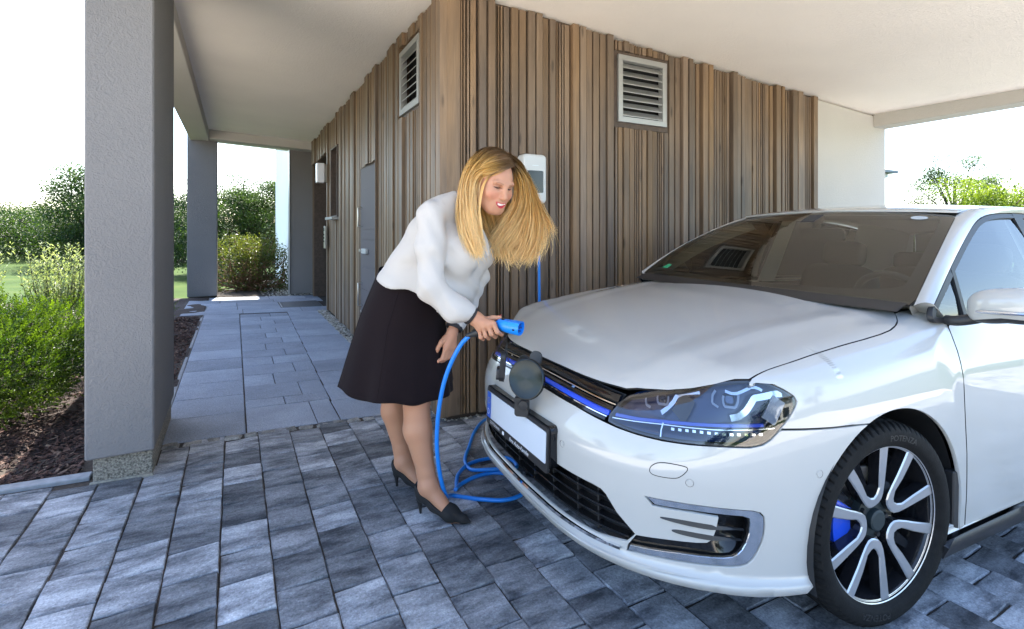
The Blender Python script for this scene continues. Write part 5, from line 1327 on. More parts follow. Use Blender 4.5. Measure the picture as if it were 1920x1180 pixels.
# ---------------------------------------------------------------- the woman: frame x = where she faces, y = her left, z up
WR = Vector((-.43, -.93, 0)); WF = np.array([.65652, -.75430]); WL_ = np.array([.75430, .65652])
woman = empty('person', (WR.x, WR.y, 0), math.atan2(-.75430, .65652), label='blonde woman in white blouse and dark flared skirt bending to plug in the cable', cat='person')
def wpx(px, py, lo):
    """point where the line of sight through a pixel meets the plane y = lo of her frame"""
    r = (px - 960) / 960.; v = np.array([r * D2[0] + D2[1], r * D1[0] + D1[1], -(py - 430) / 960.])
    n = np.array([WL_[0], WL_[1], 0.]); t = ((WR.x * WL_[0] + WR.y * WL_[1] + lo) - n @ CAMP) / (n @ v); q = CAMP + t * v
    return np.array([(q[0] - WR.x) * WF[0] + (q[1] - WR.y) * WF[1], lo, q[2]])
class SDF:
    def __init__(s, lo, hi, h):
        s.lo = np.array(lo, float); s.h = h; s.n = np.ceil((np.array(hi) - s.lo) / h).astype(int) + 1
        s.D = np.full(s.n, 9., np.float32)
    def win(s, a, b_, pad):
        i0 = np.clip(np.floor((np.minimum(a, b_) - pad - s.lo) / s.h).astype(int), 0, s.n); i1 = np.clip(np.ceil((np.maximum(a, b_) + pad - s.lo) / s.h).astype(int) + 1, 0, s.n)
        if (i1 <= i0).any(): return None
        sl = tuple(slice(p, q) for p, q in zip(i0, i1))
        ax = [s.lo[k] + s.h * np.arange(i0[k], i1[k], dtype=np.float32) for k in range(3)]
        return sl, np.meshgrid(*ax, indexing='ij')
    def put(s, sl, d, k, sub=False):
        o = s.D[sl]
        if sub:
            d = -d; h = np.clip(.5 - .5 * (o - d) / k, 0, 1); s.D[sl] = o + (d - o) * h + k * h * (1 - h)
        else:
            h = np.clip(.5 + .5 * (o - d) / k, 0, 1); s.D[sl] = o + (d - o) * h - k * h * (1 - h)
    def cone(s, a, b_, ra, rb, k=.02, sub=False, sq=(1, 1, 1)):
        a, b_ = np.array(a, float), np.array(b_, float); w = s.win(a, b_, max(ra, rb) * 1.2 + k + .03)
        if w is None: return
        sl, (X, Y, Z) = w; ab = b_ - a; L2 = ab @ ab + 1e-9
        t = np.clip(((X - a[0]) * ab[0] + (Y - a[1]) * ab[1] + (Z - a[2]) * ab[2]) / L2, 0, 1)
        d = np.sqrt(((X - a[0] - t * ab[0]) / sq[0]) ** 2 + ((Y - a[1] - t * ab[1]) / sq[1]) ** 2 + ((Z - a[2] - t * ab[2]) / sq[2]) ** 2) - (ra + (rb - ra) * t)
        s.put(sl, d, k, sub)
    def ell(s, c, r, Rm=None, k=.02, sub=False):
        c, r = np.array(c, float), np.array(r, float); m = r.max(); w = s.win(c, c, m + k + .02)
        if w is None: return
        sl, (X, Y, Z) = w; P = np.stack([X - c[0], Y - c[1], Z - c[2]], -1)
        if Rm is not None: P = P @ Rm
        k0 = np.linalg.norm(P / r, axis=-1); k1 = np.linalg.norm(P / (r * r), axis=-1) + 1e-9
        s.put(sl, k0 * (k0 - 1) / k1, k, sub)
    def mesh(s):
        D = s.D; ins = D < 0
        c = ins[:-1, :-1, :-1].astype(np.int8)
        tot = np.zeros(c.shape, np.int8)
        for dx in (0, 1):
            for dy in (0, 1):
                for dz in (0, 1): tot += ins[dx:dx + c.shape[0], dy:dy + c.shape[1], dz:dz + c.shape[2]]
        act = np.argwhere((tot > 0) & (tot < 8)); idx = np.full(c.shape, -1, np.int32); idx[tuple(act.T)] = np.arange(len(act))
        acc = np.zeros((len(act), 3)); cnt = np.zeros(len(act))
        co = [(i, j, k) for i in (0, 1) for j in (0, 1) for k in (0, 1)]
        for a in co:
            for ax in range(3):
                if a[ax]: continue
                b_ = list(a); b_[ax] = 1
                da = D[tuple((act + a).T)]; db = D[tuple((act + b_).T)]; m = (da < 0) != (db < 0)
                t = da / (da - db + 1e-12); p = np.array(a, float)[None].repeat(len(act), 0); p[:, ax] = t; acc[m] += p[m]; cnt[m] += 1
        V = s.lo + (act + acc / cnt[:, None]) * s.h
        F = []
        for ax in range(3):
            o = [1, 1, 1]; o[ax] = 0
            A = ins; e = np.zeros(3, int); e[ax] = 1
            sh = [slice(1, -1)] * 3; sh[ax] = slice(0, -1); sh2 = [slice(1, -1)] * 3; sh2[ax] = slice(1, None)
            a_, b_ = A[tuple(sh)], A[tuple(sh2)]
            p = np.argwhere(a_ != b_); off = np.array([1, 1, 1]); off[ax] = 0; p = p + off
            u, v = (ax + 1) % 3, (ax + 2) % 3; du = np.zeros(3, int); du[u] = 1; dv = np.zeros(3, int); dv[v] = 1
            q = np.stack([idx[tuple((p - du - dv).T)], idx[tuple((p - dv).T)], idx[tuple(p.T)], idx[tuple((p - du).T)]], 1)
            fl = ins[tuple(p.T)]; q[~fl] = q[~fl][:, ::-1]; F.append(q[(q >= 0).all(1)])
        return V, np.concatenate(F)
def relax(V, F, it=2, lam=.5):
    for _ in range(it):
        s_ = np.zeros_like(V); c = np.zeros(len(V))
        for k in range(4):
            a, b_ = F[:, k], F[:, (k + 1) % 4]
            np.add.at(s_, a, V[b_]); np.add.at(s_, b_, V[a]); np.add.at(c, a, 1); np.add.at(c, b_, 1)
        V = V + lam * (s_ / np.maximum(c, 1)[:, None] - V)
    return V
def fmesh(name, V, F, mat, parent, col=None):
    me = bpy.data.meshes.new(name); me.vertices.add(len(V)); me.vertices.foreach_set('co', np.asarray(V, np.float32).ravel())
    me.loops.add(F.size); me.loops.foreach_set('vertex_index', F.astype(np.int32).ravel()); me.polygons.add(len(F)); me.polygons.foreach_set('loop_start', np.arange(len(F), dtype=np.int32) * 4)
    me.polygons.foreach_set('loop_total', np.full(len(F), 4, np.int32)); me.polygons.foreach_set('use_smooth', np.ones(len(F), bool)); me.update(calc_edges=True); me.validate()
    me.materials.append(mat)
    if col is not None:
        at = me.attributes.new('tint', 'FLOAT_COLOR', 'POINT'); at.data.foreach_set('color', np.concatenate([col, np.ones((len(col), 1))], 1).astype(np.float32).ravel())
    return link(name, me, parent)
# joints
NK, CH = (.165, -.002, 1.365), (.04, 0, 1.225)
RSH, REL, RWR = np.array((.105, -.180, 1.300)), np.array((.135, -.235, 1.010)), np.array((.278, -.138, .884))
LSH, LEL, LWR = np.array((.10, .180, 1.30)), np.array((.155, .165, 1.020)), np.array((.112, .005, .795))
HC = np.array((.308, -.020, 1.442)); ps_, pt_ = rad(-28), rad(23)
RH = np.array([[math.cos(pt_) * math.cos(ps_), math.cos(pt_) * math.sin(ps_), -math.sin(pt_)], [-math.sin(ps_), math.cos(ps_), 0], [math.sin(pt_) * math.cos(ps_), math.sin(pt_) * math.sin(ps_), math.cos(pt_)]]).T
_ro = rad(-4); RH = RH @ np.array([[1, 0, 0], [0, math.cos(_ro), -math.sin(_ro)], [0, math.sin(_ro), math.cos(_ro)]])
def H(x, y, z): return HC + RH @ np.array((x, y, z))
# --- body below the neck
B = SDF((-.50, -.34, -.01), (.48, .30, 1.44), .0042)
for sg in (-1, 1):
    B.cone((-.14, .045 * sg, .96), (.035, .055 * sg, 1.21), .085, .092, .03); B.cone((.035, .055 * sg, 1.21), (.110, .085 * sg, 1.30), .085, .050, .04)
B.cone(NK, HC + RH @ np.array((-.025, 0, -.055)), .050, .052, .03)
def leg(df, lo):
    B.cone((-.14 + df * .35, lo * .8, .88), (-.022 + df, lo, .53), .080, .058, .03)
    B.cone((-.020 + df, lo, .51), (-.016 + df, lo, .375), .058, .058, .03); B.cone((-.014 + df, lo, .375), (.026 + df, lo, .20), .060, .037, .02); B.cone((.026 + df, lo, .20), (.034 + df, lo, .150), .036, .036, .02)
    B.cone((.034 + df, lo, .155), (.012 + df, lo, .105), .036, .028, .02); B.cone((.045 + df, lo, .135), (.145 + df, lo, .034), .034, .024, .03, sq=(1, 1.15, 1)); B.cone((.145 + df, lo, .034), (.195 + df, lo, .022), .024, .012, .02)
    B.ell((.035 + df, lo - .030, .150), (.012, .012, .014), None, .012); B.ell((.035 + df, lo + .030, .155), (.012, .012, .014), None, .012)
leg(.0, -.082); leg(-.225, .080)
B.cone(RSH, REL, .050, .040, .02); B.cone(REL, RWR, .040, .024, .02); B.cone(LSH, LEL, .05, .04, .02); B.cone(LEL, LWR, .04, .024, .02)
# right hand closed round the plug handle
HA, HB = np.array((.262, -.122, .813)), np.array((.398, -.112, .862)); ax_ = (HB - HA) / np.linalg.norm(HB - HA); dn = np.array((ax_[2], 0, -ax_[0])); dn /= np.linalg.norm(dn); nr = np.cross(ax_, dn); nr = nr if nr[1] < 0 else -nr
for i, (t, rr) in enumerate(((.80, .0088), (.645, .0091), (.49, .0086), (.345, .0075))):
    A = HA + (HB - HA) * t; k = (1, 1.03, .98, .88)[i]; sk = ax_ * (.010, .004, -.002, -.006)[i]
    M1 = A + nr * .036 * k - dn * .016; P1 = A + nr * .037 * k + dn * .020 + sk * .6; D1_ = A + nr * .010 + dn * .036 * k + sk; T1 = A - nr * .018 + dn * .026 + sk
    B.cone(RWR + (0, 0, -.004), M1, .0200, .0125, .010); B.cone(M1, P1, rr * 1.22, rr * 1.08, .004); B.cone(P1, D1_, rr * 1.08, rr * .95, .003); B.cone(D1_, T1, rr * .95, rr * .8, .003)
    B.ell(M1 + nr * .003, (.010, .009, .009), None, .006); B.ell(P1 + nr * .002, (.0098, .0085, .0085), None, .004)
B.cone(RWR + (-.012, 0, .01), RWR + (.02, .0, -.006), .024, .024, .02)
th = [RWR + (.014, .012, .006), HA + (HB - HA) * .46 - dn * .040 + nr * .010, HA + (HB - HA) * .74 - dn * .037 + nr * .002, HA + (HB - HA) * .95 - dn * .030]
for a, b_, r0, r1 in zip(th[:-1], th[1:], (.016, .0125, .0108), (.0125, .0108, .0085)): B.cone(a, b_, r0, r1, .006)
# left hand, loosely curled in front of the thigh
for i, (o, rr) in enumerate(((-.024, .0085), (-.008, .0088), (.008, .0084), (.023, .0074))):
    side = np.array((.45, .89, 0)) * o; M1 = np.array((.108, -.018, .722)) + side; k = (1, 1.05, 1, .85)[i]
    P1 = M1 + np.array((-.008, -.012, -.040 * k)); D1_ = P1 + np.array((-.022, -.006, -.014)); T1 = D1_ + np.array((-.016, .000, .012))
    B.cone(LWR + (-.002, -.004, -.006), M1, .019, .0120, .010); B.cone(M1, P1, rr * 1.18, rr * 1.05, .003); B.cone(P1, D1_, rr * 1.05, rr * .95, .003); B.cone(D1_, T1, rr * .95, rr * .78, .003)
th = [LWR + (-.010, -.012, -.012), np.array((.082, -.045, .752)), np.array((.066, -.052, .722)), np.array((.058, -.050, .698))]
for a, b_, r0, r1 in zip(th[:-1], th[1:], (.0155, .0118, .0100), (.0118, .0100, .0078)): B.cone(a, b_, r0, r1, .005)
# the head has its own finer grid; drop the body above the cut
cutn = RH @ np.array((.25, 0, 1.)); cutn /= np.linalg.norm(cutn); cutp = H(-.02, 0, -.098)
V1, F1 = B.mesh(); V1 = relax(V1, F1, 2)
keep = ((V1 - cutp) @ cutn < .004) | (np.linalg.norm(V1[:, :2] - cutp[:2], axis=1) > .13); F1 = F1[keep[F1].all(1)]
# --- head
Q = SDF(HC - .17, HC + .17, .0019)
Q.ell(H(-.018, 0, .028), (.096, .076, .092), RH, .02); Q.ell(H(.030, 0, -.02), (.066, .0675, .085), RH, .03); Q.ell(H(.050, 0, -.075), (.040, .040, .040), RH, .035)
Q.ell(H(.077, 0, -.101), (.020, .022, .017), RH, .02)                                                                 # chin
for s in (-1, 1):
    Q.ell(H(.060, .042 * s, -.034), (.026, .026, .025), RH, .022)                                                     # cheek
    Q.cone(H(.012, .056 * s, -.060), H(.066, .024 * s, -.100), .022, .018, .03)                                       # jaw
    Q.ell(H(.086, .032 * s, .002), (.018, .019, .012), RH, .012, sub=True)                                            # eye hollow
    Q.ell(H(.0705, .032 * s, -.002), (.0125, .0145, .0115), RH, .004)                                                 # lids over the eye
    Q.cone(H(.077, .046 * s, .018), H(.084, .015 * s, .015), .007, .006, .014)                                        # brow ridge
    Q.ell(H(.095, .0115 * s, -.040), (.0085, .0075, .0065), RH, .006)                                                 # nostril wing
    Q.ell(H(.101, .0065 * s, -.0465), (.004, .003, .003), RH, .002, sub=True)
    Q.ell(H(-.006, .078 * s, -.006), (.017, .007, .030), RH, .006); Q.ell(H(-.004, .085 * s, -.004), (.009, .004, .017), RH, .004, sub=True)  # ear
Q.cone(H(.088, 0, .010), H(.107, 0, -.034), .0085, .0095, .012); Q.ell(H(.108, 0, -.038), (.0105, .0105, .0090), RH, .008)       # nose
Q.ell(H(.078, 0, -.070), (.022, .030, .020), RH, .02)                                                                  # mouth mound
for s in (-1, 1): Q.cone(H(.0985, .004 * s, -.0625), H(.083, .0290 * s, -.0560), .0040, .0022, .004); Q.cone(H(.0975, .0, -.0830), H(.083, .0280 * s, -.0590), .0054, .0024, .004)
Q.ell(H(.100, 0, -.0710), (.010, .0215, .0066), RH, .003, sub=True)                                                     # open smile
Q.ell(H(.0890, 0, -.0690), (.0085, .0215, .0070), RH, .001)                                                             # teeth
Q.cone(NK, HC + RH @ np.array((-.025, 0, -.055)), .0505, .0525, .03)
V2, F2 = Q.mesh(); V2 = relax(V2, F2, 1)
keep = (V2 - cutp) @ cutn > 0; F2 = F2[keep[F2].all(1)]
V = np.concatenate([V1, V2]); F = np.concatenate([F1, F2 + len(V1)])
used = np.unique(F); mp_ = np.full(len(V), -1); mp_[used] = np.arange(len(used)); V, F = V[used], mp_[F]
hl2 = (V - HC) @ RH                                                                                                     # head coordinates
skin = np.array((.46, .222, .132)); col = np.tile(skin, (len(V), 1))
def blend(m, c): global col; m = np.clip(m, 0, 1)[:, None]; col = col * (1 - m) + np.array(c) * m
x_, y_, z_ = hl2.T; face = (x_ > .03) & (np.abs(z_) < .14) & (np.abs(y_) < .09)
def g(cx, cz_, rx, rz, p=2): return np.clip(1.35 - ((np.abs(y_) - cx) / rx) ** 2 - ((z_ - cz_) / rz) ** 2, 0, 1) * face
blend(g(.044, -.038, .026, .020) * .38, (.52, .17, .11))                                                               # rouge
zm = z_ - .0095 * (np.abs(y_) / .026) ** 2                                                                              # the smile lifts at its corners
m_l = np.clip((1.08 - (np.abs(y_) / .0290) ** 2 - ((zm + .0720) / .0120) ** 2) * 3, 0, 1) * ((x_ > .072) & face)
mo_ = np.clip((1.15 - (np.abs(y_) / .0215) ** 2 - ((zm + .0700) / .0056) ** 2) * 2.2, 0, 1) * ((x_ > .07) & face)
blend(m_l * 1.0, (.42, .012, .028)); blend(mo_ * 1.0, (.86, .83, .78))
zl = z_ - .10 * (np.abs(np.abs(y_) - .032)) ; blend(np.clip(1.5 - ((np.abs(y_) - .032) / .0165) ** 2 - ((zl + .0050) / .0034) ** 2, 0, 1) * face, (.030, .014, .011)); blend(g(.033, .006, .017, .007) * .45, (.22, .12, .09))       # lash line and shadow
bz_ = .0185 + .20 * (np.abs(y_) - .033) * (np.abs(y_) < .033) - .35 * (np.abs(y_) - .040) * (np.abs(y_) > .040)
blend(np.clip(1.6 - np.abs(z_ - bz_) / .0022, 0, 1) * (np.abs(y_) > .015) * np.clip((.053 - np.abs(y_)) / .008, 0, 1) * face * .55, (.17, .085, .05))
blend((z_ > .078) * (x_ < .075) * (V[:, 2] > 1.30) * 1.0 * (np.linalg.norm(hl2, axis=1) < .16), (.20, .11, .05))        # scalp tone under the hair
tn_ = np.clip(1 - np.abs(V[:, 2] - .3) / .32, 0, 1) * (V[:, 2] < .62); blend(tn_ * .75, (.44, .225, .130))
# nails
for p in ([th[-1]] if False else []): pass
sk, n, l, b = newmat('skin'); setp(b, rough=.48, spec=.35, sss=.12); b.inputs['Subsurface Radius'].default_value = (.012, .004, .002); b.inputs['Subsurface Scale'].default_value = .6
at = n.new('ShaderNodeAttribute'); at.attribute_name = 'tint'; l.new(at.outputs['Color'], b.inputs['Base Color'])
body = fmesh('body', V, F, sk, woman, col)
# --- blouse
U = SDF((-.36, -.36, .74), (.44, .30, 1.46), .0050)
for sg in (-1, 1):
    U.cone((-.112, .055 * sg, .975), (.052, .058 * sg, 1.215), .118, .108, .03); U.cone((.052, .058 * sg, 1.215), (.115, .090 * sg, 1.305), .100, .062, .04)
    U.ell((.165, .080 * sg, 1.140), (.115, .092, .105), None, .05)
U.ell((.085, 0, 1.015), (.135, .165, .115), None, .06); U.cone((-.06, 0, .98), (.10, 0, .985), .12, .10, .05, sq=(1, 1.4, 1))
for sg in (-1, 1): U.cone((.105, .12 * sg, 1.325), (.150, .050 * sg, 1.362), .052, .040, .03)
def sleeve(SH, EL, WRI, s):
    n_ = np.array((0, s, 0.))
    U.cone(SH, SH * .55 + EL * .45 + n_ * .004, .058, .056, .03); U.cone(SH * .55 + EL * .45 + n_ * .004, EL, .056, .050, .03)
    mid = EL * .42 + WRI * .58 + np.array((0, 0, -.016)); U.cone(EL, mid, .052, .054, .03); cu = EL * .10 + WRI * .90
    U.cone(mid, cu, .054, .038, .02)
sleeve(RSH, REL, RWR, -1.); sleeve(LSH, LEL, LWR, 1.)
# drape: shallow folds that follow the cloth
ax3 = [U.lo[k] + U.h * np.arange(U.n[k], dtype=np.float32) for k in range(3)]; X, Y, Z = np.meshgrid(*ax3, indexing='ij')
fold = .0032 * np.sin(30 * X + 62 * Z + 5 * np.sin(9 * Y + 6 * Z)) * np.clip((1.10 - Z) / .10, .0, 1) + .0022 * np.sin(58 * Z + 40 * X + 4 * np.sin(15 * X + 11 * Y)) * np.clip((-Y - .10) / .06, 0, 1) + .0022 * np.sin(17 * X - 22 * Z + 12 * Y + 2 * np.sin(19 * Z))
U.D += fold.astype(np.float32) * (np.abs(U.D) < .08)
# open below the waist and at the neck
hem = (Z - (1.000 - .235 * (X + .10))) * -1
U.D = np.maximum(U.D, (hem * .95).astype(np.float32) * (Y * 0 + 1))  if False else U.D
arm = np.minimum(np.linalg.norm(np.stack([X - .22, Y + .19, Z - .92], -1), axis=-1) - .155, np.linalg.norm(np.stack([X - .13, Y - .07, Z - .88], -1), axis=-1) - .135)
U.D = np.where(arm < 0, U.D, np.maximum(U.D, (hem + .008 * np.sin(30 * X + 26 * Y)).astype(np.float32)))
U.cone((.205, -.0, 1.375), (.33, 0, 1.25), .062, .030, .012, sub=True); U.cone(NK, HC, .056, .075, .012, sub=True)
for WRI, EL in ((RWR, REL), (LWR, LEL)):
    d = (WRI - EL) / np.linalg.norm(WRI - EL); pl2 = (X - WRI[0]) * d[0] + (Y - WRI[1]) * d[1] + (Z - WRI[2]) * d[2]
    near_ = np.sqrt((X - WRI[0]) ** 2 + (Y - WRI[1]) ** 2 + (Z - WRI[2]) ** 2) < .11
    U.D = np.where(near_, np.maximum(U.D, (pl2 + .018).astype(np.float32)), U.D)
V3, F3 = U.mesh(); V3 = relax(V3, F3, 2)
bm_, n, l, b = newmat('white_chiffon'); setp(b, color=(.60, .56, .515), rough=.6, spec=.25)
tc = n.new('ShaderNodeTexCoord'); t = n.new('ShaderNodeTexNoise'); t.inputs['Scale'].default_value = 9; t.inputs['Detail'].default_value = 4; t.inputs['Distortion'].default_value = 1.5; l.new(tc.outputs['Object'], t.inputs['Vector'])
bp = n.new('ShaderNodeBump'); bp.inputs['Strength'].default_value = .18; bp.inputs['Distance'].default_value = .02; l.new(t.outputs[0], bp.inputs['Height']); l.new(bp.outputs[0], b.inputs['Normal'])
tr = n.new('ShaderNodeBsdfTranslucent'); tr.inputs[0].default_value = (.6, .57, .53, 1); mx = n.new('ShaderNodeMixShader'); mx.inputs[0].default_value = .22; l.new(b.outputs[0], mx.inputs[1]); l.new(tr.outputs[0], mx.inputs[2]); l.new(mx.outputs[0], n['Material Output'].inputs[0])
blouse = fmesh('blouse', V3, F3, bm_, woman)
trim = plain('black_trim', (.015, .012, .013), .7)
for WRI, EL in ((RWR, REL), (LWR, LEL)):
    d = Vector((WRI - EL) / np.linalg.norm(WRI - EL)); c = Vector(WRI) - d * .016; fr_w = frame(c, d)
    q = MB(); q.lathe([(.030, -.009), (.0365, -.009), (.0385, -.004), (.0385, .004), (.0365, .009), (.030, .009), (.030, -.009)], 32, tr=lambda v: fr_w((v[0], v[1] * 1.0, v[2]))); q.obj('cuff_band', trim, blouse, True, 40)
q = MB(); q.tube(catmull([(.098, .070, 1.378), (.082, 0, 1.392), (.098, -.072, 1.378), (.150, -.088, 1.352), (.21, -.064, 1.285), (.245, -.030, 1.235)], 6), .0065, 8); q.obj('neck_trim', trim, blouse, True)
# loose placket at the throat
q = MB(); pk_ = catmull([(.205, -.075, 1.315), (.262, -.055, 1.255), (.292, -.045, 1.19), (.300, -.045, 1.13)], 6); vs = []
for i, p in enumerate(pk_): w = .010 + .016 * math.sin(math.pi * i / (len(pk_) - 1)); vs += [tuple(p + np.array((-.3, -.5, 0)) * w), tuple(p + np.array((.5, -.3, -.1)) * w), tuple(p + np.array((.47, -.27, -.1)) * w - np.array((.004, -.004, .0)))]
q.add(vs, [(3 * i + k, 3 * i + k + 1, 3 * i + k + 4, 3 * i + k + 3) for i in range(len(pk_) - 1) for k in range(2)]); q.obj('placket', bm_, blouse, True)
# --- skirt
vs = []; nu, nv = 144, 30
for j in range(nv + 1):
    v = j / nv
    fc = np.interp(v, [0, .12, .4, 1], [-.092, -.100, -.138, -.164]); a = np.interp(v, [0, .12, .4, .7, 1], [.148, .158, .192, .228, .258]); b_ = np.interp(v, [0, .12, .4, .7, 1], [.150, .160, .188, .218, .246])
    zc_ = np.interp(v, [0, .12, .4, 1], [1.022, .975, .835, .530]); ti = np.interp(v, [0, .12, .4, 1], [-.33, -.30, -.12, -.075])
    for i in range(nu):
        t = 2 * math.pi * i / nu; fo = max(0, v - .22) ** 1.3
        r = 1 + fo * (.070 * math.cos(6 * t + .9) + .035 * math.cos(11 * t + 2)) - .012 * (v < .06)
        x, y = math.cos(t) * a * r, math.sin(t) * b_ * r
        front = max(0, math.cos(t)); x -= .03 * front * sm(.3, .8, v) * 0
        vs.append((fc + x, y, zc_ + ti * x + .012 * fo * math.cos(6 * t + .9) + .0015 * noise.noise((x * 14, y * 14, v * 9))))
fs = [(j * nu + i, j * nu + (i + 1) % nu, (j + 1) * nu + (i + 1) % nu, (j + 1) * nu + i) for j in range(nv) for i in range(nu)]
N0 = len(vs)
for i in range(nu): x, y, z = vs[nv * nu + i]; vs.append((-.17 + (x + .17) * .98, y * .98, z - .002))
for i in range(nu): x, y, z = vs[nv * nu + i]; vs.append((-.17 + (x + .17) * .90, y * .90, z + .035))
fs += [(nv * nu + i, nv * nu + (i + 1) % nu, N0 + (i + 1) % nu, N0 + i) for i in range(nu)] + [(N0 + i, N0 + (i + 1) % nu, N0 + nu + (i + 1) % nu, N0 + nu + i) for i in range(nu)]
skm, n, l, b = newmat('dark_wool'); setp(b, color=(.0105, .0065, .0075), rough=.9, spec=.1, sheen=.03)
tc = n.new('ShaderNodeTexCoord'); t = n.new('ShaderNodeTexNoise'); t.inputs['Scale'].default_value = 420; l.new(tc.outputs['Object'], t.inputs['Vector']); bp = n.new('ShaderNodeBump'); bp.inputs['Strength'].default_value = .4; bp.inputs['Distance'].default_value = .002; l.new(t.outputs[0], bp.inputs['Height']); l.new(bp.outputs[0], b.inputs['Normal'])
skirt = mesh('skirt', vs, fs, skm, woman, True)
q = MB()
for t in (-1.35, -2.35): q.tube([tuple(np.array(vs[j * nu + int((t % (2 * math.pi)) / (2 * math.pi) * nu)]) * 1.0) for j in range(3, nv + 1)], .0018, 6)
tag(q.obj('seam', skm, skirt, True), kind='stuff')
# --- shoes: pointed court shoes with a slim heel
su = plain('black_suede', (.010, .009, .009), .9)
def shoe(df, lo):
    K = SDF((-.06, -.06, -.004), (.26, .06, .17), .0030)
    K.cone((.010, 0, .112), (.018, 0, .092), .034, .033, .02); K.cone((.018, 0, .092), (.075, 0, .058), .033, .030, .02); K.cone((.075, 0, .058), (.145, 0, .031), .030, .031, .02, sq=(1, 1.22, 1)); K.cone((.145, 0, .031), (.205, 0, .017), .030, .016, .02, sq=(1, 1.15, 1)); K.cone((.205, 0, .017), (.236, 0, .011), .016, .004, .012)
    ax4 = [K.lo[k] + K.h * np.arange(K.n[k], dtype=np.float32) for k in range(3)]; X, Y, Z = np.meshgrid(*ax4, indexing='ij')
    K.D = np.maximum(K.D, -(Z - np.interp(X, [-.05, .03, .10, .15, .26], [.060, .052, .012, .0015, .0015])).astype(np.float32))          # sole
    top = np.interp(X, [-.05, -.02, .03, .08, .118, .135, .15, .26], [.150, .140, .098, .066, .046, .075, .2, .2])
    K.D = np.maximum(K.D, (Z - top).astype(np.float32) * .8)
    inner_ = SDF((-.06, -.06, -.004), (.26, .06, .17), .0030)
    K.cone((.010, 0, .14), (.018, 0, .100), .030, .029, .004, sub=True); K.cone((.018, 0, .100), (.10, 0, .055), .029, .024, .004, sub=True)
    K.cone((-.004, 0, .062), (-.002, 0, .038), .016, .0085, .012); K.cone((-.002, 0, .038), (.0, 0, .004), .0085, .0055, .004)
    K.D = np.maximum(K.D, -(Z - .0005).astype(np.float32))
    V, F = K.mesh(); V = relax(V, F, 1); o = fmesh('shoe', V, F, su, woman); o.location = (df, lo, .0135 if lo < 0 else .0155); return o
shoe(.0, -.082); shoe(-.225, .080)
# --- hair: an under layer on the skull and several hundred locks
hm_, n, l, b = newmat('blonde_hair'); setp(b, rough=.36, spec=.45); b.inputs['Anisotropic'].default_value = .5
at = n.new('ShaderNodeAttribute'); at.attribute_name = 'tint'; l.new(at.outputs['Color'], b.inputs['Base Color'])
tr = n.new('ShaderNodeBsdfTranslucent'); l.new(at.outputs['Color'], tr.inputs[0]); mx = n.new('ShaderNodeMixShader'); mx.inputs[0].default_value = .3; l.new(b.outputs[0], mx.inputs[1]); l.new(tr.outputs[0], mx.inputs[2]); l.new(mx.outputs[0], n['Material Output'].inputs[0])
HRr = random.Random(11)
HV, HF, HCOL = [], [], []
def hair_col(t, u):
    root = np.array((.125, .062, .022)); mid_ = np.array((.66, .38, .105)); tip = np.array((.95, .70, .34))
    c = root + (mid_ - root) * sm(.08, .36, t); c = c + (tip - c) * sm(.25, .95, t) * .85
    return c * (.66 + .50 * u)
def lock(P, w, u, twist=0.0):
    Pd = catmull(P, 5); m = len(Pd); b0 = len(HV)
    hq = (Pd - HC) @ RH; lay = HRr.uniform(1.02, 1.13)
    for cc_, rr_ in (((-.022, 0, .034), (.101, .084, .094)), ((.030, 0, -.02), (.072, .070, .088))):
        dq = (hq - cc_) / rr_; kq = np.linalg.norm(dq, axis=1); lim = lay if cc_[0] < 0 else 1.0; hq = np.where((kq < lim)[:, None], np.array(cc_) + (hq - cc_) * (lim / kq)[:, None], hq)
    Pd = HC + hq @ RH.T
    for i, p in enumerate(Pd):
        t = i / (m - 1); tg = Pd[min(i + 1, m - 1)] - Pd[max(i - 1, 0)]; tg /= np.linalg.norm(tg) + 1e-9
        o = p - (HC + np.array((0, 0, -.25 * t))); o -= tg * (o @ tg); o /= np.linalg.norm(o) + 1e-9; sd = np.cross(tg, o); a = twist + 1.2 * twist * t
        d = sd * math.cos(a) + o * math.sin(a); ww = w * (1 - .80 * t ** 2.2) * (.6 + .4 * min(1, t * 6)); c = hair_col(t, u)
        for e, hgt in ((-1, 0), (0, .35), (1, 0)): HV.append(p + d * ww * e + o * ww * hgt); HCOL.append(c)
    for i in range(m - 1):
        for k in range(2): a = b0 + 3 * i + k; HF.append((a, a + 1, a + 4, a + 3))
def G_(lst): return np.array([wpx(*q) for q in lst])
GN = [G_([(958, 314, -.030), (940, 319, -.074), (921, 323, -.096), (903, 325, -.104), (888, 342, -.108), (886, 388, -.122), (893, 435, -.127), (900, 471, -.12)]),
      G_([(950, 300, -.030), (930, 303, -.076), (910, 310, -.096), (893, 322, -.106), (882, 348, -.112), (882, 395, -.125), (891, 440, -.128), (899, 473, -.12)]),
      G_([(946, 291, -.015), (915, 294, -.078), (893, 314, -.102), (880, 342, -.114), (877, 370, -.124), (881, 415, -.135), (890, 452, -.133), (897, 475, -.125)]),
      G_([(936, 284, .0), (903, 287, -.07), (885, 308, -.092), (873, 338, -.110), (868, 372, -.125), (872, 418, -.142), (884, 455, -.140), (893, 474, -.13)]),
      G_([(925, 281, .02), (893, 290, -.035), (880, 308, -.055), (869, 338, -.075), (862, 385, -.105), (867, 428, -.145), (879, 455, -.142), (887, 468, -.135)]),
      G_([(915, 283, .05), (888, 300, .02), (876, 320, .005), (868, 345, -.01), (862, 392, -.06), (872, 430, -.10), (884, 450, -.12), (893, 465, -.12)])]
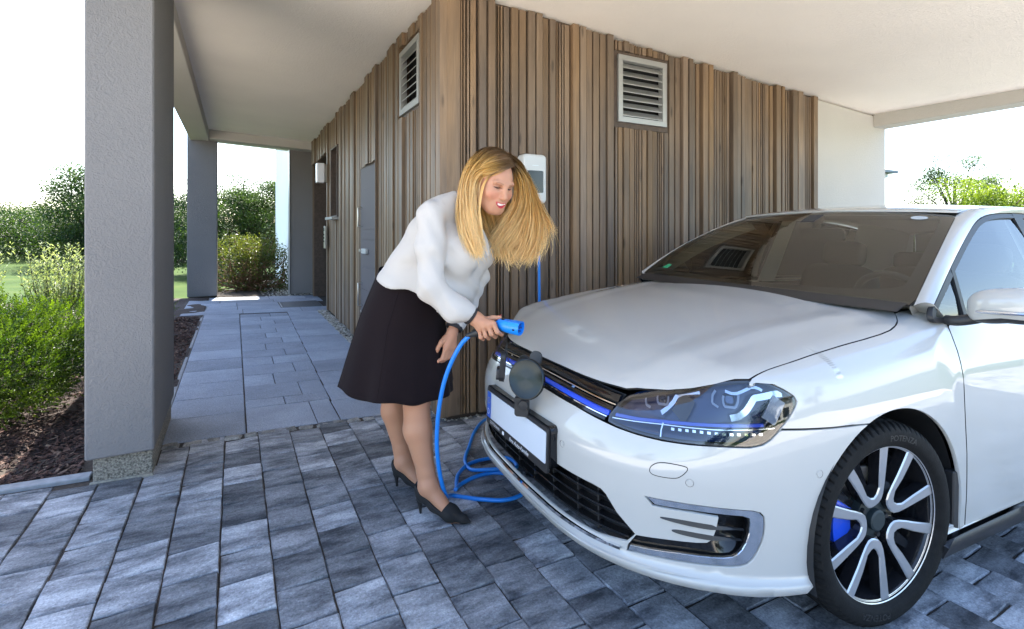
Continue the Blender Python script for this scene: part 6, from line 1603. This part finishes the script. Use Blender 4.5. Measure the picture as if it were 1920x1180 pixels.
GFR = [G_([(958, 312, -.030), (966, 325, .004), (971, 345, .026), (968, 375, .045), (952, 408, .052), (934, 438, .055), (920, 462, .055)]),
       G_([(955, 300, -.030), (968, 318, .012), (977, 345, .040), (978, 378, .055), (962, 412, .06), (940, 440, .06), (925, 462, .06)]),
       G_([(953, 296, -.020), (972, 318, .025), (985, 350, .055), (988, 388, .07), (976, 425, .08), (957, 455, .08), (942, 474, .08)]),
       G_([(950, 290, -.01), (975, 316, .040), (988, 358, .075), (993, 400, .09), (987, 440, .095), (975, 470, .095), (962, 484, .095)]),
       G_([(946, 285, .00), (976, 311, .055), (992, 360, .09), (1002, 405, .105), (1003, 448, .11), (994, 474, .11), (985, 489, .11)]),
       G_([(940, 282, .02), (972, 305, .07), (996, 358, .10), (1010, 400, .11), (1016, 432, .115), (1014, 458, .115), (1004, 480, .115)]),
       G_([(936, 282, .03), (970, 303, .08), (997, 352, .105), (1013, 392, .115), (1024, 420, .12), (1029, 440, .12), (1028, 447, .12)])]
GB_ = [G_([(905, 300, .06), (890, 340, .07), (892, 390, .07), (902, 430, .075), (914, 455, .075), (922, 468, .075), (926, 474, .075)]),
       G_([(920, 290, .07), (912, 340, .09), (914, 390, .09), (925, 430, .09), (938, 458, .09), (945, 472, .09), (950, 480, .09)]),
       G_([(935, 290, .08), (945, 340, .10), (948, 390, .10), (955, 430, .10), (962, 462, .10), (968, 478, .10), (972, 486, .10)])]
def mass(GS, cnt, spread, w0, fly=.0, flyn=0):
    for i in range(cnt):
        s = HRr.random() * (len(GS) - 1); k = min(int(s), len(GS) - 2); f = s - k; P = GS[k] * (1 - f) + GS[k + 1] * f
        j = np.array([HRr.gauss(0, 1) for _ in range(3)]) * spread; jt = np.array([HRr.gauss(0, 1) for _ in range(3)]) * spread * 2.0
        ln = HRr.uniform(.74, 1.05) if HRr.random() < .45 else HRr.uniform(.93, 1.04)
        m = len(P); out = []
        for q in range(m):
            t = q / (m - 1); tt = t * ln; idx_ = tt * (m - 1); a = min(int(idx_), m - 2); p = P[a] + (P[a + 1] - P[a]) * (idx_ - a)
            out.append(p + j * min(1, t * 3) + jt * t * t + np.array((math.sin(8 * t + i * .05), math.cos(6 * t + i * .07), math.sin(7 * t + .06 * i))) * .0060 * t)
        u = min(1, max(0, HRr.gauss(.5, .24))); lock(out, w0 * HRr.uniform(.5, 1.15), u, HRr.uniform(-.6, .6))
    for i in range(flyn):
        P = GS[-1 if HRr.random() < .7 else HRr.randrange(len(GS))]; dv = np.array((HRr.uniform(.0, .05), HRr.uniform(-.02, .02), HRr.uniform(-.01, .05))) * fly
        lock([p + dv * (q / (len(P) - 1)) ** 2 + np.array((HRr.gauss(0, .004), HRr.gauss(0, .004), HRr.gauss(0, .004))) for q, p in enumerate(P)], .0010, HRr.uniform(.5, 1))
mass(GB_, 600, .011, .0028); mass(GFR[:-1], 1900, .0085, .0021); mass(GFR[-3:], 70, .010, .0016, 1.0, 70); mass(GN, 1500, .0060, .0021, .4, 26)
# thin lock before the ear
for k in range(9): lock([p + np.array((HRr.gauss(0, .0025), 0, 0)) for p in G_([(938, 318, -.075), (918, 330, -.100), (906, 350, -.112), (900, 385, -.120), (901, 420, -.122), (905, 455, -.12)])], .0022, HRr.uniform(.5, .9))
hair = mesh('hair', HV, HF, hm_, woman, True)
at = hair.data.attributes.new('tint', 'FLOAT_COLOR', 'POINT'); at.data.foreach_set('color', np.concatenate([np.array(HCOL), np.ones((len(HCOL), 1))], 1).astype(np.float32).ravel())
# under layer: skull cap
Qh = SDF(HC - .17, HC + .17, .004); Qh.ell(H(-.022, 0, .034), (.101, .084, .094), RH, .02); Qh.ell(H(-.05, 0, -.03), (.060, .070, .07), RH, .03)
Vh, Fh = Qh.mesh(); Vh = relax(Vh, Fh, 1); hc_ = (Vh - HC) @ RH
okv = (hc_[:, 0] < .004 + .62 * np.clip(hc_[:, 2] - .010, 0, .085)) & ~((np.abs(hc_[:, 1]) > .055) & (hc_[:, 2] < .012) & (hc_[:, 0] > -.03)); Fh = Fh[okv[Fh].all(1)]
used = np.unique(Fh); mp_ = np.full(len(Vh), -1); mp_[used] = np.arange(len(used)); Vh, Fh = Vh[used], mp_[Fh]
ch_ = np.tile((.19, .105, .045), (len(Vh), 1)); hx_ = ((Vh - HC) @ RH); part = np.clip(1 - np.abs(hx_[:, 1]) / .03, 0, 1)[:, None]; ch_ = ch_ * (1 - .45 * part)
fmesh('hair_cap', Vh, Fh, hm_, woman, ch_)
gold = plain('gold', (.80, .52, .12), .22, metal=1.0)
q = MB(); fe = frame(H(.002, -.090, -.046), RH @ np.array((.35, -1, 0))); q.prism([(-.013, .018), (.013, .018), (.004, -.020), (-.002, -.020)], -.002, .002, tr=fe); q.obj('earring', gold, woman)
nail = plain('red_nail', (.5, .02, .04), .25)
q = MB(); fe = frame(HA + (HB - HA) * .985 - dn * .037, -dn); q.prism(rrect(.010, .012, .004, 4), 0, .0012, tr=fe); q.obj('nail', nail, woman)
# ---------------------------------------------------------------- charging cable with its plug
cab = empty('charging_cable', (-.1, -.7, 0), label='bright blue charging cable coiled on the paving and held up by its plug', cat='cable')
def w2(p): return Vector((WR.x + p[0] * WF[0] + p[1] * WL_[0], WR.y + p[0] * WF[1] + p[1] * WL_[1], p[2])) - Vector(cab.location)
cbm = plain('blue_cable_jacket', (.012, .20, .66), .38); plm = plain('blue_plug_plastic', (.008, .23, .78), .32)
def C(x, y, z=None): return Vector((x, y, (fz(x) + .0105) if z is None else z)) - Vector(cab.location)
path_ = [w2(HA + (HA - HB) * .06), w2(wpx(862, 650, -.128)), w2(wpx(838, 700, -.125)), w2(wpx(824, 760, -.12)), w2(wpx(819, 830, -.105)), w2(wpx(825, 890, -.075)), w2(wpx(836, 928, -.035))]
path_ += [C(-.315, -.925), C(-.22, -1.005), C(-.12, -1.060), C(-.02, -1.045), C(.045, -.960), C(.03, -.865), C(-.05, -.800), C(-.15, -.800), C(-.245, -.840), C(-.295, -.900, fz(-.29) + .024), C(-.275, -.860, fz(-.27) + .013), C(-.22, -.745), C(-.12, -.655), C(.0, -.640), C(.09, -.700, fz(.09) + .02), C(.09, -.790), C(.0, -.815, fz(0) + .030), C(-.09, -.790, fz(-.1) + .03), C(-.14, -.715, fz(-.14) + .012), C(-.12, -.60), C(-.03, -.45), C(.09, -.26), C(.22, -.115), C(.36, -.07), C(.50, -.06), C(.600, -.058, .07), C(.655, -.062, .25), C(.668, -.068, .7), C(.662, -.072, 1.10), C(.655, -.075, 1.38), C(.655, -.072, 1.43)]
q = MB(); q.tube(catmull(path_, 9), .0092, 12); q.obj('cable', cbm, cab, True)
hd = frame(w2(HB), w2(HB) - w2(HA), (0, 0, 1))
q = MB(); q.tube([w2(HA + (HB - HA) * t) for t in np.linspace(-.16, .10, 4)], [.0098, .0105, .0125, .0150], 14); q.obj('strain_relief', M['black'], cab, True)
q = MB(); q.tube([w2(HA + (HB - HA) * t) for t in (.08, .2, .45, .7, .86, .98, 1.06)], [.0155, .0185, .0200, .0200, .0205, .0225, .022], 20); q.obj('plug_handle', M['black'], cab, True)
pa = w2(np.array((.400, -.113, .859))); pb = w2(np.array((.474, -.122, .853)))
pf_ = frame(pa, pb - pa); Lp = (pb - pa).length
q = MB(); prof = [(.0, -.034), (.016, -.032), (.0225, -.020), (.0270, .0), (.0290, .018), (.0290, .030), (.0305, .031), (.0305, Lp - .003), (.0290, Lp), (.0262, Lp), (.0255, Lp - .018), (0, Lp - .018)]
q.lathe(prof, 40, tr=lambda v: pf_((v[0], min(v[1], .0215), v[2]))); q.obj('plug_head', plm, cab, True, 35)
for i, (a, r0) in enumerate([(rad(a), .0145) for a in (0, 60, 120, 180, 240, 300)] + [(0, 0)]):
    q = MB(); q.lathe([(0, Lp - .004), (.0030, Lp - .004), (.0036, Lp - .006), (.0036, Lp - .0185)], 12, tr=lambda v: pf_((v[0] + r0 * math.cos(a), v[1] + r0 * math.sin(a) - .002, v[2]))); q.obj('contact_sleeve', plain('plug_dark_blue', (.006, .07, .26), .4) if 'plug_dark_blue' not in bpy.data.materials else bpy.data.materials['plug_dark_blue'], cab, True, 40)
q = MB(); q.cbox(-.0012, .0012, -.003, .003, Lp - .024, Lp - .014, .0004, tr=lambda v: pf_((v[0] * 1 + (-.0303 if True else 0), v[1] - .006, v[2]))); q.obj('latch_slot', M['dark'], cab)
# ---------------------------------------------------------------- planting
NR = np.random.default_rng(3)
def qmesh(name, V, F, mat, parent=None, tone=None, smooth=False):
    me = bpy.data.meshes.new(name); V = np.asarray(V, np.float32); F = np.asarray(F, np.int32); k = F.shape[1]
    me.vertices.add(len(V)); me.vertices.foreach_set('co', V.ravel()); me.loops.add(F.size); me.loops.foreach_set('vertex_index', F.ravel()); me.polygons.add(len(F))
    me.polygons.foreach_set('loop_start', np.arange(len(F), dtype=np.int32) * k); me.polygons.foreach_set('loop_total', np.full(len(F), k, np.int32))
    if smooth: me.polygons.foreach_set('use_smooth', np.ones(len(F), bool))
    me.update(calc_edges=True); me.materials.append(mat)
    if tone is not None: a = me.attributes.new('tone', 'FLOAT', 'FACE'); a.data.foreach_set('value', np.asarray(tone, np.float32))
    return link(name, me, parent)
def unit(v): return v / (np.linalg.norm(v, axis=-1, keepdims=True) + 1e-9)
def leaves(P, A, Nn, Ls, Ws, tone):
    """one folded diamond per leaf: base P, axis A, normal Nn"""
    A = unit(A); B_ = unit(np.cross(A, Nn)); Nn = np.cross(B_, A); L1 = Ls[:, None]; W1 = Ws[:, None]
    v0, v2 = P, P + A * L1 - Nn * L1 * .10; mid = P + A * L1 * .45
    v1, v3 = mid + B_ * W1 * .5 + Nn * W1 * .18, mid - B_ * W1 * .5 + Nn * W1 * .18
    V = np.stack([v0, v1, v2, v3], 1).reshape(-1, 3); i = np.arange(len(P)) * 4
    F = np.concatenate([np.stack([i, i + 1, i + 2], 1), np.stack([i, i + 2, i + 3], 1)]); return V, F, np.concatenate([tone, tone])
def rdir(n): return unit(NR.normal(size=(n, 3)))
def lump(D, seed, f=2.2):
    """uneven radius factor for directions D"""
    r = np.random.default_rng(seed); s = np.zeros(len(D))
    for k in range(6): w = r.normal(size=3) * f * (1 + .5 * k); s += np.sin(D @ w + r.uniform(0, 6.28)) / (1.6 + k)
    return s
M['box'] = leafmat('box_leaf', (.010, .030, .004), (.13, .20, .016), .42, .4)
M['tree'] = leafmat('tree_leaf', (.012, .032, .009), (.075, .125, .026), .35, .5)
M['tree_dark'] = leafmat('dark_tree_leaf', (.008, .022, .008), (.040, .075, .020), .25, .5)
M['lime'] = leafmat('lime_leaf', (.07, .12, .012), (.24, .30, .035), .45, .45)
M['willow'] = leafmat('willow_leaf', (.10, .15, .045), (.38, .42, .26), .35, .5)
M['russet'] = leafmat('hedge_leaf', (.03, .05, .012), (.14, .16, .03), .3, .4)
M['bark'] = plain('bark', (.060, .045, .032), .9, .35, 14, .6, 30)
M['redbark'] = plain('russet_twig', (.16, .085, .045), .8, .4, 30)
def clipped_shrub(name, c, rad3, n_shoot, label, group, mat, leaf=.017, per=13, seed=0, lo=-.95):
    t = empty(name, (c[0], c[1], fz(c[0])), label=label, cat='shrub', group=group)
    D = rdir(n_shoot * 2); D = D[D[:, 2] > lo][:n_shoot]; n = len(D)
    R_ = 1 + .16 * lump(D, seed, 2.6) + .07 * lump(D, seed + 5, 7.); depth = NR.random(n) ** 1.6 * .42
    P0 = D * np.array(rad3) * (R_ - depth)[:, None] + np.array((0, 0, rad3[2] * .93)); P0[:, 2] = np.maximum(P0[:, 2], .03)
    ax = unit(D * .8 + np.array((0, 0, .55)) + NR.normal(size=(n, 3)) * .42); Ln = NR.uniform(.05, .11, n) * leaf / .017
    sd = unit(np.cross(ax, rdir(n))); up = np.cross(sd, ax)
    Pl, Al, Nl, Ls, Ws, To = [], [], [], [], [], []
    tb = np.clip(.16 + .24 * lump(D, seed + 9, 3.) + NR.normal(size=n) * .16 - depth * .9, 0, 1)  # tone darkens inward: shade of the shrub's depth painted into the leaves
    for k in range(per):
        f = k / (per - 1); s = 1 if k % 2 else -1
        Pl.append(P0 + ax * (Ln * (f * .95))[:, None]); Al.append(ax * (.55 + .5 * f) + sd * (s * (1 - .7 * f)) + up * .15 + NR.normal(size=(n, 3)) * .22); Nl.append(up + NR.normal(size=(n, 3)) * .3)
        Ls.append(np.full(n, leaf) * NR.uniform(.7, 1.15, n) * (1 - .25 * f)); Ws.append(np.full(n, leaf * .52) * NR.uniform(.8, 1.2, n)); To.append(np.clip(tb + .42 * f + NR.normal(size=n) * .08, 0, 1))  # shoot tips get a lighter tone, painted sunlight
    V, F, T_ = leaves(np.concatenate(Pl), np.concatenate(Al), np.concatenate(Nl), np.concatenate(Ls), np.concatenate(Ws), np.concatenate(To))
    tag(qmesh('foliage', V, F, mat, t, T_), kind='stuff')
    q = MB(); sel = NR.choice(n, min(n, 140), replace=False)
    for i in sel[:140]:
        b0 = np.array((NR.normal() * .06, NR.normal() * .06, .0)); m = (b0 + P0[i]) * .5 + np.array((0, 0, .10)); q.tube([tuple(b0), tuple(m), tuple(P0[i])], [.010, .006, .002], 5)
    tag(q.obj('stem', M['bark'], t), kind='stuff'); return t
HG = 'clipped evergreen shrubs in the bark bed'
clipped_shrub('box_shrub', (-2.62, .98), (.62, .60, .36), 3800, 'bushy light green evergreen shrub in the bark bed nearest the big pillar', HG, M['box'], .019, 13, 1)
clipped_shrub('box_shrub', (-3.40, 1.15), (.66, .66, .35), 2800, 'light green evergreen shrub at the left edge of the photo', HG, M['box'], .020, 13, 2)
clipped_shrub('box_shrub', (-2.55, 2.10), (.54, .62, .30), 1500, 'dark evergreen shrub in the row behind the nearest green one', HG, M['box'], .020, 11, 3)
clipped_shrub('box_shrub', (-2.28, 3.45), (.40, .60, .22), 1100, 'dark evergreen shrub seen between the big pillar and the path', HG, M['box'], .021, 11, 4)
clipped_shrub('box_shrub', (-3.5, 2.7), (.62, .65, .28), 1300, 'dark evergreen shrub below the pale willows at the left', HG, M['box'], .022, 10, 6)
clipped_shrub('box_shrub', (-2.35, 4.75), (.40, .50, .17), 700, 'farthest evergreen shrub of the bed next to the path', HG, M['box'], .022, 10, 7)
# low sprig of groundcover by the path edge
t = empty('ground_sprig', (-1.72, 1.05, fz(-1.72)), label='small green sprig growing in the bark beside the big pillar', cat='plant')
n = 70; P = NR.normal(size=(n, 3)) * np.array((.05, .10, .01)) + np.array((0, 0, .03)); V, F, T_ = leaves(P, rdir(n) + np.array((0, 0, .4)), rdir(n) + np.array((0, 0, 1.5)), NR.uniform(.02, .035, n), NR.uniform(.012, .02, n), NR.uniform(.4, .9, n)); tag(qmesh('foliage', V, F, M['box'], t, T_), kind='stuff')
# pale willows with upright wands
def willow(c, h, w, n_w, label, seed):
    r = np.random.default_rng(seed); t = empty('dwarf_willow', (c[0], c[1], terr(*c) + .0), label=label, cat='shrub', group='pale dwarf willows behind the clipped shrubs')
    Pl, Al, To, q = [], [], [], MB()
    for k in range(n_w):
        a = r.uniform(0, 6.28); ln = h * r.uniform(.55, 1.08); lean = r.uniform(.05, .42); base = np.array((math.cos(a), math.sin(a), 0)) * w * .35 * r.random()
        tip = base + np.array((math.cos(a) * lean * w, math.sin(a) * lean * w, 1.)) * ln
        pts = np.array([base + (tip - base) * s + np.array((r.normal() * .02, r.normal() * .02, 0)) * s for s in np.linspace(0, 1, 5)])
        if k < 90: q.tube([tuple(p) for p in pts], [.006, .005, .004, .003, .0015], 4)
        s = r.uniform(.22, 1, 46); P = np.stack([np.interp(s, np.linspace(0, 1, 5), pts[:, j]) for j in range(3)], 1); Pl.append(P)
        d = unit(r.normal(size=(46, 3)) * np.array((1, 1, .2))); Al.append(d * .8 + np.array((0, 0, .75))); To.append(np.clip(r.normal(.42, .2, 46) + .35 * (s > .8), 0, 1))
    P, A = np.concatenate(Pl), np.concatenate(Al); m = len(P)
    V, F, T_ = leaves(P, A, rdir(m), NR.uniform(.035, .06, m), NR.uniform(.011, .017, m), np.concatenate(To)); tag(qmesh('foliage', V, F, M['willow'], t, T_), kind='stuff'); tag(q.obj('stem', M['bark'], t), kind='stuff')
willow((-4.25, 5.3), 1.25, .9, 150, 'pale leaved dwarf willow in front of the meadow, nearest the big pillar', 21)
willow((-5.1, 5.6), 1.10, .8, 120, 'pale leaved dwarf willow at the left of the row before the meadow', 22)
willow((-3.35, 6.4), 1.22, .8, 130, 'pale leaved dwarf willow peeping between the two grey pillars', 23)
willow((-5.9, 5.2), .80, .8, 90, 'lowest pale willow at the left edge before the meadow', 24)
# pruned hedge stump with bare russet branches
t = empty('pruned_shrub', (-.93, 8.35, fz(-.9)), label='pruned shrub with a tangle of bare russet branches between the far pillar and the wall', cat='shrub')
r = np.random.default_rng(5); Pl, Al, To = [], [], []; q = MB(); fine = MB()
for k in range(120):
    a = r.uniform(0, 6.28); p = np.array((math.cos(a) * .20 * r.random(), math.sin(a) * .15 * r.random(), .0)); d = np.array((math.cos(a) * r.uniform(.3, 1.2), math.sin(a) * r.uniform(.3, .9), r.uniform(.5, 1.1))); pts = [tuple(p)]; L_ = r.uniform(.10, .17)
    for s in range(8):
        d = unit(d + r.normal(size=3) * .42 + np.array((0, 0, .10))); p = p + d * L_; p[0] = np.clip(p[0], -.66, .62); p[1] = np.clip(p[1], -.45, .5); p[2] = np.clip(p[2], .03, 1.02); pts.append(tuple(p))
        if s > 2:
            nn = 9 if p[2] < .6 else 30; Pl.append(p + r.normal(size=(nn, 3)) * .06); Al.append(rdir(nn) + np.array((0, 0, .5))); To.append(np.clip(r.normal(.3 + .45 * (p[2] > .7), .22, nn), 0, 1))
    q.tube(pts, list(np.interp(np.arange(9), [0, 8], [.019 if k < 40 else .010, .004])), 6)
P = np.concatenate(Pl); A = np.concatenate(Al); m = len(P); V, F, T_ = leaves(P, A, rdir(m), NR.uniform(.030, .055, m), NR.uniform(.018, .03, m), np.concatenate(To))
tag(qmesh('foliage', V, F, M['russet'], t, T_), kind='stuff'); tag(q.obj('branch', M['redbark'], t, True), kind='stuff')
# trees: tapered trunk, limbs, crown of leaf clumps with gaps
def tree(name, c, h, w, n_leaf, leaf, mat, label, group, seed, trunk=.3, n_cl=46, squash=1.0):
    r = np.random.default_rng(seed); z0 = terr(c[0], c[1]); t = empty(name, (c[0], c[1], z0 - .1), label=label, cat='tree', group=group)
    q = MB(); q.tube([(0, 0, 0), (r.normal() * .1, r.normal() * .1, h * .35), (r.normal() * .15, r.normal() * .15, h * .75)], [w * .055, w * .038, w * .012], 8)
    D = unit(r.normal(size=(n_cl * 2, 3))); D = D[D[:, 2] > -.92][:n_cl]; rr_ = .45 + .55 * r.random(len(D)) ** .5; rr_ *= 1 + .16 * lump(D, seed, 2.4)
    cc_ = D * np.array((w * .5, w * .5, h * (1 - trunk) * .5 * squash)) * rr_[:, None] + np.array((0, 0, h * (trunk + (1 - trunk) * .5)))
    for i in range(min(len(cc_), 26)): m = cc_[i] * .45 + np.array((0, 0, h * .22)); q.tube([(0, 0, h * .3 * (.5 + r.random() * .6)), tuple(m), tuple(cc_[i])], [w * .018, w * .010, w * .003], 5)
    tag(q.obj('trunk', M['bark'], t, True))
    k = r.integers(0, len(cc_), n_leaf); cr = w * (.10 + .10 * r.random(len(cc_))); dd = unit(r.normal(size=(n_leaf, 3))); rad_ = r.random(n_leaf) ** .45
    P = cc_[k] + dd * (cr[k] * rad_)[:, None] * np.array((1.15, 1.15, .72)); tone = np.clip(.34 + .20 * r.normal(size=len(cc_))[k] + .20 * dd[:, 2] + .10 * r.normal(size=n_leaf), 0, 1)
    V, F, T_ = leaves(P, dd * .7 + r.normal(size=(n_leaf, 3)) * .6, np.array((0, 0, 1.)) + r.normal(size=(n_leaf, 3)) * .7, leaf * r.uniform(.7, 1.3, n_leaf), leaf * .62 * r.uniform(.7, 1.3, n_leaf), tone)
    tag(qmesh('crown', V, F, mat, t, T_), kind='stuff'); return t
def at_px(px, dist): r_ = (px - 960) / 960.; return (CAMP[0] + dist * (r_ * D2[0] + D2[1]), CAMP[1] + dist * (r_ * D1[0] + D1[1]))
def ztop(py, dist): return 1.24 + (430 - py) / 960. * dist
TG = 'trees along the far edge of the meadow'
for i, (px, py, dist, w, mt, lab) in enumerate((
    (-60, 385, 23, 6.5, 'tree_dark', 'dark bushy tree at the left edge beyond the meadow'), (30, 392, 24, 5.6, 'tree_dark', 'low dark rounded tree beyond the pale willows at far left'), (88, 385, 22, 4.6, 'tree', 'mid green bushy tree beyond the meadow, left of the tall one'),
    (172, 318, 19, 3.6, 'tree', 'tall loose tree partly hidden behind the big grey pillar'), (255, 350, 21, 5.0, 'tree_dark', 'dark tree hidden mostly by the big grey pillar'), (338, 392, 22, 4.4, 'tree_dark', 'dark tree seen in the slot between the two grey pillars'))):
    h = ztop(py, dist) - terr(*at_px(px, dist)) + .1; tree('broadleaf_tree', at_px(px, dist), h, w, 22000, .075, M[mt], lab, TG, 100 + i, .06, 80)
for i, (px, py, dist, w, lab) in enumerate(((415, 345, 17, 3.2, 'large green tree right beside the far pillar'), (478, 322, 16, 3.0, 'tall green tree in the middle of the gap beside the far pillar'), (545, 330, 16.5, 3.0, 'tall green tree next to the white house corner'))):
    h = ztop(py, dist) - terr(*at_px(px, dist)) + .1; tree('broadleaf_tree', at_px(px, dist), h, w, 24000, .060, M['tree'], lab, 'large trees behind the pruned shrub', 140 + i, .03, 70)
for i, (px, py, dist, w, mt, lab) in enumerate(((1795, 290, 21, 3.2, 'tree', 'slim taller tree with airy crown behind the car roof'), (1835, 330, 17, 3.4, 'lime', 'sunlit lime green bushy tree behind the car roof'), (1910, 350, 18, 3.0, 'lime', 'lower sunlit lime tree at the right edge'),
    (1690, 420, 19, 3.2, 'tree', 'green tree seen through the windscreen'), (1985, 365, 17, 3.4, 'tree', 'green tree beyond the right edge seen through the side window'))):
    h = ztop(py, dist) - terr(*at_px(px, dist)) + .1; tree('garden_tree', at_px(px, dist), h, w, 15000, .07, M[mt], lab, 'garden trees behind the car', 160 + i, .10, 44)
# the far side of the yard, mirrored in paint, lens and glass
for i, (x, y, h, w) in enumerate(((-14, -20, 6.5, 6), (-4, -24, 6, 6.5), (-22, -9, 5.5, 5), (12, -26, 6.5, 7), (-24, 4, 5, 5))):
    tree('yard_tree', (x, y), h, w, 3500, .24, M['tree'], ('broad green tree on the far side of the yard, left of the white house', 'tallest green tree on the far side of the yard beside the white house', 'green tree at the left end of the yard', 'green tree on the far side of the yard, right of the white house', 'green tree standing left of the bark bed, out in the meadow')[i], 'yard trees behind the viewer', 180 + i, .15, 36)
yh = empty('yard_house', (3, -27, 0), label='white house with a flat roof on the far side of the yard behind the viewer', cat='house')
q = MB(); q.cbox(-9, 3, -8, 0, -.4, 4.6, .02); q.obj('wall', stucco('yard_house_render', (.8, .8, .78), 20, .1, .02), yh)
q = MB(); q.cbox(-9.6, 3.6, -8.5, .9, 4.6, 4.85, .02); q.obj('roof', M['kerb'], yh)
for x in (-8, -5.2, -2.4, .4): q = MB(); q.cbox(x, x + 1.6, .0, .06, .2, 2.4, .01); q.obj('window', plain('far_glass', (.03, .04, .05), .05) if 'far_glass' not in bpy.data.materials else bpy.data.materials['far_glass'], yh)
